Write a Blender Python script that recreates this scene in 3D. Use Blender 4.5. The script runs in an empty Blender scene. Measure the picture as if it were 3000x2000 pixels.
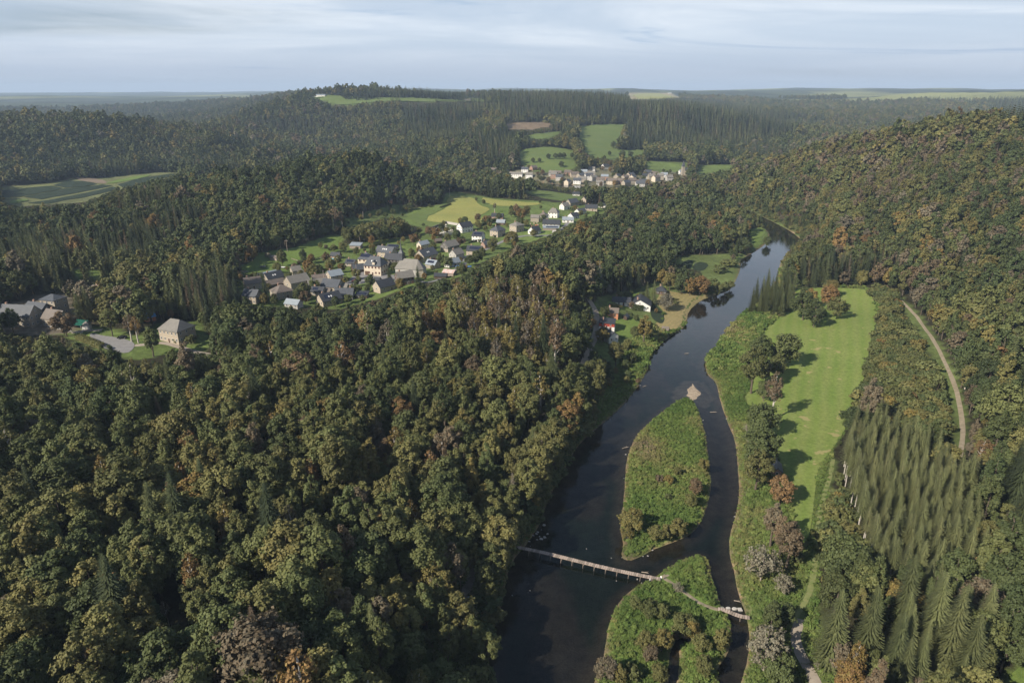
import bpy, bmesh, math, random
import numpy as np
from mathutils import Vector
from mathutils.geometry import delaunay_2d_cdt

# ------------------------------------------------------------------ camera, sky, sun, exposure
SC = bpy.context.scene
COL = SC.collection
R = math.radians
CAMZ, PITCH = 130.0, R(20.2)
camd = bpy.data.cameras.new('camera')
camd.lens, camd.sensor_width, camd.sensor_fit = 24.0, 36.0, 'HORIZONTAL'
camd.clip_start, camd.clip_end = 1.0, 40000.0
cam = bpy.data.objects.new('camera', camd)
COL.objects.link(cam)
cam.location = (0, 0, CAMZ)
cam.rotation_euler = (R(90) - PITCH, 0, 0)
SC.camera = cam

SUN_EL = R(34.5)
LDIR = Vector((0.788 * math.cos(SUN_EL), 0.616 * math.cos(SUN_EL), -math.sin(SUN_EL))).normalized()
sund = bpy.data.lights.new('sun', 'SUN')
sund.energy, sund.angle, sund.color = 5.0, R(0.5), (1.0, 0.91, 0.77)
sun = bpy.data.objects.new('sun', sund)
COL.objects.link(sun)
sun.rotation_euler = LDIR.to_track_quat('-Z', 'Y').to_euler()

W = bpy.data.worlds.new('World')
SC.world = W
W.use_nodes = True
nt = W.node_tree
for n in list(nt.nodes):
    nt.nodes.remove(n)
def wn(t, **k):
    n = nt.nodes.new(t)
    for a, b in k.items():
        setattr(n, a, b)
    return n
sky = wn('ShaderNodeTexSky', sky_type='NISHITA', sun_disc=False)
sky.sun_elevation, sky.sun_rotation = SUN_EL, R(232)
sky.air_density, sky.dust_density, sky.ozone_density = 1.0, 0.6, 1.5
tc = wn('ShaderNodeTexCoord')
sep = wn('ShaderNodeSeparateXYZ')
nt.links.new(tc.outputs['Generated'], sep.inputs[0])
def wmath(op, a, b=None, clamp=False):
    m = wn('ShaderNodeMath', operation=op, use_clamp=clamp)
    for i, v in enumerate((a, b)):
        if v is None: continue
        if isinstance(v, (int, float)): m.inputs[i].default_value = v
        else: nt.links.new(v, m.inputs[i])
    return m.outputs[0]
zz = wmath('MAXIMUM', sep.outputs['Z'], 0.0)
zc = wmath('ADD', zz, 0.045)
cx = wmath('DIVIDE', sep.outputs['X'], zc)
cy = wmath('DIVIDE', sep.outputs['Y'], zc)
def cloud(sx, sy, ox, scale, lo, hi, det=6.0, dist=0.6, rot=0.0):
    cb = wn('ShaderNodeCombineXYZ')
    c, s = math.cos(rot), math.sin(rot)
    X = wmath('ADD', wmath('MULTIPLY', cx, c), wmath('MULTIPLY', cy, s))
    Y = wmath('SUBTRACT', wmath('MULTIPLY', cy, c), wmath('MULTIPLY', cx, s))
    nt.links.new(wmath('ADD', wmath('MULTIPLY', X, sx), ox), cb.inputs[0])
    nt.links.new(wmath('MULTIPLY', Y, sy), cb.inputs[1])
    no = wn('ShaderNodeTexNoise')
    no.inputs['Scale'].default_value = scale
    no.inputs['Detail'].default_value = det
    no.inputs['Roughness'].default_value = 0.52
    no.inputs['Distortion'].default_value = dist
    nt.links.new(cb.outputs[0], no.inputs['Vector'])
    mr = wn('ShaderNodeMapRange', interpolation_type='SMOOTHSTEP')
    mr.inputs['From Min'].default_value, mr.inputs['From Max'].default_value = lo, hi
    nt.links.new(no.outputs['Fac'], mr.inputs['Value'])
    return mr.outputs['Result']
def streak(sx, sz, slant, off, lo, hi, det, dist):      # cirrus drawn out along the horizon
    az = wn('ShaderNodeMath', operation='ARCTAN2'); nt.links.new(sep.outputs['X'], az.inputs[0]); nt.links.new(sep.outputs['Y'], az.inputs[1])
    el = wmath('POWER', wmath('ADD', zz, 0.002), 0.75)
    cb = wn('ShaderNodeCombineXYZ')
    nt.links.new(wmath('ADD', wmath('MULTIPLY', az.outputs[0], sx), off), cb.inputs[0])
    nt.links.new(wmath('ADD', wmath('MULTIPLY', el, sz), wmath('MULTIPLY', az.outputs[0], slant)), cb.inputs[1])
    no = wn('ShaderNodeTexNoise')
    no.inputs['Scale'].default_value, no.inputs['Detail'].default_value = 1.0, det
    no.inputs['Roughness'].default_value, no.inputs['Distortion'].default_value = 0.6, dist
    nt.links.new(cb.outputs[0], no.inputs['Vector'])
    mr = wn('ShaderNodeMapRange', interpolation_type='SMOOTHSTEP')
    mr.inputs['From Min'].default_value, mr.inputs['From Max'].default_value = lo, hi
    nt.links.new(no.outputs['Fac'], mr.inputs['Value'])
    return mr.outputs['Result']
veil = cloud(0.09, 0.20, 3.1, 1.0, 0.22, 0.46, 4.0, 0.4, 0.25)
wisp = streak(1.9, 13.0, 0.7, 4.3, 0.34, 0.74, 9.0, 0.7)
gap = streak(1.5, 13.0, 0.5, 1.7, 0.56, 0.70, 6.0, 1.0)
def wmix(fac, a, b):
    m = wn('ShaderNodeMix', data_type='RGBA')
    for sock, v in ((m.inputs[0], fac), (m.inputs[6], a), (m.inputs[7], b)):
        if isinstance(v, (int, float)): sock.default_value = v
        elif isinstance(v, tuple): sock.default_value = v
        else: nt.links.new(v, sock)
    return m.outputs[2]
SKYS = 0.05
def sk(r, g, b): return (r * .72 / SKYS, g * .72 / SKYS, b * .72 / SKYS, 1)
thin = wn('ShaderNodeMapRange', interpolation_type='SMOOTHSTEP')     # the veil is seen edge-on near the horizon, so it thins overhead
thin.inputs['From Min'].default_value, thin.inputs['From Max'].default_value = 0.20, 0.55
thin.inputs['To Min'].default_value, thin.inputs['To Max'].default_value = 1.0, 0.10
nt.links.new(sep.outputs['Z'], thin.inputs['Value'])
c0 = wmix(0.35, sky.outputs[0], sk(0.08, 0.16, 0.31))
c1 = wmix(wmath('MULTIPLY', wmath('MULTIPLY', veil, 0.92), thin.outputs['Result']), c0, sk(0.56, 0.66, 0.79))
c2 = wmix(wmath('MULTIPLY', wmath('MULTIPLY', wisp, 0.58), thin.outputs['Result']), c1, sk(0.97, 1.01, 1.05))
hz = wn('ShaderNodeMapRange', interpolation_type='SMOOTHSTEP')
hz.inputs['From Min'].default_value, hz.inputs['From Max'].default_value = 0.0, 0.075
hz.inputs['To Min'].default_value, hz.inputs['To Max'].default_value = 0.95, 0.0
nt.links.new(sep.outputs['Z'], hz.inputs['Value'])
c2 = wmix(wmath('MULTIPLY', gap, 0.85), c2, sk(0.24, 0.40, 0.63))
c3 = wmix(hz.outputs['Result'], c2, sk(0.43, 0.50, 0.62))
bg = wn('ShaderNodeBackground')
bg.inputs['Strength'].default_value = SKYS
nt.links.new(c3, bg.inputs['Color'])
wo = wn('ShaderNodeOutputWorld')
nt.links.new(bg.outputs[0], wo.inputs['Surface'])

SC.view_settings.view_transform = 'Standard'
SC.view_settings.look = 'None'
SC.view_settings.exposure = 0.60
SC.view_settings.gamma = 1.0
SC.view_settings.use_curve_mapping = False
cy_ = SC.cycles
cy_.max_bounces, cy_.diffuse_bounces, cy_.glossy_bounces = 6, 2, 2
cy_.transmission_bounces, cy_.volume_bounces, cy_.transparent_max_bounces = 2, 0, 6
cy_.use_denoising = True
cy_.caustics_reflective = cy_.caustics_refractive = False

rng = np.random.default_rng(11)
random.seed(5)

# ------------------------------------------------------------------ helpers: view rays, objects, materials
CT, ST = math.cos(PITCH), math.sin(PITCH)
def ray(px, py):
    u, v = (px - 1500) / 2000.0, (py - 1000) / 2000.0
    return np.array((u, CT - v * ST, -ST - v * CT))
def project(x, y, z):
    d = CAMZ - z
    f = y * CT + d * ST
    dn = d * CT - y * ST
    f = np.where(np.abs(f) < 1e-3, 1e-3, f)
    return 1500 + 2000 * x / f, 1000 + 2000 * dn / f, f
def G(px, py, z):                      # ground point seen at a place, known height
    r = ray(px, py); t = (z - CAMZ) / r[2]
    return (r[0] * t, r[1] * t, z)
def C(px, py, t, h=16.0):              # canopy point seen at a place, known distance: the ground below it
    r = ray(px, py)
    return (r[0] * t, r[1] * t, CAMZ + r[2] * t - h)

def link(o, parent=None):
    COL.objects.link(o)
    if parent is not None: o.parent = parent
    return o
def tag(o, label, cat, group=None, kind=None):
    if label: o['label'] = label
    if cat: o['category'] = cat
    if group: o['group'] = group
    if kind: o['kind'] = kind
    return o
def empty(name, loc, rz=0.0, s=1.0):
    o = bpy.data.objects.new(name, None)
    o.empty_display_size = 1.0
    o.location = loc; o.rotation_euler = (0, 0, rz); o.scale = (s, s, s)
    return link(o)
def mobj(name, me, parent=None, loc=None):
    o = bpy.data.objects.new(name, me)
    if loc is not None: o.location = loc
    return link(o, parent)

def np_mesh(name, v, quads=None, tris=None, mats=(), qmat=None, tmat=None, smooth=False):
    v = np.asarray(v, np.float32)
    me = bpy.data.meshes.new(name)
    nq = 0 if quads is None else len(quads)
    ntr = 0 if tris is None else len(tris)
    me.vertices.add(len(v)); me.vertices.foreach_set('co', v.ravel())
    loops = []
    if nq: loops.append(np.asarray(quads, np.int32).ravel())
    if ntr: loops.append(np.asarray(tris, np.int32).ravel())
    loops = np.concatenate(loops)
    me.loops.add(len(loops)); me.loops.foreach_set('vertex_index', loops)
    me.polygons.add(nq + ntr)
    st = np.concatenate([np.arange(nq) * 4, nq * 4 + np.arange(ntr) * 3]).astype(np.int32)
    me.polygons.foreach_set('loop_start', st)
    mi = np.zeros(nq + ntr, np.int32)
    if qmat is not None and nq: mi[:nq] = qmat
    if tmat is not None and ntr: mi[nq:] = tmat
    me.polygons.foreach_set('material_index', mi)
    if smooth: me.polygons.foreach_set('use_smooth', np.ones(nq + ntr, bool))
    for m in mats: me.materials.append(m)
    me.update(calc_edges=True)
    return me

class MB:                              # collects boxes, bars and faces into one mesh
    def __init__(s): s.v, s.f, s.m = [], [], []
    def add(s, v, f, m=0):
        b = len(s.v); s.v += [tuple(p) for p in v]
        s.f += [tuple(b + i for i in q) for q in f]; s.m += [m] * len(f)
    def box(s, x0, x1, y0, y1, z0, z1, m=0):
        s.add([(x0,y0,z0),(x1,y0,z0),(x1,y1,z0),(x0,y1,z0),(x0,y0,z1),(x1,y0,z1),(x1,y1,z1),(x0,y1,z1)],
              [(3,2,1,0),(4,5,6,7),(0,1,5,4),(1,2,6,5),(2,3,7,6),(3,0,4,7)], m)
    def bar(s, a, b, r0, r1=None, n=6, m=0):
        r1 = r0 if r1 is None else r1
        a, b = Vector(a), Vector(b); d = (b - a).normalized()
        p = d.orthogonal().normalized(); q = d.cross(p)
        vs = []
        for c, r in ((a, r0), (b, r1)):
            for i in range(n):
                t = 2 * math.pi * i / n
                vs.append(c + p * (r * math.cos(t)) + q * (r * math.sin(t)))
        fs = [(i, (i + 1) % n, n + (i + 1) % n, n + i) for i in range(n)]
        fs += [tuple(range(n - 1, -1, -1)), tuple(range(n, 2 * n))]
        s.add(vs, fs, m)
    def mesh(s, name, mats):
        me = bpy.data.meshes.new(name)
        me.from_pydata(s.v, [], s.f)
        for mt in mats: me.materials.append(mt)
        me.polygons.foreach_set('material_index', s.m)
        me.update()
        return me
    def build(s, name, mats, parent=None, loc=None):
        if not isinstance(mats, (list, tuple)): mats = [mats]
        return mobj(name, s.mesh(name, mats), parent, loc)

def new_mat(name):
    m = bpy.data.materials.new(name); m.use_nodes = True
    m.node_tree.nodes.clear()
    return m, m.node_tree
def N(t, typ, **k):
    n = t.nodes.new(typ)
    for a, b in k.items(): setattr(n, a, b)
    return n
def setin(t, sock, v):
    if isinstance(v, bpy.types.NodeSocket): t.links.new(v, sock)
    elif isinstance(v, tuple) and len(v) == 3 and sock.type == 'RGBA': sock.default_value = (*v, 1)
    else: sock.default_value = v
def mixc(t, fac, a, b, mode='MIX'):
    m = N(t, 'ShaderNodeMix', data_type='RGBA', blend_type=mode)
    setin(t, m.inputs[0], fac); setin(t, m.inputs[6], a); setin(t, m.inputs[7], b)
    return m.outputs[2]
def noise(t, scale, detail=4.0, vec=None, rough=0.55, dist=0.0):
    n = N(t, 'ShaderNodeTexNoise')
    n.inputs['Scale'].default_value, n.inputs['Detail'].default_value = scale, detail
    n.inputs['Roughness'].default_value, n.inputs['Distortion'].default_value = rough, dist
    if vec is not None: t.links.new(vec, n.inputs['Vector'])
    return n.outputs['Fac']
def ramp(t, fac, stops, interp='LINEAR'):
    r = N(t, 'ShaderNodeValToRGB')
    r.color_ramp.interpolation = interp
    el = r.color_ramp.elements
    while len(el) < len(stops): el.new(0.5)
    for e, (p, c) in zip(el, stops):
        e.position = p
        e.color = (*c, 1) if isinstance(c, tuple) else (c, c, c, 1)
    setin(t, r.inputs[0], fac)
    return r.outputs[0]
def maprange(t, v, a, b, c, d):
    m = N(t, 'ShaderNodeMapRange')
    for i, x in enumerate((a, b, c, d)): m.inputs[i + 1].default_value = x
    t.links.new(v, m.inputs[0])
    return m.outputs[0]
def finish(m, t, col, rough=0.85, spec=0.2, bump=None, bstr=0.3, bdist=0.1, metal=0.0, trans=None):
    p = N(t, 'ShaderNodeBsdfPrincipled')
    setin(t, p.inputs['Base Color'], col); setin(t, p.inputs['Roughness'], rough)
    p.inputs['Specular IOR Level'].default_value = spec
    p.inputs['Metallic'].default_value = metal
    if bump is not None:
        b = N(t, 'ShaderNodeBump'); b.inputs['Strength'].default_value = bstr; b.inputs['Distance'].default_value = bdist
        t.links.new(bump, b.inputs['Height']); t.links.new(b.outputs[0], p.inputs['Normal'])
    out = N(t, 'ShaderNodeOutputMaterial')
    sh = p.outputs[0]
    if trans:
        tr = N(t, 'ShaderNodeBsdfTranslucent'); setin(t, tr.inputs[0], col)
        mx = N(t, 'ShaderNodeMixShader'); mx.inputs[0].default_value = trans
        t.links.new(sh, mx.inputs[1]); t.links.new(tr.outputs[0], mx.inputs[2]); sh = mx.outputs[0]
    t.links.new(sh, out.inputs['Surface'])
    return m
def pos(t): return N(t, 'ShaderNodeNewGeometry').outputs['Position']
def objc(t): return N(t, 'ShaderNodeTexCoord').outputs['Object']

def plain(name, a, b=None, scale=1.5, rough=0.8, spec=0.2, bstr=0.2, metal=0.0, detail=4.0):
    m, t = new_mat(name)
    b = b or tuple(c * 0.7 for c in a)
    f = noise(t, scale, detail, objc(t))
    return finish(m, t, mixc(t, ramp(t, f, [(0.3, 0.0), (0.7, 1.0)]), a, b), rough, spec, f, bstr, 0.05, metal)
def masonry(name, a, b, mortar, scale=1.0):
    m, t = new_mat(name)
    tcx = objc(t)
    mp = N(t, 'ShaderNodeMapping'); mp.inputs['Rotation'].default_value = (R(90), 0, 0)
    t.links.new(tcx, mp.inputs[0])
    v = N(t, 'ShaderNodeTexVoronoi'); v.inputs['Scale'].default_value = 2.2 * scale
    sc = N(t, 'ShaderNodeVectorMath', operation='MULTIPLY'); sc.inputs[1].default_value = (1, 1, 2.0)
    t.links.new(tcx, sc.inputs[0]); t.links.new(sc.outputs[0], v.inputs['Vector'])
    n = noise(t, 0.6, 5.0, tcx)
    c = mixc(t, v.outputs['Color'], a, b)
    c = mixc(t, ramp(t, n, [(0.35, 0.0), (0.75, 0.55)]), c, mortar)
    return finish(m, t, c, 0.9, 0.15, v.outputs['Distance'], 0.4, 0.05)
def slate(name, a, b, scale=1.0):
    m, t = new_mat(name)
    o = objc(t)
    w = N(t, 'ShaderNodeTexWave', wave_type='BANDS', bands_direction='Z'); w.inputs['Scale'].default_value = 1.6 * scale
    w.inputs['Distortion'].default_value = 0.6
    t.links.new(o, w.inputs['Vector'])
    n = noise(t, 0.55, 6.0, o, 0.65)
    n2 = noise(t, 6.0, 3.0, o)
    c = mixc(t, ramp(t, n, [(0.3, 0.0), (0.72, 1.0)]), a, b)
    c = mixc(t, maprange(t, n2, 0.3, 0.7, 0.0, 0.35), c, tuple(x * 0.55 for x in a))
    return finish(m, t, c, 0.55, 0.4, w.outputs['Fac'], 0.25, 0.04)

M = {}
M['stone'] = masonry('rubble_stone', (0.27, 0.23, 0.18), (0.36, 0.32, 0.26), (0.22, 0.20, 0.17))
M['stone_dark'] = masonry('slate_stone', (0.10, 0.095, 0.09), (0.16, 0.15, 0.14), (0.13, 0.12, 0.11))
M['stone_ochre'] = masonry('ochre_stone', (0.33, 0.27, 0.205), (0.41, 0.355, 0.285), (0.30, 0.265, 0.215))
M['cream'] = plain('cream_render', (0.55, 0.48, 0.38), (0.46, 0.40, 0.32), 0.5, 0.9)
M['grey_render'] = plain('grey_render', (0.40, 0.38, 0.35), (0.32, 0.31, 0.29), 0.4, 0.9)
M['white'] = plain('white_render', (0.70, 0.685, 0.65), (0.60, 0.585, 0.56), 0.4, 0.85)
M['red'] = plain('red_timber', (0.33, 0.06, 0.04), (0.25, 0.045, 0.03), 1.5, 0.8)
M['orange'] = plain('orange_render', (0.5, 0.22, 0.12), (0.42, 0.18, 0.1), 0.6, 0.85)
M['brick'] = masonry('brick_wall', (0.26, 0.15, 0.11), (0.33, 0.2, 0.15), (0.28, 0.22, 0.18), 2.0)
M['slate'] = slate('blue_slate', (0.055, 0.062, 0.075), (0.085, 0.09, 0.10))
M['slate_dark'] = slate('dark_slate', (0.03, 0.034, 0.042), (0.05, 0.053, 0.06))
M['slate_old'] = slate('weathered_slate', (0.15, 0.14, 0.125), (0.22, 0.205, 0.18))
M['slate_brown'] = slate('brown_slate', (0.12, 0.10, 0.085), (0.17, 0.14, 0.12))
M['slate_pale'] = slate('pale_blue_sheet', (0.20, 0.235, 0.27), (0.28, 0.31, 0.34))
M['tin'] = slate('rusty_tin', (0.55, 0.55, 0.55), (0.38, 0.14, 0.07), 0.6)
M['glass'] = plain('window_glass', (0.03, 0.035, 0.045), None, 0.5, 0.08, 0.6, 0.0)
M['frame_white'] = plain('white_frame', (0.75, 0.74, 0.72), None, 2.0, 0.6)
M['frame_red'] = plain('red_brick_surround', (0.36, 0.12, 0.08), None, 2.0, 0.8)
M['frame_brown'] = plain('brown_frame', (0.10, 0.06, 0.04), None, 2.0, 0.7)
M['door'] = plain('door_wood', (0.12, 0.07, 0.045), None, 2.0, 0.7)
M['panel'] = plain('solar_panel', (0.012, 0.015, 0.03), (0.02, 0.024, 0.045), 2.0, 0.25, 0.6, 0.0)
M['chimney'] = masonry('chimney_brick', (0.30, 0.17, 0.13), (0.36, 0.24, 0.18), (0.3, 0.25, 0.2), 2.0)
M['timber'] = plain('grey_timber', (0.30, 0.25, 0.21), (0.20, 0.165, 0.14), 3.0, 0.85, 0.15, 0.4)
M['timber_pale'] = plain('pale_timber', (0.42, 0.34, 0.29), (0.33, 0.27, 0.23), 3.0, 0.85, 0.15, 0.4)
M['timber_dark'] = plain('dark_timber', (0.09, 0.065, 0.05), None, 3.0, 0.85)
M['rock'] = plain('river_rock', (0.33, 0.305, 0.275), (0.26, 0.24, 0.22), 3.0, 0.85, 0.2, 0.5)
M['concrete'] = plain('concrete_slab', (0.40, 0.375, 0.35), (0.40, 0.38, 0.35), 3.0, 0.9, 0.15, 0.4)
M['driftwood'] = plain('driftwood', (0.30, 0.25, 0.20), (0.22, 0.185, 0.15), 4.0, 0.9)
M['bark'] = plain('grey_bark', (0.13, 0.105, 0.08), (0.08, 0.065, 0.05), 2.5, 0.95, 0.1, 0.5)
M['bark_white'] = plain('birch_bark', (0.52, 0.48, 0.43), (0.32, 0.29, 0.26), 2.0, 0.9, 0.1, 0.3)
M['bark_pale'] = plain('bleached_wood', (0.36, 0.31, 0.27), (0.27, 0.23, 0.20), 2.0, 0.9, 0.1, 0.3)
M['metal'] = plain('galvanised_metal', (0.45, 0.46, 0.47), None, 3.0, 0.45, 0.5, 0.0, 0.6)
M['car_blue'] = plain('car_paint_blue', (0.16, 0.24, 0.30), (0.15, 0.22, 0.28), 0.4, 0.25, 0.5, 0.0, 0.2)
M['car_black'] = plain('car_paint_black', (0.012, 0.012, 0.014), None, 0.4, 0.2, 0.6, 0.0)
M['car_grey'] = plain('car_paint_grey', (0.22, 0.22, 0.23), None, 0.4, 0.25, 0.5, 0.0, 0.3)
M['car_red'] = plain('car_paint_red', (0.4, 0.02, 0.02), None, 0.4, 0.25, 0.5, 0.0)
M['car_white'] = plain('car_paint_white', (0.7, 0.7, 0.7), None, 0.4, 0.25, 0.5, 0.0)
M['tyre'] = plain('tyre_rubber', (0.02, 0.02, 0.02), None, 2.0, 0.9)
M['pool'] = plain('pool_water', (0.12, 0.50, 0.58), (0.16, 0.55, 0.62), 0.6, 0.08, 0.5, 0.1)
M['tarp_blue'] = plain('blue_tarpaulin', (0.05, 0.14, 0.40), (0.07, 0.20, 0.50), 1.0, 0.5)
M['tarp_green'] = plain('green_awning', (0.015, 0.10, 0.07), None, 1.0, 0.6)
M['yellow'] = plain('yellow_paint', (0.7, 0.42, 0.04), None, 1.0, 0.5)
M['skin'] = plain('skin', (0.45, 0.28, 0.2), None, 3.0, 0.6)
M['cloth_white'] = plain('white_cloth', (0.75, 0.75, 0.76), (0.66, 0.66, 0.68), 3.0, 0.9)
M['cloth_dark'] = plain('dark_cloth', (0.03, 0.035, 0.05), None, 3.0, 0.9)
M['hair'] = plain('brown_hair', (0.04, 0.025, 0.015), None, 3.0, 0.8)
M['blue_roof'] = plain('bright_blue_roof', (0.10, 0.30, 0.60), (0.12, 0.34, 0.64), 1.0, 0.5)

def leafy(name, stops, dark=0.6, scale=0.8, trans=0.10, rough=0.7):
    m, t = new_mat(name)
    a = N(t, 'ShaderNodeAttribute', attribute_type='INSTANCER', attribute_name='tint')
    o = objc(t)
    n1 = noise(t, scale, 3.0, o)
    n2 = noise(t, scale * 5, 2.0, o)
    tt = N(t, 'ShaderNodeMath', operation='ADD')
    t.links.new(a.outputs['Fac'], tt.inputs[0])
    t.links.new(maprange(t, n1, 0.25, 0.75, -0.07, 0.07), tt.inputs[1])
    col = ramp(t, tt.outputs[0], stops)
    col = mixc(t, maprange(t, n2, 0.3, 0.7, 0.0, dark), col, tuple(x * 0.35 for x in (0.07, 0.09, 0.04)))
    ri = N(t, 'ShaderNodeObjectInfo').outputs['Random']
    hsv = N(t, 'ShaderNodeHueSaturation')
    hsv.inputs['Saturation'].default_value = 0.95
    t.links.new(maprange(t, ri, 0, 1, 0.78, 1.25), hsv.inputs['Value'])
    t.links.new(col, hsv.inputs['Color'])
    return finish(m, t, hsv.outputs[0], rough, 0.25, None, trans=trans)
LEAF_STOPS = [(0.0, (0.056, 0.080, 0.026)), (0.15, (0.090, 0.113, 0.034)), (0.30, (0.138, 0.146, 0.043)),
              (0.44, (0.188, 0.168, 0.050)), (0.55, (0.24, 0.180, 0.042)), (0.65, (0.23, 0.125, 0.040)),
              (0.75, (0.165, 0.105, 0.056)), (0.86, (0.168, 0.135, 0.088)), (1.0, (0.29, 0.275, 0.205))]
M['leaf'] = leafy('broad_leaves', LEAF_STOPS)
M['needle'] = leafy('conifer_needles', [(0.0, (0.034, 0.050, 0.023)), (0.15, (0.062, 0.078, 0.032)), (0.32, (0.135, 0.150, 0.055)),
              (0.5, (0.175, 0.182, 0.070)), (0.7, (0.15, 0.095, 0.055)), (0.86, (0.15, 0.14, 0.115)), (1.0, (0.27, 0.25, 0.21))], 0.5, 0.6, 0.08)
M['blade'] = leafy('tall_grass_blades', [(0.0, (0.092, 0.165, 0.030)), (0.3, (0.170, 0.235, 0.050)), (0.55, (0.27, 0.265, 0.085)),
              (0.8, (0.27, 0.22, 0.11)), (1.0, (0.30, 0.24, 0.15))], 0.35, 0.5, 0.25)

# ------------------------------------------------------------------ terrain: heights from surveyed points
CP = [
 # flat meadow and banks on the far side of the river
 G(2350,900,2.5),G(2500,900,3),G(2450,1100,3),G(2300,1400,2.2),G(2380,1550,2.8),G(2200,1100,1.5),G(2250,1700,1.8),G(2400,1950,2.5),
 G(2600,1950,5),G(2700,1700,6),G(2900,1950,9),G(2600,1250,4),G(2750,1200,7),G(2817,1306,9),G(2795,1121,9),G(2714,970,9),G(2638,878,7),
 G(2500,790,5),G(2350,760,1.8),G(2150,1990,1.2),G(2100,1400,1.2),G(1950,1400,1.2),G(1950,1850,1.2),G(2060,1000,0.8),G(2200,760,0.8),
 # hill on the right
 (483,737,90),(420,731,72),(425,885,54),(404,983,34),(375,1030,10),(540,745,90),(330,600,33),(300,450,24),(400,600,60),(380,450,48),
 (330,300,38),(450,450,68),(260,250,27),(230,180,24),(500,600,82),(560,700,92),(700,700,96),(600,400,85),(400,200,60),(220,100,26),
 (350,750,36),(300,800,12),(700,1000,70),(500,1150,12),(900,600,100),(280,700,3),(290,860,2),(1200,900,100),(420,1250,5),
 # far valley and plateau on the right
 (520,1346,8),(800,1600,22),(1250,1950,32),(1500,2500,45),(2000,3300,72),(1250,2800,42),(1900,3900,84),(2500,4500,96),(2100,2300,70),
 (700,1900,22),(1150,3600,66),(3000,3000,90),
 # centre: far village, pastures, wooded hill behind
 G(1700,530,4),G(1900,520,4),G(1550,520,8),G(1580,500,12),G(1600,470,22),G(1520,450,26),G(1760,460,19),G(1770,370,55),G(1610,400,45),
 G(1950,490,5),G(2050,500,4),G(2150,520,3),C(1700,283,1900),C(1500,300,1800),C(1300,400,1300),C(1000,445,1250),C(1000,350,1700),C(1150,370,1500),
 G(950,302,2200),C(2000,310,1850),C(2200,340,1750),C(2300,410,1500),C(2050,420,1350),C(2200,450,1300),C(1450,350,1500),C(1900,400,1400),
 G(1000,282,113),G(1300,290,104),G(920,290,108),G(1150,293,105),(-200,1080,3),(-60,1060,3),(100,1010,1.5),(150,930,2),
 (0,2600,102),(400,2500,86),(-400,3000,100),(300,3300,88),(800,3700,90),
 # left: far hill, nursery valley, hills behind
 C(0,345,1250),C(300,350,1270),C(600,388,1250),C(800,428,1200),C(900,455,1180),G(0,545,3),G(300,530,3),G(500,500,3),G(700,480,3),G(850,468,3),
 G(100,580,3),G(400,545,3),G(250,600,4),C(0,450,1080),(-900,1650,25),(-450,1560,8),(-1200,1600,60),C(600,325,2700),C(200,310,3400),C(0,312,3600),
 C(800,272,2700),(-1700,2400,22),(-2300,2700,25),(-300,1500,6),(-600,1300,14),(-1200,1200,65),(-1500,900,40),(-1000,800,6),
 (-2600,2400,40),(-900,2000,12),
 # wooded ridge behind the village
 C(1080,463,740),C(900,480,715),C(700,500,680),C(550,540,640),C(250,600,600),C(0,620,560),C(1300,535,790),C(1180,500,770),C(400,720,460),C(400,620,540),C(100,700,470),
 C(250,560,620),(-260,850,12),(-450,800,5),(-100,880,8),
 # bench with the villages
 G(100,960,18),G(340,1010,18),G(525,1000,18),G(230,805,19),G(700,960,16),G(850,880,15.5),G(1100,810,15),G(1250,760,14.5),G(1300,690,13.5),
 G(1200,640,13),G(1300,620,12),G(1450,580,11),G(1550,600,10.5),G(1650,640,10),G(1700,600,8),G(850,760,16.5),G(950,700,17.5),G(700,770,18.5),
 G(1150,600,14.5),G(1000,650,18.5),(-420,330,20),(-500,500,20),(-700,600,15),
 # wooded slope in front
 C(0,1100,250),C(400,1200,230),C(800,1000,300),C(1200,900,340),C(1500,850,360),C(1700,780,400),C(1000,1300,210),C(0,1500,165),C(600,1600,155),
 C(0,2000,120),C(700,2000,118),C(1200,1900,135),C(1300,1200,245),C(1600,1000,300,12),G(1696,1090,4),G(1747,950,4),G(1400,1600,4),G(1360,1800,3.5),
 C(1600,720,470),C(1850,650,600),C(1900,565,790),C(1700,600,650),G(1800,1000,2),G(1900,900,2),G(1800,880,4.5),G(1950,860,2.2),G(2060,800,1.6),
 G(1960,770,3),G(1560,1450,2),G(1620,1300,2.5),(-150,40,22),(-60,60,14),(-10,60,4),(60,60,1),(120,60,2),(200,40,16),
]
CP = [p for p in CP if p[2] < 1000] + [(-247.0 * 2.2, 2310.0, 95.0)]
for a in (-50, -35, -20, -8, 4, 16, 28, 42, 55):
    left = max(0.0, min(1.0, (-a - 8) / 20.0))
    for d, zf in ((4300, 98), (6500, 113), (9500, 124), (12500, 128)):
        CP.append((d * math.sin(R(a)), d * math.cos(R(a)), zf - left * (58 if d < 9000 else 62)))
CP = np.array(CP)
S_ = 1000.0
def tps_fit(P, lam):
    n = len(P); X = P[:, :2] / S_
    d2 = ((X[:, None, :] - X[None]) ** 2).sum(-1)
    K = 0.5 * d2 * np.log(d2 + 1e-12) + lam * np.eye(n)
    Q = np.hstack([np.ones((n, 1)), X])
    A = np.block([[K, Q], [Q.T, np.zeros((3, 3))]])
    return X, np.linalg.solve(A, np.concatenate([P[:, 2], np.zeros(3)]))
TX, TW = tps_fit(CP, 2e-5)
def tps(x, y):
    x = np.asarray(x, float); sh = x.shape
    q = np.stack([x.ravel(), np.asarray(y, float).ravel()], 1) / S_
    out = np.empty(len(q))
    for i in range(0, len(q), 20000):
        c = q[i:i + 20000]
        d2 = ((c[:, None, :] - TX[None]) ** 2).sum(-1)
        out[i:i + 20000] = (0.5 * d2 * np.log(d2 + 1e-12)) @ TW[:-3] + TW[-3] + c @ TW[-2:]
    return out.reshape(sh)
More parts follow.
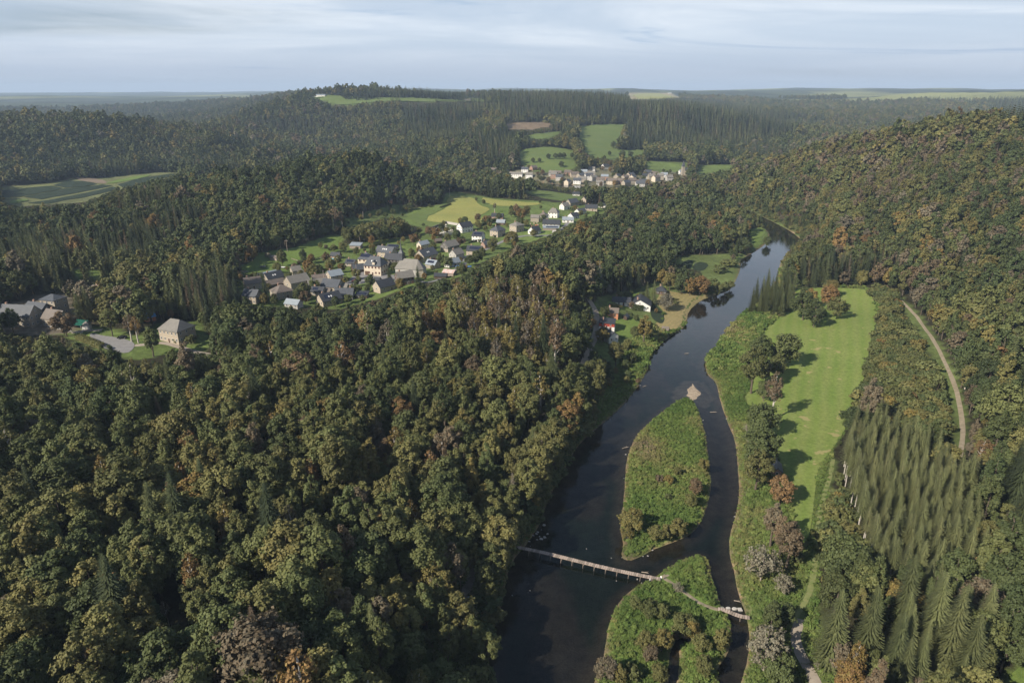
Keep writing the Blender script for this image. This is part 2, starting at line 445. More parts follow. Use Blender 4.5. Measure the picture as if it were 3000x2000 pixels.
_perm = np.random.default_rng(3).random((257, 257))
def vnoise(x, y):
    xi, yi = np.floor(x).astype(int), np.floor(y).astype(int)
    fx, fy = x - xi, y - yi
    fx, fy = fx * fx * (3 - 2 * fx), fy * fy * (3 - 2 * fy)
    g = lambda a, b: _perm[a % 256, b % 256]
    return (g(xi, yi) * (1 - fx) + g(xi + 1, yi) * fx) * (1 - fy) + (g(xi, yi + 1) * (1 - fx) + g(xi + 1, yi + 1) * fx) * fy - 0.5
def fbm(x, y, o=4):
    s, a = 0, 1.0
    for i in range(o):
        s = s + a * vnoise(x * 2 ** i + 17.3 * i, y * 2 ** i + 9.1 * i); a *= 0.5
    return s

# river outline (water's edge), traced on the water level
def flat(pts, z=0.0): return np.array([G(a, b, z)[:2] for a, b in pts])
RIVER_L = [(1380,2250),(1395,2100),(1420,2000),(1432,1960),(1428,1880),(1470,1780),(1478,1700),(1500,1640),(1545,1590),(1585,1530),(1600,1470),(1640,1400),(1680,1320),(1715,1281),
 (1784,1224),(1830,1182),(1875,1125),(1902,1071),(1906,1037),(1956,987),(1998,964),(2013,945),(2013,914),(2051,880),(2097,864),(2135,853),(2151,830),
 (2170,788),(2166,761),(2197,746),(2227,727),(2250,708),(2255,684),(2238,668),(2209,648),(2179,623),(2148,602),(2117,594)]
RIVER_R = [(2117,586),(2168,602),(2214,625),(2265,650),(2306,671),(2337,692),(2360,717),(2352,730),(2316,743),(2291,760),(2281,791),(2282,816),(2262,850),(2225,885),
 (2185,914),(2151,945),(2124,975),(2101,1014),(2078,1037),(2067,1056),(2069,1094),(2101,1121),(2109,1170),(2132,1236),(2158,1297),(2161,1353),(2169,1445),
 (2156,1516),(2138,1567),(2138,1623),(2156,1690),(2166,1751),(2187,1797),(2199,1853),(2192,1940),(2171,1996),(2160,2100),(2150,2250)]
up = [(190., 925.), (110., 985.), (30., 1030.), (-60., 1090.), (-180., 1120.), (-400., 1200.)]
def resmooth(P, closed, step=2.0, it=2):
    P = np.asarray(P, float)
    for _ in range(it):                               # corner cutting
        Q = []
        n = len(P)
        for i in range(n if closed else n - 1):
            a, b = P[i], P[(i + 1) % n]
            Q += [a * .75 + b * .25, a * .25 + b * .75]
        if not closed: Q = [P[0]] + Q + [P[-1]]
        P = np.array(Q)
    return P
rl = resmooth(np.vstack([flat(RIVER_L), np.array(up) + (-3, -14)]), False)
rr = resmooth(np.vstack([(np.array(up) + (3, 14))[::-1], flat(RIVER_R)]), False)
RIVER = np.vstack([rl, rr])
ISLE1 = resmooth(flat([(2013,1163),(2040,1186),(2055,1236),(2067,1274),(2070,1302),(2076,1353),(2085,1424),(2066,1501),(2039,1552),(1998,1578),(1911,1608),(1870,1634),(1830,1644),
 (1820,1618),(1830,1598),(1817,1547),(1826,1490),(1832,1419),(1835,1353),(1850,1302),(1881,1256),(1942,1205),(1990,1172)]), True)
ISLE2 = resmooth(flat([(1930,1684),(1962,1659),(2013,1634),(2059,1623),(2077,1644),(2080,1680),(2100,1731),(2110,1777),(2131,1797),(2143,1843),(2141,1889),(2115,1940),(2095,1960),
 (2108,2000),(2110,2100),(2090,2250),(1992,2250),(1985,2000),(1990,1960),(1995,1930),(1985,1894),(2027,1880),(2025,1860),(1978,1868),(1962,1905),(1955,1950),(1957,2000),(1962,2250),
 (1730,2250),(1740,2050),(1743,1986),(1773,1924),(1779,1853),(1794,1802),(1819,1756),(1860,1720),(1896,1705)]), True, it=2)
BAR = resmooth(flat([(2030,1118),(2034,1134),(2049,1143),(2058,1156),(2045,1159),(2040,1171),(2028,1173),(2021,1163),(2009,1161),(2016,1148),(2012,1138),(2024,1133)]), True, it=1)
def inside(P, x, y):
    r = np.zeros(x.shape, bool); n = len(P)
    for i in range(n):
        x1, y1 = P[i]; x2, y2 = P[(i + 1) % n]
        c = (y1 > y) != (y2 > y)
        with np.errstate(divide='ignore', invalid='ignore'):
            r ^= c & (x < (x2 - x1) * (y - y1) / (y2 - y1) + x1)
    return r
def edge_dist(P, x, y, closed=True):
    d = np.full(x.shape, 1e9); n = len(P)
    for i in range(n if closed else n - 1):
        a, b = P[i], P[(i + 1) % n]
        e = b - a; L = max(e @ e, 1e-9)
        t = np.clip(((x - a[0]) * e[0] + (y - a[1]) * e[1]) / L, 0, 1)
        d = np.minimum(d, (x - a[0] - t * e[0]) ** 2 + (y - a[1] - t * e[1]) ** 2)
    return np.sqrt(d)
def river_sd(x, y):                     # >0 on land, <0 in water
    x, y = np.asarray(x, float), np.asarray(y, float)
    out = np.full(x.shape, 300.0)
    m = (x > -460) & (x < 330) & (y > 60) & (y < 1300)
    if not m.any(): return out
    X, Y = x[m], y[m]
    inr = inside(RIVER, X, Y); land = ~inr; d = edge_dist(RIVER, X, Y)
    for I in (ISLE1, ISLE2, BAR):
        land |= inside(I, X, Y); d = np.minimum(d, edge_dist(I, X, Y))
    out[m] = np.where(land, d, -d)
    return out

def axis(spec):
    a = [spec[0][0]]
    for lo, hi, st in spec:
        n = max(1, int(round((hi - lo) / st)))
        a += list(np.linspace(lo, hi, n + 1)[1:])
    return np.array(a)
GX = axis([(-13000,-2600,260),(-2600,-700,30),(-700,-170,7),(-170,-20,3.5),(-20,150,1.9),(150,300,3.5),(300,700,7),(700,2600,30),(2600,13000,260)])
GY = axis([(-400,60,25),(60,105,4),(105,330,1.9),(330,900,4),(900,1500,8),(1500,2800,20),(2800,5000,70),(5000,14000,300)])
XX, YY = np.meshgrid(GX, GY)
def height(x, y):
    z = tps(x, y)
    d = np.hypot(x, y)
    far = np.clip((d - 1500) / 1500, 0, 1)
    z = z + far * 22 * fbm(x / 800.0, y / 800.0, 4) + np.clip((d - 2800) / 1500, 0, 1) * 38 * fbm(x / 1300.0 + 2, y / 900.0 + 5, 3) + np.clip((d - 250) / 500, 0, 1) * 4 * fbm(x / 90.0 + 5, y / 90.0, 3)
    z = z + 1.0 * fbm(x / 25.0 + 3, y / 25.0 + 8, 3) * np.clip((z - 3) / 6, 0, 1)
    z = np.maximum(z, 0.9)
    sd = river_sd(x, y)
    isl = np.zeros(x.shape, bool)
    m = (x > -40) & (x < 120) & (y > 90) & (y < 320)
    if m.any():
        isl[m] = inside(ISLE1, x[m], y[m]) | inside(ISLE2, x[m], y[m])
    z = np.where(isl, 1.15 + 0.35 * fbm(x / 9.0, y / 9.0, 3), z)
    bank = np.where(sd > 0, 0.02 + 0.55 * sd, np.maximum(0.35 * sd, -1.5))
    if m.any():
        b = np.zeros(x.shape, bool); b[m] = inside(BAR, x[m], y[m])
        bank = np.where(b, 0.02 + 0.06 * sd, bank)
    return np.minimum(z, bank), sd
ZZ, SD = height(XX, YY)
def zat(x, y):                          # height of the built sheet
    x, y = np.asarray(x, float), np.asarray(y, float)
    i = np.clip(np.searchsorted(GX, x) - 1, 0, len(GX) - 2); j = np.clip(np.searchsorted(GY, y) - 1, 0, len(GY) - 2)
    fx = (x - GX[i]) / (GX[i + 1] - GX[i]); fy = (y - GY[j]) / (GY[j + 1] - GY[j])
    return (ZZ[j, i] * (1 - fx) + ZZ[j, i + 1] * fx) * (1 - fy) + (ZZ[j + 1, i] * (1 - fx) + ZZ[j + 1, i + 1] * fx) * fy
_T = np.concatenate([np.linspace(90, 1500, 3000), np.geomspace(1500, 12000, 1500)[1:]])
def at(px, py):                         # the ground point seen at a place in the photograph
    r = ray(px, py)
    x, y, z = r[0] * _T, r[1] * _T, CAMZ + r[2] * _T
    h = zat(x, y)
    k = np.argmax(h >= z) if (h >= z).any() else len(_T) - 1
    k = max(k, 1)
    a, b = (z - h)[k - 1], (z - h)[k]
    f = a / (a - b) if a != b else 0
    t = _T[k - 1] + f * (_T[k] - _T[k - 1])
    return Vector((r[0] * t, r[1] * t, float(zat(r[0] * t, r[1] * t))))
def ats(pts): return np.array([at(*p)[:2] for p in pts])

# areas without wood, outlined as seen (each stands on the ground it shows)
OPEN = {
 'fields': [(1178,640),(1215,610),(1290,600),(1308,566),(1330,560),(1390,570),(1440,580),(1600,590),(1660,600),(1640,612),(1560,608),(1500,618),(1490,640),(1440,660),(1420,672),(1300,672),(1240,668),(1185,655)],
 'far_strip': [(1530,556),(1560,557),(1640,565),(1710,575),(1715,585),(1660,592),(1600,582),(1535,565)],
 'lawn': [(700,800),(707,782),(746,758),(751,745),(802,733),(870,724),(926,702),(969,688),(1003,690),(1010,720),(1040,712),(1060,740),(1000,770),(900,800),(760,815)],
 'garden_slope': [(985,650),(1060,625),(1150,600),(1190,598),(1215,612),(1180,640),(1120,640),(1070,655),(1010,668)],
 'village': [(690,840),(730,800),(860,790),(900,750),(1000,735),(1040,712),(1130,700),(1220,690),(1240,660),(1290,640),(1440,650),(1480,625),(1540,600),(1600,590),(1700,600),(1780,600),(1770,625),(1700,645),(1640,670),(1600,695),(1520,720),(1460,745),(1400,775),(1360,810),(1240,830),(1180,850),(1080,885),(1000,905),(930,900),(850,900),(740,895)],
 'car_park': [(180,960),(260,955),(330,960),(400,985),(470,945),(590,940),(625,1015),(590,1035),(500,1035),(400,1055),(330,1045),(250,1010),(190,985)],
 'hotel': [(0,895),(120,865),(200,860),(225,930),(260,960),(150,985),(0,975)],
 'left_meadow': [(165,796),(200,788),(330,793),(356,812),(280,824),(190,820)],
 'nursery': [(0,548),(150,537),(210,522),(260,525),(450,505),(540,506),(460,532),(330,562),(250,592),(60,605),(0,595)],
 'pasture': [(1520,440),(1600,430),(1680,440),(1692,490),(1665,502),(1580,508),(1528,495)],
 'glade': [(1545,398),(1640,384),(1655,392),(1600,408),(1550,408)],
 'clearcut': [(1480,362),(1600,358),(1625,368),(1560,380),(1490,380)],
 'slope_field': [(1700,369),(1832,364),(1815,400),(1800,442),(1888,438),(1885,455),(1800,468),(1720,462),(1697,410)],
 'plain': [(1885,472),(2015,476),(2015,507),(1895,510)],
 'plain_right': [(2040,484),(2160,482),(2135,503),(2040,512)],
 'far_village': [(1490,505),(1560,490),(1640,508),(1700,512),(1720,498),(1795,482),(1800,520),(1900,512),(1970,503),(2030,517),(1960,530),(1900,546),(1800,552),(1740,548),(1640,548),(1600,538),(1560,525),(1500,528)],
 'right_bank': [(2281,760),(2290,830),(2320,845),(2535,840),(2578,900),(2545,1036),(2485,1250),(2440,1318),(2442,1350),(2425,1460),(2410,1600),(2400,1700),(2395,1830),(2440,1900),(2450,2080),(2150,2080),(2200,1850),(2140,1600),(2170,1440),(2100,1120),(2060,1060),(2180,915),(2270,820)],
 'river_gardens': [(1735,895),(1755,870),(1800,862),(1880,838),(1950,820),(2090,862),(2010,950),(1960,990),(1905,1080),(1790,1222),(1745,1262),(1735,1230),(1790,1100),(1790,1060),(1735,1040)],
 'allotment': [(1955,765),(2010,748),(2130,745),(2170,790),(2145,840),(2095,855),(2060,815),(2050,795)],
 'spit': [(2190,672),(2230,664),(2258,690),(2240,722),(2200,732)],
 'plateau': [(908,285),(950,281),(1100,287),(1150,289),(1300,286),(1420,292),(1420,298),(1300,297),(1240,300),(1150,297),(1080,303),(1000,310),(955,300)],
 'plateau_right': [(1838,276),(1960,273),(1995,287),(1930,292),(1850,292)],
 'lane_lower': [(1345,1815),(1372,1700),(1385,1640),(1398,1640),(1390,1740),(1420,1800),(1390,1860)],
 'lane_upper': [(1690,1092),(1712,1050),(1728,1020),(1745,985),(1742,930),(1730,890),(1745,885),(1770,930),(1770,1000),(1730,1060),(1712,1092)],
 'track_right': [(2632,872),(2645,872),(2690,915),(2730,965),(2762,1010),(2805,1100),(2828,1180),(2840,1260),(2832,1325),(2795,1320),(2785,1210),(2762,1130),(2722,1045),(2690,985),(2650,920)],
 'field_corner': [(2920,2000),(2950,1965),(3000,1935),(3100,1900),(3100,2100),(2900,2100)],
}
OPEN['path_strip'] = [(2425,1345),(2450,1345),(2445,1400),(2415,1510),(2405,1650),(2385,1740),(2345,1800),(2325,1800),(2360,1740),(2378,1650),(2385,1510),(2405,1440)]
OPEN = {k: np.array(v, float) for k, v in OPEN.items()}
ALLOPEN = list(OPEN.values())
PXX, PYY, PFF = project(XX, YY, ZZ)
front = (PFF > 1) & (YY > 0)

# ground colours: what grows or lies there
def col3(c): return np.array(c, float)
GCOL = np.zeros(XX.shape + (3,))
n1 = fbm(XX / 40.0, YY / 40.0, 4)[..., None]
n2 = fbm(XX / 400.0 + 4, YY / 400.0, 4)[..., None]
DD = np.hypot(XX, YY)[..., None]
GCOL[:] = col3((0.034, 0.032, 0.018)) * (1 + 0.5 * n1)
farw = np.clip((DD - 2600) / 800, 0, 1)
GCOL[:] = GCOL * (1 - farw) + farw * (col3((0.040, 0.050, 0.024)) * (1 + 1.1 * n1 + 0.9 * n2))
fields = (fbm(XX / 420.0 + 40, YY / 700.0 + 3, 2) > np.where(DD[..., 0] > 4200, 0.27, 0.13)) & (DD[..., 0] > 2350) & (ZZ > 70)
GCOL[fields] = np.array((0.19, 0.20, 0.085)) * (1 + 0.6 * n2[fields])
near = (SD > 0) & (SD < 26) & (DD[..., 0] < 1000)
wgt = (np.clip(1 - (SD - np.where(YY > 560, 1.0, 10.0)) / np.where(YY > 560, 4.0, 12.0), 0, 1) * near)[..., None]
GCOL[:] = GCOL * (1 - wgt) + wgt * col3((0.085, 0.115, 0.035)) * (1 + 0.5 * n1)
def paint(poly, c, amp=0.35):
    m = front & inside(poly, PXX, PYY)
    GCOL[m] = col3(c) * (1 + amp * n1[m])
GRASS, ROUGH, DRY = (0.110, 0.150, 0.044), (0.10, 0.128, 0.042), (0.24, 0.195, 0.095)
for k in ('fields', 'far_strip', 'lawn', 'village', 'left_meadow', 'pasture', 'glade', 'slope_field', 'plain', 'plain_right', 'spit', 'plateau', 'car_park', 'field_corner'):
    paint(OPEN[k], GRASS)
for k in ('garden_slope', 'right_bank', 'river_gardens', 'allotment', 'track_right', 'path_strip', 'lane_upper', 'far_village'):
    paint(OPEN[k], ROUGH)
paint(OPEN['far_village'], (0.13, 0.125, 0.08)); paint(OPEN['clearcut'], (0.16, 0.12, 0.08)); paint(OPEN['plateau_right'], (0.26, 0.22, 0.12)); paint(OPEN['hotel'], (0.14, 0.12, 0.09))
paint(OPEN['nursery'], (0.13, 0.14, 0.06)); paint(OPEN['lane_lower'], (0.05, 0.06, 0.02))
isle = ((SD > 0) & (inside(ISLE1, XX, YY) | inside(ISLE2, XX, YY)))
GCOL[isle] = np.array((0.125, 0.185, 0.045)) * (1 + 0.35 * n1[isle])
edge = (SD > 0) & (SD < 1.0 + 2.6 * np.clip(fbm(XX / 7.0, YY / 7.0, 3), -.3, 1)) & (DD[..., 0] < 700)
GCOL[edge] = np.array((0.125, 0.115, 0.06)) * (1 + 0.5 * n1[edge])
barm = inside(BAR, XX, YY)
GCOL[barm] = (0.50, 0.41, 0.31)
wet = SD <= 0
w1 = fbm(XX / 12.0 + 9, YY / 26.0, 5)
bed = (lambda g_, b_: b_ + (g_ - b_) * np.clip((w1 + .05) / .2, 0, 1)[..., None])(col3((0.050, 0.070, 0.040)), col3((0.125, 0.095, 0.066)))
shal = np.clip(1 + SD / 4.5, 0, 1)[..., None]
bed = bed * (1 - shal) + shal * col3((0.24, 0.165, 0.10))
GCOL[wet] = bed[wet]
near_bar = wet & (edge_dist(BAR, XX, YY) < 6) & (DD[..., 0] < 500)
GCOL[near_bar] = (0.30, 0.23, 0.16)

def grid_mesh(name):
    ny, nx = XX.shape
    v = np.stack([XX, YY, ZZ], -1).reshape(-1, 3)
    i = np.arange(ny * nx).reshape(ny, nx)
    q = np.stack([i[:-1, :-1], i[:-1, 1:], i[1:, 1:], i[1:, :-1]], -1).reshape(-1, 4)
    return np_mesh(name, v, quads=q, smooth=True)
me = grid_mesh('ground')
ca = me.color_attributes.new('ground_colour', 'FLOAT_COLOR', 'POINT')
ca.data.foreach_set('color', np.concatenate([GCOL.reshape(-1, 3), np.ones((XX.size, 1))], 1).astype(np.float32).ravel())
m, t = new_mat('woodland_ground')
a = N(t, 'ShaderNodeAttribute', attribute_name='ground_colour')
p = pos(t)
f1, f2, f3 = noise(t, 0.35, 5.0, p), noise(t, 2.2, 4.0, p), noise(t, 0.045, 5.0, p, 0.6)
c = mixc(t, 1.0, a.outputs['Color'], ramp(t, f1, [(0.25, 0.62), (0.75, 1.35)]), 'MULTIPLY')
c = mixc(t, 1.0, c, ramp(t, f2, [(0.25, 0.7), (0.75, 1.25)]), 'MULTIPLY')
c = mixc(t, 1.0, c, ramp(t, f3, [(0.25, 0.75), (0.75, 1.25)]), 'MULTIPLY')
me.materials.append(finish(m, t, c, 0.95, 0.1, f2, 0.6, 0.3))
tag(mobj('ground', me), 'rolling wooded valley ground with grassy banks', None, kind='structure')

# ------------------------------------------------------------------ the river
m, t = new_mat('river_water')
p = pos(t)
mp = N(t, 'ShaderNodeMapping'); mp.inputs['Rotation'].default_value = (0, 0, R(-18)); mp.inputs['Scale'].default_value = (1.0, 0.35, 1.0)
t.links.new(p, mp.inputs[0])
r1, r2 = noise(t, 1.6, 4.0, mp.outputs[0]), noise(t, 0.16, 3.0, mp.outputs[0])
ad = N(t, 'ShaderNodeMath', operation='ADD'); t.links.new(r1, ad.inputs[0]); t.links.new(r2, ad.inputs[1])
bp = N(t, 'ShaderNodeBump'); bp.inputs['Strength'].default_value = 0.16; bp.inputs['Distance'].default_value = 0.10
t.links.new(ad.outputs[0], bp.inputs['Height'])
gl = N(t, 'ShaderNodeBsdfGlossy'); gl.inputs['Roughness'].default_value = 0.06
gl.inputs['Color'].default_value = (0.92, 0.95, 1.0, 1)
t.links.new(bp.outputs[0], gl.inputs['Normal'])
tr = N(t, 'ShaderNodeBsdfTransparent'); tr.inputs[0].default_value = (0.29, 0.315, 0.335, 1)
gi_ = N(t, 'ShaderNodeNewGeometry')
dt = N(t, 'ShaderNodeVectorMath', operation='DOT_PRODUCT'); t.links.new(gi_.outputs['Incoming'], dt.inputs[0]); t.links.new(bp.outputs[0], dt.inputs[1])
def wm(op, a, b=None):
    n_ = N(t, 'ShaderNodeMath', operation=op)
    setin(t, n_.inputs[0], a)
    if b is not None: setin(t, n_.inputs[1], b)
    return n_.outputs[0]
frs = wm('ADD', wm('MULTIPLY', wm('POWER', wm('SUBTRACT', 1.0, wm('ABSOLUTE', dt.outputs['Value'])), 5.0), 0.98), 0.02)
mx = N(t, 'ShaderNodeMixShader'); t.links.new(frs, mx.inputs[0]); t.links.new(tr.outputs[0], mx.inputs[1]); t.links.new(gl.outputs[0], mx.inputs[2])
ot = N(t, 'ShaderNodeOutputMaterial'); t.links.new(mx.outputs[0], ot.inputs['Surface'])
wp = resmooth(np.vstack([rl + 0, rr]), True, it=0)
wv = [(-470, 50, 0), (320, 50, 0), (320, 1300, 0), (-470, 1300, 0)]
water = mobj('river', np_mesh('river', wv, quads=[(0, 1, 2, 3)], mats=[m]))
tag(water, 'dark slow river splitting round two green islands', None, kind='structure')

# ------------------------------------------------------------------ sheets laid on the ground: fields, lanes, yards
def drape(name, poly, mat, step, lift=0.10, kind='structure', label=None, parent=None, smooth_it=1, world=False):
    P = np.asarray(poly, float) if world else ats(poly)
    P = resmooth(P, True, it=smooth_it)
    Q = []
    for i in range(len(P)):
        a, b = P[i], P[(i + 1) % len(P)]
        n = max(1, int(np.hypot(*(b - a)) / (step * 1.2)))
        for k in range(n): Q.append(a + (b - a) * k / n)
    Q = np.array(Q)
    x0, y0 = Q.min(0); x1, y1 = Q.max(0)
    gx, gy = np.meshgrid(np.arange(x0 + step / 2, x1, step), np.arange(y0 + step / 2, y1, step))
    gx, gy = gx.ravel(), gy.ravel()
    ok = inside(Q, gx, gy) & (edge_dist(Q, gx, gy) > step * 0.35)
    pts = [Vector(q) for q in Q] + [Vector((a, b)) for a, b in zip(gx[ok], gy[ok])]
    ed = [(i, (i + 1) % len(Q)) for i in range(len(Q))]
    vv, ee, ff, *_ = delaunay_2d_cdt(pts, ed, [], 1, 1e-4)
    v = np.array([tuple(q) for q in vv])
    z = zat(v[:, 0], v[:, 1]) + lift
    tri = [f for f in ff if len(f) == 3]
    me = np_mesh(name, np.column_stack([v, z]), tris=tri, mats=[mat], smooth=True)
    nz = np.array([pp.normal.z for pp in me.polygons])
    if nz.mean() < 0: me.flip_normals()
    o = mobj(name, me, parent)
    if kind: o['kind'] = kind
    if label: o['label'] = label
    return o
def ribbon(name, pts, width, mat, lift=0.10, label=None, world=False, kind='structure', it=2, step=None):
    P = np.asarray(pts, float) if world else ats(pts)
    P = resmooth(P, False, it=it)
    Q = [P[0]]
    for i in range(len(P) - 1):
        n = max(1, int(np.hypot(*(P[i + 1] - P[i])) / 2.0))
        for k in range(1, n + 1): Q.append(P[i] + (P[i + 1] - P[i]) * k / n)
    P = np.array(Q)
    T = np.gradient(P, axis=0); T /= np.maximum(np.linalg.norm(T, axis=1, keepdims=True), 1e-6)
    Nn = np.stack([-T[:, 1], T[:, 0]], 1)
    cols = []
    wv_ = width * (1 + 0.18 * fbm(np.arange(len(P)) / 6.0, np.zeros(len(P)), 2))[:, None]
    for k in (-0.5, -0.25, 0, 0.25, 0.5): cols.append(P + Nn * (wv_ * k))
    A = np.stack(cols, 1)
    z = zat(A[..., 0], A[..., 1]) + lift + np.array([-0.04, 0, 0.02, 0, -0.04])
    v = np.concatenate([A, z[..., None]], -1).reshape(-1, 3)
    i = np.arange(len(P) * 5).reshape(len(P), 5)
    q = np.stack([i[:-1, :-1], i[:-1, 1:], i[1:, 1:], i[1:, :-1]], -1).reshape(-1, 4)
    me = np_mesh(name, v, quads=q, mats=[mat], smooth=True)
    if np.mean([pp.normal.z for pp in me.polygons]) < 0: me.flip_normals()
    o = mobj(name, me)
    if kind: o['kind'] = kind
    if label: o['label'] = label
    return o, P
def field_mat(name, a, b, c, rot, stripe, amt, spots=None):
    m, t = new_mat(name)
    p = pos(t)
    mp = N(t, 'ShaderNodeMapping'); mp.inputs['Rotation'].default_value = (0, 0, R(rot)); t.links.new(p, mp.inputs[0])
    w = N(t, 'ShaderNodeTexWave', wave_type='BANDS', bands_direction='X'); w.inputs['Scale'].default_value = stripe
    w.inputs['Distortion'].default_value = 3.2; w.inputs['Detail'].default_value = 4.0; w.inputs['Detail Scale'].default_value = 0.3
    t.links.new(mp.outputs[0], w.inputs['Vector'])
    f1, f2, f3 = noise(t, 0.03, 5.0, p), noise(t, 0.7, 5.0, p), noise(t, 5.0, 3.0, p)
    col = mixc(t, ramp(t, f1, [(0.35, 0.0), (0.65, 1.0)]), a, b)
    col = mixc(t, maprange(t, w.outputs['Fac'], 0, 1, 0, amt), col, c)
    col = mixc(t, 1.0, col, ramp(t, f2, [(0.25, 0.74), (0.75, 1.2)]), 'MULTIPLY')
    col = mixc(t, 1.0, col, ramp(t, f3, [(0.25, 0.8), (0.75, 1.18)]), 'MULTIPLY')
    if spots:
        f4 = noise(t, 0.16, 3.0, p)
        col = mixc(t, ramp(t, f4, [(0.645, 0.0), (0.68, 0.75)]), col, spots)
    return finish(m, t, col, 0.95, 0.1, f3, 0.5, 0.15)
M['meadow'] = field_mat('mown_meadow', (0.125, 0.180, 0.040), (0.156, 0.202, 0.050), (0.200, 0.218, 0.074), 25, 0.05, 0.42, (0.30, 0.25, 0.12))
M['hay'] = field_mat('cut_hay_field', (0.25, 0.25, 0.075), (0.285, 0.265, 0.085), (0.19, 0.215, 0.065), 62, 0.07, 0.6)
M['pasture'] = field_mat('grazed_pasture', (0.095, 0.138, 0.042), (0.115, 0.15, 0.046), (0.13, 0.16, 0.055), 20, 0.05, 0.3)
M['lawn'] = field_mat('garden_lawn', (0.098, 0.150, 0.036), (0.118, 0.168, 0.042), (0.14, 0.17, 0.05), 10, 0.15, 0.25)
M['dry'] = field_mat('dry_grass', (0.27, 0.21, 0.105), (0.23, 0.19, 0.085), (0.19, 0.18, 0.075), 30, 0.12, 0.4)
M['crop'] = field_mat('nursery_rows', (0.028, 0.042, 0.024), (0.034, 0.05, 0.027), (0.016, 0.024, 0.016), 40, 0.5, 0.7)
M['gravel'] = plain('pale_gravel', (0.33, 0.285, 0.235), (0.24, 0.205, 0.165), 0.8, 0.95, 0.1, 0.4, detail=7.0)
M['asphalt'] = plain('grey_asphalt', (0.22, 0.215, 0.215), (0.165, 0.16, 0.16), 0.5, 0.9, 0.2, 0.3, detail=7.0)
M['dirt'] = plain('trodden_earth', (0.29, 0.24, 0.18), (0.19, 0.165, 0.11), 0.6, 0.95, 0.1, 0.4, detail=7.0)
M['grasspath'] = plain('worn_grass_path', (0.20, 0.20, 0.09), (0.13, 0.165, 0.055), 0.7, 0.95, 0.1, 0.4, detail=6.0)
M['sand'] = plain('pale_river_gravel', (0.40, 0.33, 0.25), (0.20, 0.155, 0.11), 0.8, 0.95, 0.1, 0.6, detail=8.0)
M['mud'] = plain('bare_mud', (0.20, 0.155, 0.11), (0.14, 0.11, 0.08), 0.5, 0.9, 0.2, 0.4, detail=6.0)

MEADOW = [(2323,850),(2352,843),(2430,842),(2531,845),(2556,867),(2571,913),(2569,954),(2556,995),(2543,1036),(2534,1108),(2483,1249),(2432,1325),(2400,1363),(2390,1414),(2381,1510),
 (2368,1585),(2350,1590),(2332,1540),(2318,1480),(2300,1420),(2290,1360),(2262,1310),(2238,1275),(2215,1230),(2180,1165),(2200,1130),(2232,1060),(2222,1014),(2231,979),(2269,937),(2300,915),(2319,885)]
drape('meadow', MEADOW, M['meadow'], 3.0, 0.12, label='long bright green mown meadow beside the river')
drape('hay_field', [(1240,644),(1300,612),(1322,600),(1306,592),(1316,577),(1340,574),(1392,580),(1400,600),(1440,612),(1420,624),(1398,635),(1440,640),(1440,651),(1389,661),(1338,658),(1280,652)], M['hay'], 4.0, 0.25, label='yellow cut hay field with curving mowing lines')
drape('hay_field', [(1408,578),(1440,583),(1520,592),(1600,594),(1560,603),(1480,606),(1425,598)], M['hay'], 5.0, 0.25, label='narrow yellow hay strip under the dark tree line')
drape('paddock', [(1395,640),(1432,620),(1452,612),(1500,614),(1480,636),(1440,638)], M['lawn'], 4.0, 0.25, label='bright green paddock beside the hay field')
drape('paddock', [(1190,640),(1218,614),(1290,602),(1312,602),(1296,612),(1238,642),(1285,654),(1335,661),(1300,670),(1245,664)], M['pasture'], 4.0, 0.22, label='green paddock along the hay field hedge')
drape('pasture', OPEN['pasture'], M['pasture'], 9.0, 0.5, label='sloping green pasture dotted with round trees')
drape('pasture', OPEN['slope_field'], M['pasture'], 12.0, 0.7, label='steep green field between dark spruce woods')
drape('pasture', OPEN['glade'], M['pasture'], 9.0, 0.6, label='narrow green glade above the pasture')
drape('lawn', [(707,800),(709,783),(746,760),(753,747),(802,735),(870,726),(926,704),(969,690),(1001,695),(989,709),(994,722),(988,741),(938,753),(896,756),(875,770),(893,784),(858,796),(800,798),(731,803)], M['lawn'], 3.0, 0.15, label='big village lawn below the wooded ridge')
drape('lawn', OPEN['left_meadow'], M['lawn'], 3.0, 0.15, label='small green clearing behind the hotel trees')
drape('plateau_field', OPEN['plateau'], M['pasture'], 40.0, 1.5, label='pale green field on the skyline plateau')
drape('plateau_field', OPEN['plateau_right'], M['hay'], 50.0, 2.0, label='straw coloured field on the far skyline')
drape('paddock', OPEN['far_strip'], M['pasture'], 6.0, 0.3, label='camping meadow before the far village')
drape('paddock', [(2945,2000),(2960,1975),(3000,1945),(3080,1920),(3080,2060),(2930,2060)], M['lawn'], 3.0, 0.15, label='green field corner at the edge of the wood')
NB = [[(0,580),(0,560),(80,551),(150,545),(185,552),(120,566),(60,577)],[(190,551),(155,544),(200,530),(250,532),(285,540),(240,548)],[(70,578),(125,567),(190,553),(238,549),(300,541),(330,545),(230,565),(120,585)],
      [(80,596),(150,586),(240,568),(330,548),(350,552),(260,576),(140,598)],[(345,541),(420,522),(500,510),(535,510),(450,530),(360,550)]]
for k, b in enumerate(NB):
    drape('nursery_bed', b, M['crop'], 6.0, 0.5, smooth_it=0, label=['dark nursery bed at the valley edge','dark nursery bed below the red bank','long dark nursery bed in the middle of the plots','dark nursery bed nearest the pines','long thin nursery bed running up the valley'][k])
drape('lawn', [(28,590),(60,584),(90,586),(60,595),(30,598)], M['lawn'], 5.0, 0.6, label='light green patch among the nursery beds')
drape('lawn', [(300,540),(340,530),(400,516),(450,512),(420,522),(350,536)], M['lawn'], 5.0, 0.6, label='light green strip beside the nursery beds')
drape('clearing', [(215,522),(260,520),(320,535),(300,540),(240,532)], M['mud'], 5.0, 0.5, label='reddish bare bank under the far hill')
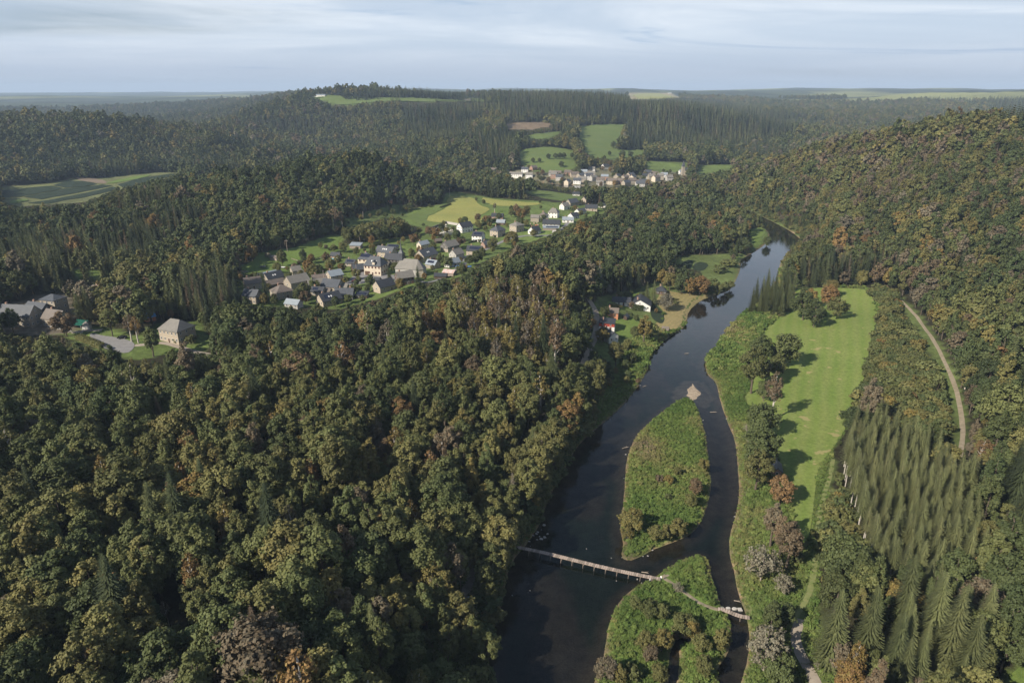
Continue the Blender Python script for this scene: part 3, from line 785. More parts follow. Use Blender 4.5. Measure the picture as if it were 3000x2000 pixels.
DRYP = [(1938,846),(1965,855),(2010,858),(2060,862),(2092,866),(2050,880),(2016,912),(2012,940),(1996,960),(1960,972),(1925,960),(1918,946),(1945,940),(1946,915),(1925,892),(1915,888),(1930,870)]
drape('dry_meadow', DRYP, M['dry'], 2.5, 0.14, label='dry yellow meadow on the river bend')
drape('lawn', [(1762,922),(1790,915),(1830,930),(1880,935),(1900,960),(1880,985),(1820,990),(1775,970),(1764,945)], M['lawn'], 2.5, 0.13, label='sloping lawn below the red cabin')
drape('lawn', [(1770,890),(1800,880),(1850,860),(1880,855),(1890,868),(1840,905),(1800,912)], M['lawn'], 2.5, 0.13, label='lawn round the riverside bungalow')
drape('rough_patch', [(1905,900),(1922,893),(1944,918),(1947,940),(1938,950),(1918,940),(1906,925)], M['crop'], 2.5, 0.2, label='dark mown reed bed beside the dry meadow')
drape('allotment_bed', [(1985,785),(2010,760),(2035,765),(2020,788)], M['crop'], 3.0, 0.15, label='dark allotment bed beside the wood')
drape('allotment_bed', [(2024,790),(2040,766),(2080,772),(2060,796)], M['crop'], 3.0, 0.15, label='dark allotment bed nearer the river')
drape('lawn', [(2192,690),(2205,676),(2232,668),(2252,690),(2240,712),(2215,724),(2200,722)], M['lawn'], 3.0, 0.12, label='green river spit at the bend')
drape('car_park', [(265,975),(300,983),(335,987),(372,995),(395,1005),(392,1022),(372,1036),(340,1032),(310,1018),(285,1008),(262,990)], M['asphalt'], 2.5, 0.14, label='grey gravelled car park beside the hotel')
drape('yard', [(1045,800),(1062,786),(1085,790),(1150,808),(1190,800),(1200,812),(1150,822),(1085,826),(1040,835),(1000,840),(1010,828)], M['asphalt'], 2.5, 0.14, label='paved village street before the manor')
drape('yard', [(1345,760),(1372,745),(1378,728),(1392,722),(1400,730),(1380,752),(1355,770)], M['asphalt'], 2.5, 0.14, label='grey drive between the slate houses')
drape('gravel_bar', list(map(tuple, BAR)), M['sand'], 0.8, 0.06, world=True, label='pale gravel bar at the island tip')
PATHS = []
def lane(*a, **k):
    o, P = ribbon(*a, **k); PATHS.append((P, a[2])); return o
lane('lane', [(1345,1850),(1358,1800),(1372,1720),(1386,1640),(1430,1540),(1455,1478),(1530,1350),(1620,1200),(1690,1095),(1711,1063),(1726,1029),(1746,983),(1749,937),(1746,912),(1736,893),(1720,870)], 3.4, M['gravel'], label='pale riverside lane running under the trees')
lane('gravel_track', [(2620,862),(2640,880),(2680,919),(2716,970),(2747,1017),(2765,1057),(2796,1121),(2812,1185),(2822,1255),(2818,1306),(2803,1370),(2796,1421)], 1.7, M['dirt'], label='gravel forest track along the hill foot')
lane('grass_path', [(2440,1345),(2433,1395),(2417,1440),(2401,1510),(2394,1574),(2388,1650),(2378,1714),(2362,1759),(2336,1795),(2330,1815)], 1.5, M['grasspath'], label='worn grass path beside the meadow hedge')
lane('gravel_path', [(2340,1812),(2338,1835),(2328,1861),(2339,1905),(2361,1944),(2381,1982),(2398,2020),(2410,2060)], 2.6, M['gravel'], label='pale gravel path bending past the spruces')
lane('footpath', [(1935,1690),(1965,1705),(1990,1725),(2010,1737),(2045,1765),(2090,1782),(2108,1787)], 1.2, M['dirt'], label='narrow earth footpath across the lower island')
lane('footpath', [(1890,1698),(1915,1697),(1940,1692),(1955,1682)], 1.6, M['dirt'], label='bare earth landing at the long footbridge')
lane('lane', [(395,1012),(440,1008),(480,1003),(530,1018),(570,1030),(620,1040)], 3.2, M['gravel'], label='gravel drive past the hipped stone house')
lane('lane', [(210,975),(245,968),(275,968),(300,966)], 3.0, M['gravel'], label='pale drive to the hotel terrace')
lane('village_road', [(1190,815),(1250,830),(1300,815),(1345,785),(1395,745),(1440,722),(1475,705),(1510,695),(1540,690),(1570,690),(1625,690),(1660,660),(1690,630),(1710,615),(1745,600)], 3.6, M['asphalt'], label='village road climbing between the white houses')

# ------------------------------------------------------------------ tree shapes
def unit(v): return v / np.maximum(np.linalg.norm(v, axis=-1, keepdims=True), 1e-9)
def leaf_quads(c, n, size, rg, aspect=1.0, up=None):
    k = len(c)
    a = rg.normal(size=(k, 3)) if up is None else np.broadcast_to(up, (k, 3)) + 0.25 * rg.normal(size=(k, 3))
    t = unit(np.cross(n, a)); b = np.cross(n, t)
    s = np.asarray(size).reshape(-1, 1) if np.ndim(size) else size
    s = s * (0.7 + 0.6 * rg.random((k, 1)))
    bend = n * s * 0.18
    v = np.stack([c - t * s * .5 - b * s * aspect * .5 - bend, c + t * s * .5 - b * s * aspect * .35, c + t * s * .45 + b * s * aspect * .5 - bend, c - t * s * .5 + b * s * aspect * .4], 1)
    return v.reshape(-1, 3)
def qidx(n): return np.arange(n * 4).reshape(n, 4)
def tube_path(P, r, n=6):
    vs, fs = [], []
    P = [Vector(p) for p in P]
    for i, p in enumerate(P):
        d = (P[min(i + 1, len(P) - 1)] - P[max(i - 1, 0)]).normalized()
        a = d.orthogonal().normalized(); b = d.cross(a)
        for k in range(n):
            w = 2 * math.pi * k / n
            vs.append(tuple(p + a * (r[i] * math.cos(w)) + b * (r[i] * math.sin(w))))
    for i in range(len(P) - 1):
        for k in range(n):
            fs.append((i * n + k, i * n + (k + 1) % n, (i + 1) * n + (k + 1) % n, (i + 1) * n + k))
    return vs, fs
def join(parts):                        # [(verts, quads, matindex)] -> one
    V, Q, MI, b = [], [], [], 0
    for v, q, m in parts:
        v = np.asarray(v, float).reshape(-1, 3); q = np.asarray(q, int).reshape(-1, 4)
        V.append(v); Q.append(q + b); MI.append(np.full(len(q), m)); b += len(v)
    return np.vstack(V), np.vstack(Q), np.concatenate(MI)

def broad_shape(seed, H, Rr, nl, per, size, low=0.25, flatt=1.0, lobe=(0.30, 0.46), sparse=1.0, drop=0.0):
    rg = np.random.default_rng(seed)
    cz, hz = H * (low + 1) / 2, H * (1 - low) / 2
    lobes = []
    for i in range(nl):
        u = rg.random(); z = -0.75 + 1.55 * (i + 0.5) / nl + rg.normal() * 0.08
        z = max(-0.9, min(0.9, z))
        a = i * 2.399 + rg.normal() * 0.4
        rad = math.sqrt(max(0.02, 1 - z * z)) * (0.50 + 0.34 * rg.random())
        lr = Rr * rg.uniform(*lobe) * (1.0 - 0.18 * abs(z))
        lobes.append((Rr * rad * math.cos(a), Rr * rad * math.sin(a) , cz + hz * 0.78 * z, lr))
    lobes.append((rg.normal() * .2, rg.normal() * .2, H - Rr * 0.36, Rr * 0.36))
    c, nn = [], []
    for x, y, z, lr in lobes:
        k = int(per * (lr / (0.38 * Rr)) ** 2)
        ns = max(3, min(9, k // 14))
        sd_ = unit(rg.normal(size=(ns, 3)) + np.array((0, 0, 0.35)))
        sc_ = np.array((x, y, z)) + sd_ * lr * rg.uniform(.45, .85, (ns, 1)) * np.array((1, 1, flatt))
        sr = lr * rg.uniform(.30, .62, ns)
        w = rg.choice(ns, k, p=sr ** 2 / (sr ** 2).sum())
        d = unit(rg.normal(size=(k, 3)))
        d[:, 2] = np.where(rg.random(k) < 0.7, np.abs(d[:, 2]), d[:, 2]) - drop * rg.random(k)
        d = unit(d)
        rr = sr[w][:, None] * (1.0 - 0.35 * rg.random((k, 1)) ** 2 + 0.22 * rg.normal(size=(k, 1)))
        c.append(sc_[w] + d * rr * np.array((1, 1, flatt)))
        o_ = unit(c[-1] - np.array((0, 0, cz)))
        nn.append(unit(d * .8 + o_ * .35 + 0.42 * rg.normal(size=(k, 3)) + np.array((0, 0, 0.2))))
    c, nn = np.vstack(c), np.vstack(nn)
    if sparse < 1:
        m = rg.random(len(c)) < sparse; c, nn = c[m], nn[m]
    v = leaf_quads(c, nn, size, rg)
    tr = [tube_path([(0, 0, -0.6), (0.05 * Rr, 0.02 * Rr, H * .25), (0, 0.05 * Rr, H * .55), (0.03, 0, H * .86)], [0.024 * H, 0.018 * H, 0.012 * H, 0.003 * H])]
    for x, y, z, lr in lobes[::2]:
        z0 = max(H * 0.18, z - (abs(x) + abs(y)) * 0.7 - 1.0)
        tr.append(tube_path([(0.02, 0.02, z0), (x * .55, y * .55, z0 * .45 + z * .55), (x * .9, y * .9, z)], [0.010 * H, 0.006 * H, 0.002 * H], 4))
    return (v, qidx(len(c))), tr
def spruce_shape(seed, H, Rr, whorls, nb, segs, width, base=0.10, droop=0.38, power=0.85):
    rg = np.random.default_rng(seed)
    P = []
    for w in range(whorls):
        f = base + (1 - base) * (w + 0.5) / whorls
        z = H * f
        r = Rr * (1 - f) ** power * (1 / (1 - base) ** power) * (0.85 + 0.3 * rg.random()) + 0.10
        n = max(4, int(nb * (0.45 + 0.55 * (1 - f))))
        for b in range(n):
            a = 2 * math.pi * (b + rg.random() * .7) / n + w * 1.3
            rl = r * (0.66 + 0.46 * rg.random())
            dx, dy = math.cos(a), math.sin(a)
            for s in range(segs):
                s0, s1 = s / segs, (s + 1.15) / segs
                p0 = np.array((dx * rl * s0, dy * rl * s0, z - droop * rl * s0 ** 1.4))
                p1 = np.array((dx * rl * s1, dy * rl * s1, z - droop * rl * s1 ** 1.4 + 0.10 * rl * s1 ** 3))
                wd = width * (0.55 + 0.85 * (1 - s0)) * (0.8 + .4 * rg.random()) * (0.35 + 0.65 * (1 - f))
                sd = np.array((-dy, dx, 0.0)) * wd * .5
                dr = np.array((0, 0, -wd * (0.25 + .3 * rg.random())))
                P.append((p0 - sd * .8 + dr * .6, p0 + sd * .8, p1 + sd * .45, p1 - sd * .7 + dr * .6))
    v = np.array(P).reshape(-1, 3)
    tr = [tube_path([(0, 0, -0.6), (0, 0, H * .45), (0, 0, H * .7), (0, 0, H * .98)], [0.013 * H, 0.008 * H, 0.003 * H, 0.0006 * H])]
    return (v, qidx(len(P))), tr
def bare_shape(seed, H, spread, depth=4, start=0.18):
    rg = np.random.default_rng(seed); tr = []
    def grow(p, d, L, r, lev):
        e = p + d * L
        mid = p + d * L * .5 + rg.normal(size=3) * L * .04
        tr.append(tube_path([p, mid, e], [r, r * .8, r * .55], 4 if lev else 6))
        if lev >= depth: return
        for _ in range(3 if lev else 5):
            nd = unit(d + rg.normal(size=3) * spread + np.array((0, 0, 0.15)))
            q = p + d * L * rg.uniform(.45, 1.0)
            grow(q, nd, L * rg.uniform(.55, .78), r * .52, lev + 1)
    grow(np.array((0, 0, -0.4)), np.array((0.03, 0.02, 1.0)), H * .34, H * .014, 0)
    return tr
def shape_meshes(name, cr, tr, lm, bm):
    crown = np_mesh(name + '_crown', cr[0], quads=cr[1], mats=[lm]) if cr is not None else None
    v, q, mi = join([(a, b, 0) for a, b in tr])
    trunk = np_mesh(name + '_trunk', v, quads=q, mats=[bm])
    both = None
    if cr is not None:
        v2, q2, m2 = join([(cr[0], cr[1], 0), (v, q, 1)])
        both = np_mesh(name, v2, quads=q2, mats=[lm, bm], qmat=m2)
    return crown, trunk, both
SHAPES = {}                             # kind -> list of (crown, trunk, both) at natural size
def reg(kind, items): SHAPES[kind] = items
BH = 17.0
reg('broad', [shape_meshes('broadleaf_tree', *broad_shape(100 + i, BH, rr, nl, 360, 0.37, low, fl, (0.27, 0.42)), M['leaf'], M['bark'])
    for i, (rr, nl, low, fl) in enumerate([(4.6, 20, .22, 1.0), (5.2, 24, .28, .85), (4.0, 18, .2, 1.1), (4.9, 22, .3, .9), (4.3, 19, .16, 1.1), (5.5, 25, .26, .8), (3.7, 17, .18, 1.2)])])
reg('tall', [shape_meshes('tall_broadleaf_tree', *broad_shape(140 + i, 22.0, rr, 22, 240, 0.38, .22, 1.2, (0.34, 0.50)), M['leaf'], M['bark']) for i, rr in enumerate((3.4, 3.9, 3.0))])
reg('birch', [shape_meshes('birch_tree', *broad_shape(160 + i, 20.0, rr, 24, 120, 0.34, .32, 1.25, (0.30, 0.46), 0.75, 0.7), M['leaf'], M['bark_white']) for i, rr in enumerate((2.9, 3.4))])
reg('willow', [shape_meshes('willow_tree', *broad_shape(180 + i, 9.0, rr, 22, 130, 0.34, .08, 1.0, (0.28, 0.42), 0.85), M['leaf'], M['bark_pale']) for i, rr in enumerate((4.2, 3.6))])
reg('round', [shape_meshes('round_tree', *broad_shape(200 + i, 9.0, rr, 20, 230, 0.31, .10, 1.0, (0.34, 0.46)), M['leaf'], M['bark']) for i, rr in enumerate((3.6, 4.0, 3.1))])
reg('shrub', [shape_meshes('shrub', *broad_shape(220 + i, 3.2, rr, 11, 70, 0.34, .02, .9, (0.36, 0.52)), M['leaf'], M['bark']) for i, rr in enumerate((2.0, 2.4, 1.7))])
reg('spruce', [shape_meshes('spruce_tree', *spruce_shape(300 + i, 24.0, rr, 30, 18, 4, .62, .08, dr + .06, .55), M['needle'], M['bark']) for i, (rr, dr) in enumerate([(3.7, .30), (4.1, .24), (3.3, .36)])])
reg('pole_spruce', [shape_meshes('spruce_tree', *spruce_shape(360 + i, 24.0, rr, 19, 18, 4, .62, .40, .36, .55), M['needle'], M['bark_white']) for i, rr in enumerate((3.4, 3.0))])
reg('big_spruce', [shape_meshes('spruce_tree', *spruce_shape(320 + i, 24.0, rr, 46, 26, 6, 0.55, .04, .36, .66), M['needle'], M['bark']) for i, rr in enumerate((4.6, 4.1))])
reg('bare', [shape_meshes('bare_tree', None, bare_shape(340 + i, 9.0, .62, 4), None, M['bark_pale']) for i in range(2)])
# lighter shapes for the wood farther off
LOD = {}
LOD['broad1'] = [shape_meshes('far_broadleaf', *broad_shape(400 + i, BH, rr, 15, 120, 0.63, .2, fl, (0.30, 0.46)), M['leaf'], M['bark'])[2] for i, (rr, fl) in enumerate([(4.6, 1.), (5.1, .85), (4.1, 1.1), (4.8, .9), (3.7, 1.2)])]
LOD['broad2'] = [shape_meshes('far_broadleaf', *broad_shape(420 + i, BH, rr, 10, 44, 1.30, .15, fl, (0.36, 0.52)), M['leaf'], M['bark'])[0] for i, (rr, fl) in enumerate([(4.7, 1.), (5.2, .85), (4.2, 1.1), (4.9, .9)])]
LOD['spruce1'] = [shape_meshes('far_spruce', *spruce_shape(440 + i, 23.0, rr, 26, 12, 2, 1.0, .06, .28, .6), M['needle'], M['bark'])[2] for i, rr in enumerate((3.0, 3.5, 2.6))]
LOD['spruce2'] = [shape_meshes('far_spruce', *spruce_shape(460 + i, 23.0, rr, 13, 9, 1, 2.0, .06, .3, .6), M['needle'], M['bark'])[0] for i, rr in enumerate((3.2, 3.7))]
LOD['broad0'] = [s[2] for s in SHAPES['broad']] + [s[2] for s in SHAPES['tall']]
LOD['birch0'] = [s[2] for s in SHAPES['birch']]
LOD['spruce0'] = [s[2] for s in SHAPES['spruce']]
LOD['shrub0'] = [s[2] for s in SHAPES['shrub']]
def tuft(seed, n, h, sp, w):
    rg = np.random.default_rng(seed); P = []
    for _ in range(n):
        b = np.append(rg.normal(size=2) * sp, 0); a = rg.random() * 6.283
        o = np.array((math.cos(a), math.sin(a), 0)); L = h * rg.uniform(.55, 1.15)
        tip = b + o * L * rg.uniform(.2, .75) + np.array((0, 0, L * rg.uniform(.6, 1)))
        mid = (b + tip) / 2 + np.array((0, 0, L * .15)); s = np.array((-o[1], o[0], 0)) * w
        P += [(b - s, b + s, mid + s * .9, mid - s * .9), (mid - s * .9, mid + s * .9, tip + s * .2, tip - s * .2)]
    return np_mesh('grass_tuft', np.array(P).reshape(-1, 3), quads=qidx(len(P)), mats=[M['blade']])
LOD['tuft'] = [tuft(500 + i, 26, h, sp, .07) for i, (h, sp) in enumerate([(0.9, .42), (0.7, .5), (1.15, .35)])]
LOD['herb'] = [np_mesh('tall_herb', *(lambda r: (r[0],))(broad_shape(520 + i, 1.25, 0.95, 9, 34, 0.24, .0, .8, (.36, .55))[0]), quads=broad_shape(520 + i, 1.25, 0.95, 9, 34, 0.24, .0, .8, (.36, .55))[0][1], mats=[M['blade']]) for i in range(3)]

PROTO = {}
for k, L in LOD.items():
    c_ = bpy.data.collections.new('shapes_' + k)
    for i, me_ in enumerate(L):
        o_ = bpy.data.objects.new('%s_shape_%02d' % (k, i), me_); c_.objects.link(o_)
    PROTO[k] = c_
def scatter(name, batches, label):
    """one mass of plants: batches = [(shape key, xyz, scale, rotz, tint)]"""
    pts = np.vstack([b[1] for b in batches])
    me = bpy.data.meshes.new(name)
    me.vertices.add(len(pts)); me.vertices.foreach_set('co', pts.astype(np.float32).ravel())
    def attr(nm, typ, arr):
        a = me.attributes.new(nm, typ, 'POINT'); a.data.foreach_set('vector' if typ == 'FLOAT_VECTOR' else 'value', arr)
    r_ = np.random.default_rng(len(pts))
    attr('tint', 'FLOAT', np.concatenate([b[4] for b in batches]).astype(np.float32))
    sc = np.concatenate([b[2] for b in batches])
    sc3 = np.stack([sc * r_.uniform(.74, 1.28, len(sc)), sc * r_.uniform(.74, 1.28, len(sc)), sc * r_.uniform(.85, 1.15, len(sc))], 1)
    attr('grow', 'FLOAT_VECTOR', sc3.astype(np.float32).ravel())
    rz = np.concatenate([b[3] for b in batches])
    attr('turn', 'FLOAT_VECTOR', np.stack([r_.normal(0, .04, len(rz)), r_.normal(0, .04, len(rz)), rz], 1).astype(np.float32).ravel())
    attr('batch', 'INT', np.concatenate([np.full(len(b[1]), i) for i, b in enumerate(batches)]).astype(np.int32))
    attr('pick', 'INT', np.concatenate([r_.integers(0, len(LOD[b[0]]), len(b[1])) for b in batches]).astype(np.int32))
    o = mobj(name, me)
    g = bpy.data.node_groups.new(name + '_growth', 'GeometryNodeTree')
    g.interface.new_socket('Geometry', in_out='INPUT', socket_type='NodeSocketGeometry')
    g.interface.new_socket('Geometry', in_out='OUTPUT', socket_type='NodeSocketGeometry')
    gi, go = g.nodes.new('NodeGroupInput'), g.nodes.new('NodeGroupOutput')
    jn = g.nodes.new('GeometryNodeJoinGeometry')
    def named(nm, dt):
        n = g.nodes.new('GeometryNodeInputNamedAttribute'); n.data_type = dt; n.inputs['Name'].default_value = nm
        return n.outputs['Attribute']
    for i, b in enumerate(batches):
        ci = g.nodes.new('GeometryNodeCollectionInfo'); ci.inputs['Collection'].default_value = PROTO[b[0]]
        ci.inputs['Separate Children'].default_value = True; ci.inputs['Reset Children'].default_value = True
        ip = g.nodes.new('GeometryNodeInstanceOnPoints')
        cm = g.nodes.new('FunctionNodeCompare'); cm.data_type = 'INT'; cm.operation = 'EQUAL'
        ii = [s for s in cm.inputs if s.type == 'INT']
        g.links.new(named('batch', 'INT'), ii[0]); ii[1].default_value = i
        g.links.new(gi.outputs[0], ip.inputs['Points']); g.links.new(cm.outputs[0], ip.inputs['Selection'])
        g.links.new(ci.outputs[0], ip.inputs['Instance']); ip.inputs['Pick Instance'].default_value = True
        g.links.new(named('pick', 'INT'), ip.inputs['Instance Index'])
        g.links.new(named('turn', 'FLOAT_VECTOR'), ip.inputs['Rotation']); g.links.new(named('grow', 'FLOAT_VECTOR'), ip.inputs['Scale'])
        g.links.new(ip.outputs[0], jn.inputs[0])
    g.links.new(jn.outputs[0], go.inputs[0])
    md = o.modifiers.new('growth', 'NODES'); md.node_group = g
    tag(o, label, None, kind='stuff')
    return o

# ------------------------------------------------------------------ single trees
NAMES = {'broad': 'broadleaf_tree', 'tall': 'tall_broadleaf_tree', 'birch': 'birch_tree', 'willow': 'willow_tree', 'round': 'round_tree', 'shrub': 'shrub', 'pole_spruce': 'spruce_tree', 'spruce': 'spruce_tree', 'big_spruce': 'spruce_tree', 'bare': 'bare_tree'}
NATURAL = {'broad': 17.0, 'tall': 22.0, 'birch': 20.0, 'willow': 9.0, 'round': 9.0, 'shrub': 3.2, 'pole_spruce': 24.0, 'spruce': 24.0, 'big_spruce': 24.0, 'bare': 9.0}
TREES_AT = []                           # (x, y, radius) of everything standing
def single(kind, x, y, h, tint, label, cat=None, group=None, wide=1.0, name=None, var=None):
    s = h / NATURAL[kind]
    cr, tk, _ = SHAPES[kind][(random.randrange(99) if var is None else var) % len(SHAPES[kind])]
    o = empty(name or NAMES[kind], (x, y, float(zat(x, y))), random.random() * 6.28)
    o.scale = (s * wide, s * wide, s)
    if cr is not None:
        c = mobj('crown', cr, o); c['tint'] = float(tint)
    mobj('trunk', tk, o)
    cat = cat or ('shrub' if kind == 'shrub' else 'tree')
    tag(o, label, cat, group)
    TREES_AT.append((x, y, 2.5))
    return o
def hue(t, conifer=False):
    if conifer: return 'dark green' if t < .2 else 'olive green' if t < .45 else 'brown' if t < .8 else 'silvery'
    return ('dark green' if t < .12 else 'green' if t < .26 else 'olive green' if t < .4 else 'yellowish' if t < .5 else 'golden yellow' if t < .6 else
            'orange' if t < .7 else 'rusty brown' if t < .8 else 'grey-brown' if t < .93 else 'silvery pale')

# ------------------------------------------------------------------ buildings
FOOT = []
def window_mesh(name, fm):
    b = MB(); w, h, f = .5, .65, .09
    b.box(-w, -w + f, -.07, .02, -h, h, 0); b.box(w - f, w, -.07, .02, -h, h, 0)
    b.box(-w + f, w - f, -.07, .02, -h, -h + f, 0); b.box(-w + f, w - f, -.07, .02, h - f, h, 0)
    b.box(-.03, .03, -.055, .02, -h + f, h - f, 0)
    b.add([(-w + f, -.03, -h + f), (w - f, -.03, -h + f), (w - f, -.03, h - f), (-w + f, -.03, h - f)], [(0, 1, 2, 3)], 1)
    return b.mesh(name, [fm, M['glass']])
WIN = {k: window_mesh('window', M['frame_' + k]) for k in ('white', 'red', 'brown')}
bd = MB(); bd.box(-.55, .55, -.06, .02, 0, 2.1, 0); bd.box(-.62, -.55, -.09, .02, 0, 2.17, 1); bd.box(.55, .62, -.09, .02, 0, 2.17, 1); bd.box(-.55, .55, -.09, .02, 2.1, 2.17, 1)
DOOR = bd.mesh('door', [M['door'], M['frame_white']])
bc = MB(); bc.box(-.4, .4, -.4, .4, -1.2, 1.1); bc.box(-.47, .47, -.47, .47, 1.1, 1.25); bc.bar((0, 0, 1.25), (0, 0, 1.55), .16)
CHIM = bc.mesh('chimney', [M['chimney']])
bs = MB(); bs.box(-.5, .5, -.5, .5, -.02, .06, 0)
PANEL = bs.mesh('solar_panel', [M['panel']])
bk = MB(); bk.box(-.4, .4, -.55, .55, -.02, .07, 0); bk.box(-.32, .32, -.47, .47, .07, .075, 1)
SKYL = bk.mesh('skylight', [M['frame_white'], M['frame_white']])

def roof_mesh(kind, L, W_, h, rh, hip, ov=.45, th=.22):
    b = MB(); x, y = L / 2 + ov * .7, W_ / 2 + ov
    sl = rh / (W_ / 2); ze = h - ov * sl; zr = h + rh
    if kind == 'gable':
        P = [(-y, ze), (0, zr), (y, ze), (y, ze - th), (0, zr - th * 1.25), (-y, ze - th)]
        v = [(-x, a, c) for a, c in P] + [(x, a, c) for a, c in P]
        f = [(0, 6, 7, 1), (1, 7, 8, 2), (2, 8, 9, 3), (3, 9, 10, 4), (4, 10, 11, 5), (5, 11, 6, 0)]
        f += [(0, 1, 4, 5), (1, 2, 3, 4), (11, 10, 7, 6), (10, 9, 8, 7)]
        b.add(v, f)
    elif kind == 'mono':
        zl, zh = h - ov * .2, h + rh
        v = [(-x, -y, zl), (x, -y, zl), (x, y, zh), (-x, y, zh)]; v += [(a, c, d - th) for a, c, d in v]
        b.add(v, [(0, 1, 2, 3), (7, 6, 5, 4), (0, 4, 5, 1), (1, 5, 6, 2), (2, 6, 7, 3), (3, 7, 4, 0)])
    else:                               # hipped, hip = how far each ridge end is drawn in
        rx = max(.05, L / 2 - hip)
        v = [(-x, -y, ze), (x, -y, ze), (x, y, ze), (-x, y, ze), (-rx, 0, zr), (rx, 0, zr)]
        v += [(-x, -y, ze - th), (x, -y, ze - th), (x, y, ze - th), (-x, y, ze - th)]
        b.add(v, [(0, 1, 5, 4), (1, 2, 5), (2, 3, 4, 5), (3, 0, 4), (0, 6, 7, 1), (1, 7, 8, 2), (2, 8, 9, 3), (3, 9, 6, 0), (9, 8, 7, 6)])
    return b
def house(px, py, rot, L, W_, h, rh, wall='stone', roof='slate', kind='gable', hip=None, label='', cat='house', name='house', win='white', floors=2, nx=3, ng=2,
          chim=1, solar=0, skyl=0, group=None, low=None, door=True, foot=2.0, loc=None, simple=False):
    k_ = .80 if simple else .87
    L, W_, h, rh = L * k_, W_ * k_, h * (k_ + .04), rh * (k_ + .04)
    p = loc if loc is not None else at(px, py)
    # the point given is the foot of the front seen: step back to the middle of the house
    if loc is None:
        dv = Vector((p.x, p.y)).normalized() * (W_ * .38)
        p = Vector((p.x + dv.x, p.y + dv.y, 0)); p.z = float(zat(p.x, p.y))
    o = empty(name, p, R(rot))
    tag(o, label, cat, group)
    FOOT.append((p.x, p.y, max(L, W_) * .5))
    b = MB(); x, y = L / 2, W_ / 2
    if kind == 'gable':
        P = [(-y, -foot), (y, -foot), (y, h), (0, h + rh - .2), (-y, h)]
        v = [(-x, a, c) for a, c in P] + [(x, a, c) for a, c in P]
        b.add(v, [(0, 4, 3, 2, 1), (5, 6, 7, 8, 9), (0, 5, 9, 4), (1, 2, 7, 6), (2, 3, 8, 7), (3, 4, 9, 8), (0, 1, 6, 5)])
    elif kind == 'mono':
        v = [(-x, -y, -foot), (x, -y, -foot), (x, y, -foot), (-x, y, -foot), (-x, -y, h - .2), (x, -y, h - .2), (x, y, h + rh - .3), (-x, y, h + rh - .3)]
        b.add(v, [(3, 2, 1, 0), (4, 5, 6, 7), (0, 1, 5, 4), (1, 2, 6, 5), (2, 3, 7, 6), (3, 0, 4, 7)])
    else: b.box(-x, x, -y, y, -foot, h)
    b.build('wall', M[wall], o)
    if low:
        b = MB(); b.box(-x - .05, x + .05, -y - .05, y + .05, -foot, h * .48); b.build('wall_base', M[low], o)
    ro = roof_mesh(kind, L, W_, h, rh, W_ * .5 if hip is None else hip).build('roof', M[roof], o)
    e = .055 if low else .003
    if win:
        fh = h / floors
        ws = min(1.0, fh / 2.6)
        for fl in range(floors):
            zc = fl * fh + fh * .55
            ee = e if zc < h * .48 + .7 else .003
            for i in range(nx):
                xx = -x + L * (i + .5) / nx
                if door and fl == 0 and i == nx // 2:
                    d = mobj('door', DOOR, o, (xx, -y - ee - .02, 0)); continue
                wo_ = mobj('window', WIN[win], o, (xx, -y - ee - .02, zc)); wo_.scale = (ws, 1, ws)
            if simple: continue
            for s in (-1, 1):
                for i in range(ng):
                    yy = -y + W_ * (i + .5) / ng
                    wo_ = mobj('window', WIN[win], o, (s * (x + ee + .02), yy, zc)); wo_.rotation_euler = (0, 0, R(90 * s)); wo_.scale = (ws, 1, ws)
        if kind == 'gable' and rh > 2.6 and not simple:
            for s in (-1, 1):
                wo_ = mobj('window', WIN[win], o, (s * (x + .023), 0, h + rh * .35)); wo_.rotation_euler = (0, 0, R(90 * s)); wo_.scale = (.75, 1, .75)
    for c in range(chim):
        cx_ = (-x * .55, x * .6)[c % 2] if kind != 'hip' else (-.2 * x, .25 * x)[c % 2]
        mobj('chimney', CHIM, ro, (cx_, .12 * W_, h + rh * .82))
    sl = math.atan2(rh, W_ / 2)
    def on_roof(u, f, side=-1):         # point on the roof plane, f from eave to ridge
        return (u, side * (W_ / 2) * (1 - f), h + rh * f + .03)
    for k in range(solar):
        q = mobj('solar_panel', PANEL, ro, on_roof(-L * .25 + k * 1.75, .5)); q.rotation_euler = (sl, 0, 0); q.scale = (1.65, min(3.0, W_ * .32), 1)
    for k in range(skyl):
        q = mobj('skylight', SKYL, ro, on_roof(-L * .1 + k * 1.5, .45)); q.rotation_euler = (sl, 0, 0)
    return o

V = 'village houses'
H_ = house
# --- lower village, from the lawn down to the wood
H_(803,832,50,13,8.5,4.6,3.6,'stone','slate_dark',label='stone house with dark slate roof and yellowish skylights below the lawn',skyl=2,nx=4)
H_(783,818,46,15,6,3.2,2.0,'stone','slate_pale',label='long low barn with pale blue sheet roof against the lawn',cat='barn',name='barn',floors=1,win=None,chim=0,door=False)
H_(742,846,32,11,8,4.2,3.4,'stone','slate_brown',label='stone house with brown roof half behind a conifer at the village edge',nx=3)
H_(806,842,42,13,6,3.0,2.4,'stone_dark','slate_brown',label='low dark stone barn with sagging brown roof',cat='barn',name='barn',floors=1,chim=0,win='brown')
H_(742,888,-12,10,8,5.2,3.2,'stone_ochre','slate',label='ochre house with white windows at the foot of a tall conifer',nx=3,ng=2,solar=1)
H_(828,874,42,12,11,4.8,3.6,'stone','slate_brown',kind='hip',label='square hip-roofed stone house with brown roof',chim=1,nx=4)
H_(872,844,46,15,10.5,4.8,3.8,'stone','slate_old',label='large stone barn with pale weathered roof',cat='barn',name='barn',floors=1,nx=2,chim=0,ng=1)
H_(868,806,36,7,6,4.0,2.6,'stone','slate_old',label='small stone cottage with grey roof behind the big barn',chim=1,nx=2,ng=1)
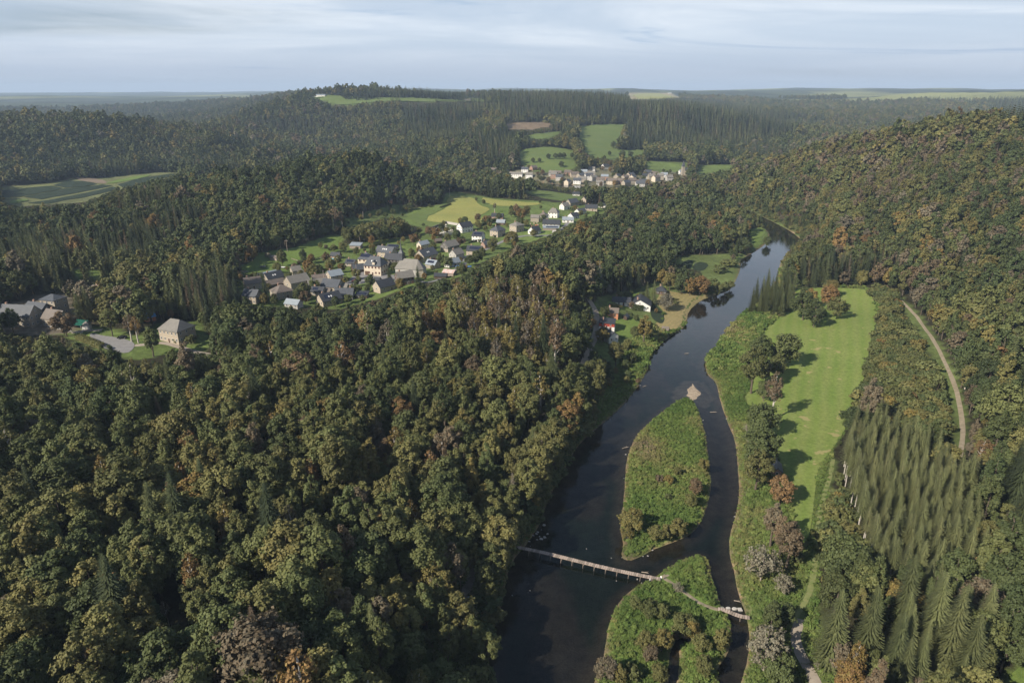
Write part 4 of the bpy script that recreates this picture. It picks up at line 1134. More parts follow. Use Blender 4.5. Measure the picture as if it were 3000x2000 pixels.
H_(884,810,36,5,4,2.6,1.8,'stone_dark','slate_old',label='little outbuilding beside the small stone cottage',cat='shed',name='shed',floors=1,nx=1,ng=1,chim=0)
H_(938,826,22,11,5.5,3.0,2.2,'stone','slate_brown',label='long low cottage with brown roof in the village middle',floors=1,nx=3,ng=1)
H_(930,842,26,13,5.5,3.2,2.4,'stone','slate_old',label='long low barn with grey weathered roof beside the cottage',cat='barn',name='barn',floors=1,nx=2,ng=1,chim=0)
H_(982,828,40,10,8.5,5.6,3.0,'stone_ochre','slate_pale',label='tall ochre house with shiny blue slate roof by the street',nx=3)
H_(976,852,-14,13,11,3.6,3.8,'stone','slate',label='broad barn with smooth blue-grey slate roof',cat='barn',name='barn',floors=1,nx=3,chim=0)
H_(934,866,-10,9,6.5,3.2,2.4,'stone','slate_dark',label='small house with dark panel roof below the broad barn',floors=1,nx=2,solar=2)
H_(956,864,-8,7,5,2.6,1.8,'timber','slate_brown',label='small brown-roofed shed below the broad barn',cat='shed',name='shed',floors=1,nx=1,ng=1,chim=0)
H_(966,894,42,14,10,3.8,3.8,'stone_ochre','slate_dark',label='wide house with black slate roof and ochre gable by the wood',floors=1,nx=4,skyl=2,solar=2,chim=1)
H_(1012,877,2,12,9,3.6,3.2,'stone_dark','slate',label='low house with grey slate roof and brick chimney by the wood',floors=1,nx=4,chim=2)
H_(1062,874,-6,8,5,2.4,1.4,'timber_dark','slate_dark',kind='mono',label='low shed with dark panel roof beside the wood',cat='shed',name='shed',floors=1,nx=2,ng=1,chim=0,solar=3)
H_(1008,850,-8,6,5,2.6,1.6,'timber','slate_old',label='small grey-roofed shed beside the broad slate barn',cat='shed',name='shed',floors=1,nx=1,ng=1,chim=0)
H_(862,902,-20,10,6,3.0,2.2,'grey_render','slate_pale',label='house with pale blue metal roof at the edge of the trees',floors=1,nx=3,chim=0)
H_(1050,798,30,9,7,2.8,3.2,'timber_dark','slate',label='open timber carport barn beside the street',cat='barn',name='barn',floors=1,nx=1,ng=1,chim=0,win=None)
H_(1030,780,-16,8,6,3.0,2.4,'stone','slate_dark',label='small house with solar roof beside the timber carport',floors=1,nx=2,solar=3)
# --- manor and church
mn = H_(1103,806,-16,14,12,7.6,5.4,'cream','slate',kind='hip',hip=2.4,label='three-storey cream manor with tall grey slate roof and dark gable side',cat='manor',name='manor',win='red',floors=2,nx=5,ng=3,chim=2,skyl=3)
bq = MB(); bq.box(-1.3, 1.3, -.08, .05, 0, 2.6); bq.build('door', M['door'], mn, (-4.2, -5.27, 0))
b = MB(); b.box(-.9, .9, -1.3, 1.2, 0, 1.9, 0); b.add([(-1.1, -1.5, 1.8), (1.1, -1.5, 1.8), (0, -1.5, 2.8), (-1.1, 1.6, 1.8), (1.1, 1.6, 1.8), (0, 1.6, 2.8)], [(0, 1, 2), (5, 4, 3), (1, 4, 5, 2), (3, 0, 2, 5), (0, 3, 4, 1)], 1)
dm = b.build('dormer', [M['cream'], M['slate']], mn, (1.2, -4.3, 7.3))
H_(1076,781,-16,11,9.5,6.6,3.8,'cream','slate',kind='hip',label='cream house with red windows and solar roof behind the manor',win='red',nx=3,ng=2,solar=4)
H_(1158,782,-16,15,8,6.4,3.6,'stone_dark','slate_dark',label='dark slate wing running behind the manor',nx=5,win='brown')
H_(1133,754,-24,16,8.5,4.8,3.8,'stone_ochre','slate',label='long slate-roofed house with ochre gable behind the manor',nx=4,skyl=3)
H_(1151,733,-14,9,6,2.8,2.0,'timber','slate_dark',label='shed covered in solar panels above the long slate house',cat='shed',name='shed',floors=1,nx=2,ng=1,chim=0,solar=5)
H_(1172,754,-18,7,5,2.6,1.8,'stone','slate',label='small outhouse with one framed solar array beside the church spire',cat='shed',name='shed',floors=1,nx=2,ng=1,chim=0,solar=3)
def church():
    p = at(1200, 812); dv = Vector((p.x, p.y)).normalized() * 4; p = Vector((p.x + dv.x, p.y + dv.y, 0)); p.z = float(zat(p.x, p.y))
    o = empty('church', p, R(-16)); tag(o, 'pale stone church with steep grey roof, apse and thin spire', 'church')
    FOOT.append((p.x, p.y, 12))
    L, W_, h, rh = 15, 10, 6.2, 5.4
    b = MB(); b.box(-L / 2, L / 2, -W_ / 2, W_ / 2, -2, h)
    a = [(L / 2, -W_ / 2), (L / 2 + 3.4, -W_ / 4), (L / 2 + 3.4, W_ / 4), (L / 2, W_ / 2)]
    b.add([(*q, -2) for q in a] + [(*q, h) for q in a], [(0, 1, 5, 4), (1, 2, 6, 5), (2, 3, 7, 6), (4, 5, 6, 7)])
    b.build('wall', M['grey_render'], o)
    b = MB(); b.add([(L / 2 + .01, -W_ / 2 - .01, -1), (L / 2 + 3.42, -W_ / 4 - .01, -1), (L / 2 + 3.42, -W_ / 4 - .01, h - .1), (L / 2 + .01, -W_ / 2 - .01, h - .1)], [(0, 1, 2, 3)]); b.build('apse_render', M['cream'], o)
    y, ze, zr = W_ / 2 + .5, h - .3, h + rh
    v = [(-L / 2 - .4, -y, ze), (L / 2, -y, ze), (L / 2 + 3.9, -W_ / 4 - .2, ze), (L / 2 + 3.9, W_ / 4 + .2, ze), (L / 2, y, ze), (-L / 2 - .4, y, ze), (-L / 2 + 2.2, 0, zr), (L / 2 - 1.0, 0, zr)]
    b = MB(); b.add(v, [(0, 1, 7, 6), (1, 2, 7), (2, 3, 7), (3, 4, 7), (4, 5, 6, 7), (5, 0, 6), (5, 4, 3, 2, 1, 0)]); ro = b.build('roof', M['slate_old'], o)
    b = MB(); b.box(-1.2, 1.2, -1.2, 1.2, -2.5, 3.4); b.build('belfry', M['slate'], o, (-L / 2 + 2.4, 0, zr))
    b = MB(); b.add([(-1.5, -1.5, 0), (1.5, -1.5, 0), (1.5, 1.5, 0), (-1.5, 1.5, 0), (-.55, -.55, 2.2), (.55, -.55, 2.2), (.55, .55, 2.2), (-.55, .55, 2.2), (0, 0, 8.0)],
        [(0, 1, 5, 4), (1, 2, 6, 5), (2, 3, 7, 6), (3, 0, 4, 7), (4, 5, 8), (5, 6, 8), (6, 7, 8), (7, 4, 8), (3, 2, 1, 0)])
    sp = b.build('spire', M['slate'], o, (-L / 2 + 2.4, 0, zr + 3.4))
    b = MB(); b.bar((0, 0, 7.8), (0, 0, 9.4), .06); b.bar((-.4, 0, 8.8), (.4, 0, 8.8), .05); b.build('cross', M['metal'], sp)
    for xx in (-4.4, -.8, 2.8):
        for s in (-1, 1):
            w_ = mobj('window', WIN['white'], o, (xx, s * (W_ / 2 + .023), 3.0)); w_.scale = (1.1, 1, 1.9); w_.rotation_euler = (0, 0, 0 if s < 0 else R(180))
church()
H_(1250,766,54,17,10.5,5.4,4.6,'stone_ochre','slate',label='big stone farmhouse with pale windowed gable behind the church',cat='farmhouse',name='farmhouse',nx=4,ng=3,skyl=2,chim=1)
H_(1186,834,30,12,8.5,5.6,3.4,'stone_dark','slate_old',label='stone house with weathered roof in front of the church',nx=4,win='red')
H_(1126,854,46,13,9,4.0,3.8,'stone_ochre','slate_dark',label='barn with black ribbed roof and stone gable at the wood edge',cat='barn',name='barn',floors=1,nx=2,chim=0,ng=1)
H_(1106,828,-14,4.5,3.6,2.4,1.3,'timber','slate_dark',label='tiny dark hut in front of the manor',cat='hut',name='hut',floors=1,nx=1,ng=1,chim=0,win=None,door=False)
H_(1268,786,-30,9,7,3.6,2.8,'stone','slate_pale',label='house with blue panel roof right behind the church apse',nx=2,solar=3)
H_(1338,760,52,10,8,4.8,3.4,'grey_render','slate_old',label='grey rendered house with weathered slate beside the drive',nx=3)
H_(1326,781,46,12,6,3.4,2.8,'white','slate_pale',label='low house with white gable and blue-grey roof by the wood',floors=1,nx=3)
H_(1392,748,-16,13,8.5,4.4,3.2,'stone_ochre','slate_dark',label='stone house with solar roof beside the round tree',nx=3,solar=5)
H_(1318,736,50,14,9.5,4.8,3.8,'stone_dark','slate_old',label='slate-hung gabled house with two white slit windows',nx=3,low='stone_ochre')
H_(1240,733,48,10,6,5.4,2.4,'cream','slate_pale',label='narrow cream house with blue roof beside the red tree',nx=2,ng=1)
H_(1318,808,-24,9,6,2.6,1.6,'timber','tin',label='rusty white tin-roofed shed at the wood edge',cat='shed',name='shed',floors=1,win=None,chim=0,door=False)
H_(1292,816,-8,9,5,2.4,1.4,'timber_dark','slate_dark',label='dark flat shed below the church apse',cat='shed',name='shed',floors=1,win=None,chim=0,door=False)
# --- upper village, towards the fields
H_(1362,680,42,14,9,5.4,3.8,'white','slate_dark',label='new white house with black roof beside the cemetery',nx=4,ng=4,chim=0)
H_(1402,708,-20,10,9,5.8,3.0,'white','slate_dark',label='white cube house with solar roof on its own lawn',nx=3,solar=4,chim=1)
H_(1458,693,52,12,10,6.0,3.4,'stone_ochre','slate',kind='hip',hip=3.0,label='tall ochre stone house with slate roof above the hedge',nx=4,ng=3,chim=1)
H_(1514,680,44,11,10,6.6,2.6,'stone_ochre','slate_old',kind='hip',label='ochre stone house with pale hipped roof beside the road',nx=3,ng=3)
H_(1458,641,-12,13,8,3.0,2.6,'brick','slate_dark',label='dark purple-roofed bungalow at the hay field corner',floors=1,nx=4)
H_(1468,659,-14,9,6,3.0,2.4,'timber_dark','slate_pale',label='small blue-roofed shed behind the ochre stone house',cat='shed',name='shed',floors=1,nx=2,chim=0)
H_(1568,650,-12,9,7,5.0,2.4,'stone','slate_old',label='small windowless stone barn beside the white houses',cat='barn',name='barn',floors=1,win=None,chim=0,door=False)
H_(1592,647,-22,9,9,6.2,3.4,'white','slate_brown',kind='hip',label='square white house with brown pyramid roof',nx=3,ng=2)
H_(1622,638,-20,11,9,6.4,3.8,'white','slate_old',kind='hip',hip=2.6,label='tall white house with grey half-hipped roof',nx=3,ng=2)
H_(1616,664,-12,18,9,3.2,3.4,'grey_render','slate_dark',label='long low house with black slate roof below the white houses',floors=1,nx=5)
H_(1566,686,48,11,8,3.6,3.4,'white','slate_dark',label='low white gabled house below the rubble yard',floors=1,nx=3)
H_(1614,675,-6,16,4.5,2.6,1.4,'timber','slate_pale',kind='mono',label='long shed roofed with solar panels beside the road',cat='shed',name='shed',floors=1,win=None,chim=0,door=False,solar=6)
H_(1632,690,-8,9,6,2.8,1.2,'timber_pale','concrete',kind='mono',label='white flat-roofed garage at the wood edge',cat='garage',name='garage',floors=1,nx=2,ng=1,chim=0)
H_(1428,726,38,10,7,3.2,3.0,'brick','slate',label='low slate-roofed house behind the round tree',floors=1,nx=2)
H_(1284,713,30,6,4.5,2.6,1.6,'timber_dark','slate_brown',label='brown timber shed beside the autumn trees',cat='shed',name='shed',floors=1,win=None,chim=0,door=False)
H_(1654,614,44,11,8,4.6,3.4,'white','slate_old',label='white gabled house with grey roof above the road',nx=2)
H_(1676,603,40,15,9,4.2,4.2,'stone','slate',label='big slate-roofed stone barn above the white houses',cat='barn',name='barn',floors=1,nx=2,chim=0)
H_(1718,593,46,12,8,4.0,3.6,'stone_ochre','slate',label='stone gabled house with white annex by the far field',nx=3)
H_(1688,574,-8,10,7,3.4,2.4,'white','slate_dark',label='white cottage under tall poplars at the camping meadow',floors=1,nx=4)
H_(1732,618,-10,15,8,3.6,3.6,'stone_ochre','slate_dark',label='beige house with long dark roof beside the trees',floors=1,nx=4)
H_(1700,628,44,13,8,3.6,3.0,'white','slate',label='white gabled house at the road bend',floors=1,nx=3)
H_(1680,640,44,11,8,3.4,3.0,'white','slate_dark',label='white gabled house just below the road bend',floors=1,nx=3)
H_(1664,652,-6,12,8,3.2,2.4,'white','slate_pale',label='low white house with pale blue roof at the road',floors=1,nx=3)
H_(1766,609,-8,11,7,3.2,2.0,'white','slate_dark',kind='mono',label='white flat house with dark roof edge by the trees',floors=1,nx=3)
# --- riverside houses
H_(1820,893,-10,13,8,3.0,2.2,'white','slate_dark',label='white bungalow wing with grey roof beside the river road',floors=1,nx=4,cat='bungalow',name='bungalow')
H_(1874,906,78,15,15,3.4,4.0,'white','slate_dark',label='wide-gabled riverside bungalow with dark chalet roof',floors=1,nx=4,ng=4,chim=1,cat='bungalow',name='bungalow')
H_(1794,929,-14,8,6.5,3.0,2.2,'orange','slate_brown',label='little orange-walled cottage with brown roof',floors=1,nx=2,ng=2,cat='cottage',name='cottage')
H_(1778,968,-14,10,6,5.0,1.4,'red','slate_dark',kind='mono',label='red timber cabin with white base and balcony',floors=2,nx=2,ng=1,low='white',cat='cabin',name='cabin')
H_(1780,1000,-60,12,7,4.4,2.6,'white','slate_dark',label='white cabin with dark roof below the red cabin',floors=1,nx=3,cat='cabin',name='cabin')
H_(1936,862,-10,7.5,7,3.0,2.6,'timber_dark','slate_dark',kind='hip',label='dark chalet with white veranda by the dry meadow',floors=1,nx=3,cat='chalet',name='chalet')
H_(1949,973,-20,4,3,2.2,1.3,'timber','slate_brown',label='small grey boathouse at the water edge',floors=1,win=None,chim=0,door=False,cat='hut',name='hut')
H_(1833,936,60,4,3,2.2,1.2,'timber_dark','slate_dark',label='tiny black garden hut on the river lawn',floors=1,win=None,chim=0,door=False,cat='hut',name='hut')
H_(2272,1388,75,7,3.6,2.6,1.3,'brick','slate',label='small slate-roofed hut under the big meadow trees',floors=1,nx=1,ng=1,chim=0,cat='hut',name='hut')
# --- hotel and the house by the car park
H_(60,955,-8,24,10,7.0,4.6,'stone','slate',label='long hotel wing with blue slate roof at the frame edge',nx=7,ng=3,chim=1,cat='hotel',name='hotel_wing')
H_(122,938,-18,14,9,6.6,3.4,'stone_dark','slate',label='middle stone wing of the hotel with slate roof',nx=4,ng=2,cat='hotel',name='hotel_wing')
H_(168,925,-16,11,9,10.0,2.2,'stone','slate',kind='hip',label='tall plain stone hotel block with low slate roof',nx=3,floors=3,cat='hotel',name='hotel_wing',chim=0)
H_(172,956,-20,13,9,5.0,4.0,'stone','slate_brown',label='gabled brown-roofed hotel wing beside the copper tree',nx=3,cat='hotel',name='hotel_wing')
H_(525,1002,-23,14,12,7.0,4.2,'stone_ochre','slate_old',kind='hip',hip=3.2,label='big stone house with pale hipped roof beside the drive',nx=5,ng=3,chim=0)
H_(441,941,40,5.5,4.5,3.0,1.6,'orange','blue_roof',label='small pink hut with bright blue roof among the trees',floors=1,nx=1,ng=2,chim=0,cat='hut',name='hut')
H_(300,868,-14,12,7,4.0,2.6,'stone_dark','slate_brown',label='half hidden house with mauve-grey roof in the trees',nx=3)
H_(8,752,-10,9,7,4.0,2.4,'stone','slate_old',label='lone grey-roofed house at the left edge of the wood',nx=2)
H_(655,840,30,12,7,3.0,2.2,'white','slate_pale',label='house with glinting white metal roof behind conifers',floors=1,nx=3,chim=0)
H_(657,778,10,10,7,3.2,2.6,'timber_dark','slate_brown',label='dark timber barn in the shade below the ridge',cat='barn',name='barn',floors=1,win=None,chim=0,door=False)
H_(805,763,-14,6,4,2.6,1.2,'timber_pale','slate_brown',label='open wooden field shelter behind the lawn tree',cat='shelter',name='field_shelter',floors=1,win=None,chim=0,door=False)
H_(985,757,-14,8,5,2.6,2.2,'brick','slate_dark',label='dark-roofed pool house beside the turquoise pool',cat='hut',name='pool_house',floors=1,nx=2,ng=1,chim=0)
H_(1044,728,-10,10,6,2.8,1.4,'timber','slate_pale',kind='mono',label='open barn with blue-grey roof above the manor garden',cat='barn',name='barn',floors=1,win=None,chim=0,door=False)
H_(1143,594,-10,5,4,2.6,1.4,'orange','slate_brown',label='small orange hut at the edge of the upper gardens',cat='hut',name='hut',floors=1,nx=1,ng=1,chim=0)
H_(1178,588,-14,8,6,3.0,2.4,'timber_dark','slate_brown',label='brown timber chalet under the wooded ridge',cat='chalet',name='chalet',floors=1,nx=2,ng=1,chim=0)
# --- far village
FAR = [(1502,521,-12,'white','slate_old','leftmost of the three white cottages in a row below the far wood'),(1521,521,-12,'white','slate_old','middle of the three white cottages in a row below the far wood'),(1551,523,-12,'white','slate_old','rightmost of the three white cottages in a row below the far wood'),
 (1538,505,-10,'white','slate','white house with blue roof above the cottage row'),(1563,500,40,'brick','slate_brown','brown brick house standing alone at the pasture edge'),
 (1618,516,-8,'grey_render','slate_old','grey house at the near end of the far village'),(1634,516,-8,'white','slate_brown','white house beside the grey one in the far village'),(1663,514,-4,'brick','slate_brown','tall brown house below the pasture'),
 (1711,512,-20,'grey_render','slate_pale','house with blue sheet roof above the far village'),(1733,504,-6,'white','slate_old','white bungalow on the slope above the far village'),(1773,495,30,'white','slate_dark','white house with dark roof high above the far village'),
 (1898,512,-8,'white','slate','white terrace house at the right end of the far village'),(1917,517,-8,'white','slate_brown','white house with brown roof beside the far terrace'),(1945,520,-6,'white','slate_pale','long white building at the right end of the far village'),(1998,512,10,'white','slate_pale','pale workshop beside the far gravel road'),
 (2088,524,20,'white','slate_dark','white house hidden in the trees beyond the river'),(2180,536,40,'white','slate_dark','little white house in the trees above the bend'),
 (1350,480,-14,'white','slate_dark','white chalet high in the wooded slope'),(1375,482,-10,'stone','slate_brown','brown chalet in the wooded slope'),(1395,484,-12,'stone','slate_pale','blue-roofed chalet in the wooded slope'),(1447,509,-10,'white','slate_brown','pink-roofed white house below the wooded slope'),(1440,488,-12,'white','slate','white and grey chalet at the right of the slope row')]
for px, py, rt, wl, rf, lb in FAR:
    house(px, py, rt, 13, 9, 5.5, 3.4, wl, rf, label=lb, nx=3, ng=1, chim=1, simple=True, door=False)
rs = random.Random(4)
core = []
for k in range(46):
    px = 1625 + 6.8 * k + rs.uniform(-5, 5) if k < 40 else 1895 + 13 * (k - 40)
    py = 530 + rs.uniform(-10, 14) + (4 if px > 1800 else 0) - (8 if px > 1890 else 0)
    q = at(px, py)
    if any((q.x - a) ** 2 + (q.y - b_) ** 2 < (r_ + 4) ** 2 for a, b_, r_ in FOOT): continue
    wl = rs.choice(['white', 'grey_render', 'grey_render', 'stone', 'stone_ochre', 'cream', 'brick', 'stone']); rf = rs.choice(['slate', 'slate_dark', 'slate_old', 'slate_old', 'slate_brown', 'slate_pale', 'slate'])
    wn_ = {'white': 'white', 'grey_render': 'grey', 'stone': 'stone', 'stone_ochre': 'ochre', 'cream': 'cream', 'brick': 'brown brick'}[wl]
    rn = {'slate': 'slate', 'slate_dark': 'black', 'slate_old': 'weathered grey', 'slate_brown': 'brown', 'slate_pale': 'pale blue'}[rf]
    lb = '%s house with %s roof in the packed far village' % (wn_, rn)
    house(px, py, rs.choice([-14, -8, 10, 40, 60]), rs.uniform(11, 16), rs.uniform(8, 10), rs.uniform(5, 7.5), rs.uniform(3, 4.2), wl, rf, label=lb, group=lb.replace(' house ', ' houses '), nx=3, ng=1, chim=1, simple=True, door=False)
def far_church():
    p = at(2016, 512); o = empty('church', p, R(10)); tag(o, 'far village church tower with pointed spire', 'church'); FOOT.append((p.x, p.y, 8))
    b = MB(); b.box(-7, 7, -4, 4, -2, 7); b.build('nave', M['stone'], o)
    roof_mesh('gable', 14, 8, 7, 4, 0).build('roof', M['slate'], o)
    b = MB(); b.box(-2.2, 2.2, -2.2, 2.2, -2, 13); b.build('tower', M['stone'], o, (-9.2, 0, 0))
    b = MB(); b.add([(-2.5, -2.5, 0), (2.5, -2.5, 0), (2.5, 2.5, 0), (-2.5, 2.5, 0), (0, 0, 10)], [(0, 1, 4), (1, 2, 4), (2, 3, 4), (3, 0, 4), (3, 2, 1, 0)]); b.build('spire', M['slate'], o, (-9.2, 0, 13))
far_church()
# farms on the skyline
for k, (px, py, lb) in enumerate([(913, 284, 'long white farm shed on the skyline plateau'), (940, 283, 'second white farm shed on the skyline plateau'), (1370, 296, 'low farm barn on the green skyline field'), (1962, 274, 'white barn on the straw-coloured far field')]):
    house(px, py, -6, 34 if k != 2 else 24, 13, 3.6, 2.6, 'white' if k != 2 else 'grey_render', 'slate_pale' if k != 2 else 'slate_brown', label=lb, cat='barn', name='farm_barn', nx=4, ng=1, floors=1, chim=0, simple=True, door=False)

# ------------------------------------------------------------------ village things
def pole(px, py, h, label, arm=True):
    p = at(px, py); o = empty('utility_pole', p, R(random.uniform(-20, 20))); tag(o, label, 'pole', 'utility poles along the village')
    b = MB(); b.bar((0, 0, -1), (0, 0, h), .16, .11, 8); b.build('post', M['timber_pale'], o)
    if arm:
        b = MB(); b.box(-1.4, 1.4, -.08, .08, h - .9, h - .74); ar = b.build('crossarm', M['timber_pale'], o)
        for x in (-1.25, 0, 1.25):
            b = MB(); b.bar((x, 0, h - .74), (x, 0, h - .5), .07, .05); b.build('insulator', M['metal'], ar)
pole(842, 737, 9.0, 'wooden pole with crossarm standing on the village lawn')
pole(1065, 650, 9.5, 'wooden pole above the manor trees', False)
pole(1199, 594, 9.5, 'wooden pole beside the paddock under the ridge')
pole(1318, 577, 10, 'wooden pole at the head of the hay field', False)
pole(1098, 606, 9.0, 'thin pole against the dark ridge wood', False)
pole(950, 832, 9.0, 'pale street pole beside the long low cottage', False)
pole(837, 866, 8.5, 'pale street pole behind the hip-roofed house')
pole(1045, 808, 8.0, 'white lamp pole at the street corner', False)
def pool():
    p = at(975, 762); o = empty('swimming_pool', p, R(12)); tag(o, 'turquoise above-ground swimming pool beside its pool house', 'pool'); FOOT.append((p.x, p.y, 5))
    b = MB(); b.box(-4, 4, -2, -1.8, 0, 1.1); b.box(-4, 4, 1.8, 2, 0, 1.1); b.box(-4, -3.8, -1.8, 1.8, 0, 1.1); b.box(3.8, 4, -1.8, 1.8, 0, 1.1); b.build('rim', M['white'], o)
    b = MB(); b.box(-3.8, 3.8, -1.8, 1.8, -.5, .95); b.build('water', M['pool'], o)
pool()
def trampoline():
    p = at(770, 784); o = empty('trampoline', p); tag(o, 'round netted trampoline on the village lawn', 'trampoline')
    b = MB()
    for k in range(16):
        a0, a1 = 6.2832 * k / 16, 6.2832 * (k + 1) / 16
        b.bar((2 * math.cos(a0), 2 * math.sin(a0), .9), (2 * math.cos(a1), 2 * math.sin(a1), .9), .07)
    b.build('frame', M['metal'], o)
    b = MB(); b.add([(1.9 * math.cos(6.2832 * k / 16), 1.9 * math.sin(6.2832 * k / 16), .9) for k in range(16)], [tuple(range(16))]); b.build('mat', M['cloth_dark'], o)
    for k in range(8):
        a = 6.2832 * k / 8
        b = MB(); b.bar((2 * math.cos(a), 2 * math.sin(a), -.2), (2 * math.cos(a), 2 * math.sin(a), 2.7), .06); b.build('post', M['cloth_dark'], o)
trampoline()
def slabs(name, px, py, L, W_, h, mat, label, cat, rot=-10, legs=True):
    p = at(px, py); o = empty(name, p, R(rot)); tag(o, label, cat)
    b = MB(); b.box(-L / 2, L / 2, -W_ / 2, W_ / 2, h - .12, h); b.build('top', M[mat], o)
    for sx in (-1, 1):
        for sy in (-1, 1):
            b = MB(); b.bar((sx * (L / 2 - .2), sy * (W_ / 2 - .2), -.3), (sx * (L / 2 - .2), sy * (W_ / 2 - .2), h - .12), .07); b.build('leg', M['timber'], o)
slabs('garden_table', 824, 786, 5.5, 2.4, 1.0, 'white', 'long white-topped garden table on the lawn', 'table')
slabs('garden_table', 817, 797, 2.6, 2.0, 1.4, 'white', 'white boxy stand at the lower lawn edge', 'table')
def logs(px, py, label, n=4):
    p = at(px, py); o = empty('log_pile', p, R(-50)); tag(o, label, 'logs')
    for k in range(n):
        b = MB(); y = (k - n / 2) * .9; b.bar((-3.2 + random.uniform(-.5, .5), y, .25), (3.2, y + random.uniform(-.6, .6), .25), .24, .18, 7); b.build('log', M['driftwood'], o)
logs(718, 796, 'pale felled logs lying on the lawn corner')
def fence(pts, h, label, mat, gap=2.2, rails=2):
    P = ats(pts); o = empty('fence', (P[0][0], P[0][1], float(zat(*P[0])))); tag(o, label, 'fence')
    ox, oy, oz = o.location
    pr = None
    for i in range(len(P) - 1):
        n = max(1, int(np.hypot(*(P[i + 1] - P[i])) / gap))
        for k in range(n + 1):
            if k == 0 and i: continue
            q = P[i] + (P[i + 1] - P[i]) * k / n; z = float(zat(*q)) - oz
            b = MB(); b.box(-.07, .07, -.07, .07, -.4, h); b.build('post', M[mat], o, (q[0] - ox, q[1] - oy, z))
            cu = Vector((q[0] - ox, q[1] - oy, z))
            if pr is not None:
                for r_ in range(rails):
                    zz_ = h * (.95 - .45 * r_); b = MB(); b.bar(pr + Vector((0, 0, zz_)), cu + Vector((0, 0, zz_)), .06, .06, 4); b.build('rail', M[mat], o)
            pr = cu
fence([(140,958),(180,968),(212,974),(238,980),(246,970),(270,965)], 1.1, 'white railing round the hotel terrace', 'white')
fence([(938,758),(960,752),(975,749)], 1.3, 'pale board fence beside the pool', 'timber_pale', 1.5, 3)
fence([(855,760),(873,766)], 1.0, 'short pale rail fence behind the cypress', 'timber_pale', 1.5)
def awning(px, py):
    p = at(px, py); o = empty('awning', p, R(-15)); tag(o, 'dark green terrace awning beside the hotel', 'awning'); FOOT.append((p.x, p.y, 5))
    b = MB(); v = [(-5, -2.5, 2.3), (5, -2.5, 2.3), (5, 2.5, 3.4), (-5, 2.5, 3.4)]; v += [(a, c, d + .12) for a, c, d in v]
    b.add(v, [(3, 2, 1, 0), (4, 5, 6, 7), (0, 1, 5, 4), (1, 2, 6, 5), (2, 3, 7, 6), (3, 0, 4, 7)]); b.build('canopy', M['tarp_green'], o)
    for x in (-4.8, 4.8):
        for y, z in ((-2.4, 2.3), (2.4, 3.4)):
            b = MB(); b.bar((x, y, -.3), (x, y, z), .08); b.build('post', M['white'], o)
awning(228, 960)
def kiosk(px, py):
    p = at(px, py); o = empty('kiosk', p, R(10)); tag(o, 'small white kiosk with grey pointed roof by the terrace', 'kiosk'); FOOT.append((p.x, p.y, 3))
    b = MB(); b.box(-1.6, 1.6, -1.6, 1.6, -.5, 2.3); b.build('wall', M['white'], o)
    b = MB(); b.add([(-2, -2, 2.3), (2, -2, 2.3), (2, 2, 2.3), (-2, 2, 2.3), (0, 0, 4)], [(0, 1, 4), (1, 2, 4), (2, 3, 4), (3, 0, 4), (3, 2, 1, 0)]); b.build('roof', M['slate_old'], o)
kiosk(256, 962)
# cars
def car_meshes(pm):
    prof = [(-2.1, .35), (-2.1, .85), (-1.95, .98), (-1.25, 1.02), (-.6, 1.48), (.85, 1.5), (1.6, 1.05), (2.0, .95), (2.1, .6), (2.1, .35)]
    def ext(P, w0, w1f, mt):
        b = MB(); n = len(P)
        v = [(x, -w1f(z), z) for x, z in P] + [(x, w1f(z), z) for x, z in P]
        b.add(v, [tuple(range(n - 1, -1, -1)), tuple(range(n, 2 * n))] + [(i, (i + 1) % n, n + (i + 1) % n, n + i) for i in range(n)])
        return b
    body = ext(prof, .85, lambda z: .86 if z < 1.03 else .72, pm).mesh('body', [pm])
    gl = MB(); gl.add([(-1.2, -.74, 1.06), (-.62, -.66, 1.44), (-.62, .66, 1.44), (-1.2, .74, 1.06)], [(0, 1, 2, 3)])
    gl.v = [(a - .03, b_, c + .02) for a, b_, c in gl.v]
    gl.add([(.9, -.66, 1.47), (1.58, -.74, 1.08), (1.58, .74, 1.08), (.9, .66, 1.47)], [(0, 1, 2, 3)])
    for s in (-1, 1): gl.add([(-1.0, s * .84, 1.06), (1.3, s * .84, 1.06), (.8, s * .735, 1.44), (-.5, s * .735, 1.44)], [(0, 1, 2, 3)])
    glm = gl.mesh('windows', [M['glass']])
    wh = MB(); wh.bar((0, -.1, 0), (0, .1, 0), .32, .32, 12, 0); wh.bar((0, -.115, 0), (0, .115, 0), .17, .17, 10, 1)
    return body, glm, wh.mesh('wheel', [M['tyre'], M['metal']])
CARS = {k: car_meshes(M['car_' + k]) for k in ('blue', 'black', 'grey', 'red', 'white')}
lm_ = MB(); lm_.box(-.03, .03, -.16, .16, -.08, .08); LAMP = lm_.mesh('headlight', [M['white']])
def car(px, py, rot, c, label, group=None):
    p = at(px, py); o = empty('parked_car', p + Vector((0, 0, .16)), R(rot)); tag(o, label, 'car', group)
    bo, gl, wh = CARS[c]
    mobj('body', bo, o); mobj('windows', gl, o)
    for x in (-1.3, 1.3):
        for y in (-.8, .8): mobj('wheel', wh, o, (x, y, .32))
    for y in (-.6, .6): mobj('headlight', LAMP, o, (-2.1, y, .75))
    FOOT.append((p.x, p.y, 1.5))
car(1377, 1762, 76, 'blue', 'pale blue car parked beside the shaded riverside lane')
car(359, 992, 10, 'black', 'shiny black car parked at the back of the car park')
car(298, 1013, -28, 'grey', 'grey car parked first in the shaded car park row', 'cars in the hotel car park')
car(308, 1018, -28, 'black', 'black car in the middle of the shaded car park row', 'cars in the hotel car park')
car(318, 1023, -28, 'grey', 'grey car parked last in the shaded car park row', 'cars in the hotel car park')
car(1272, 764, 30, 'red', 'red car beside the big stone farmhouse')
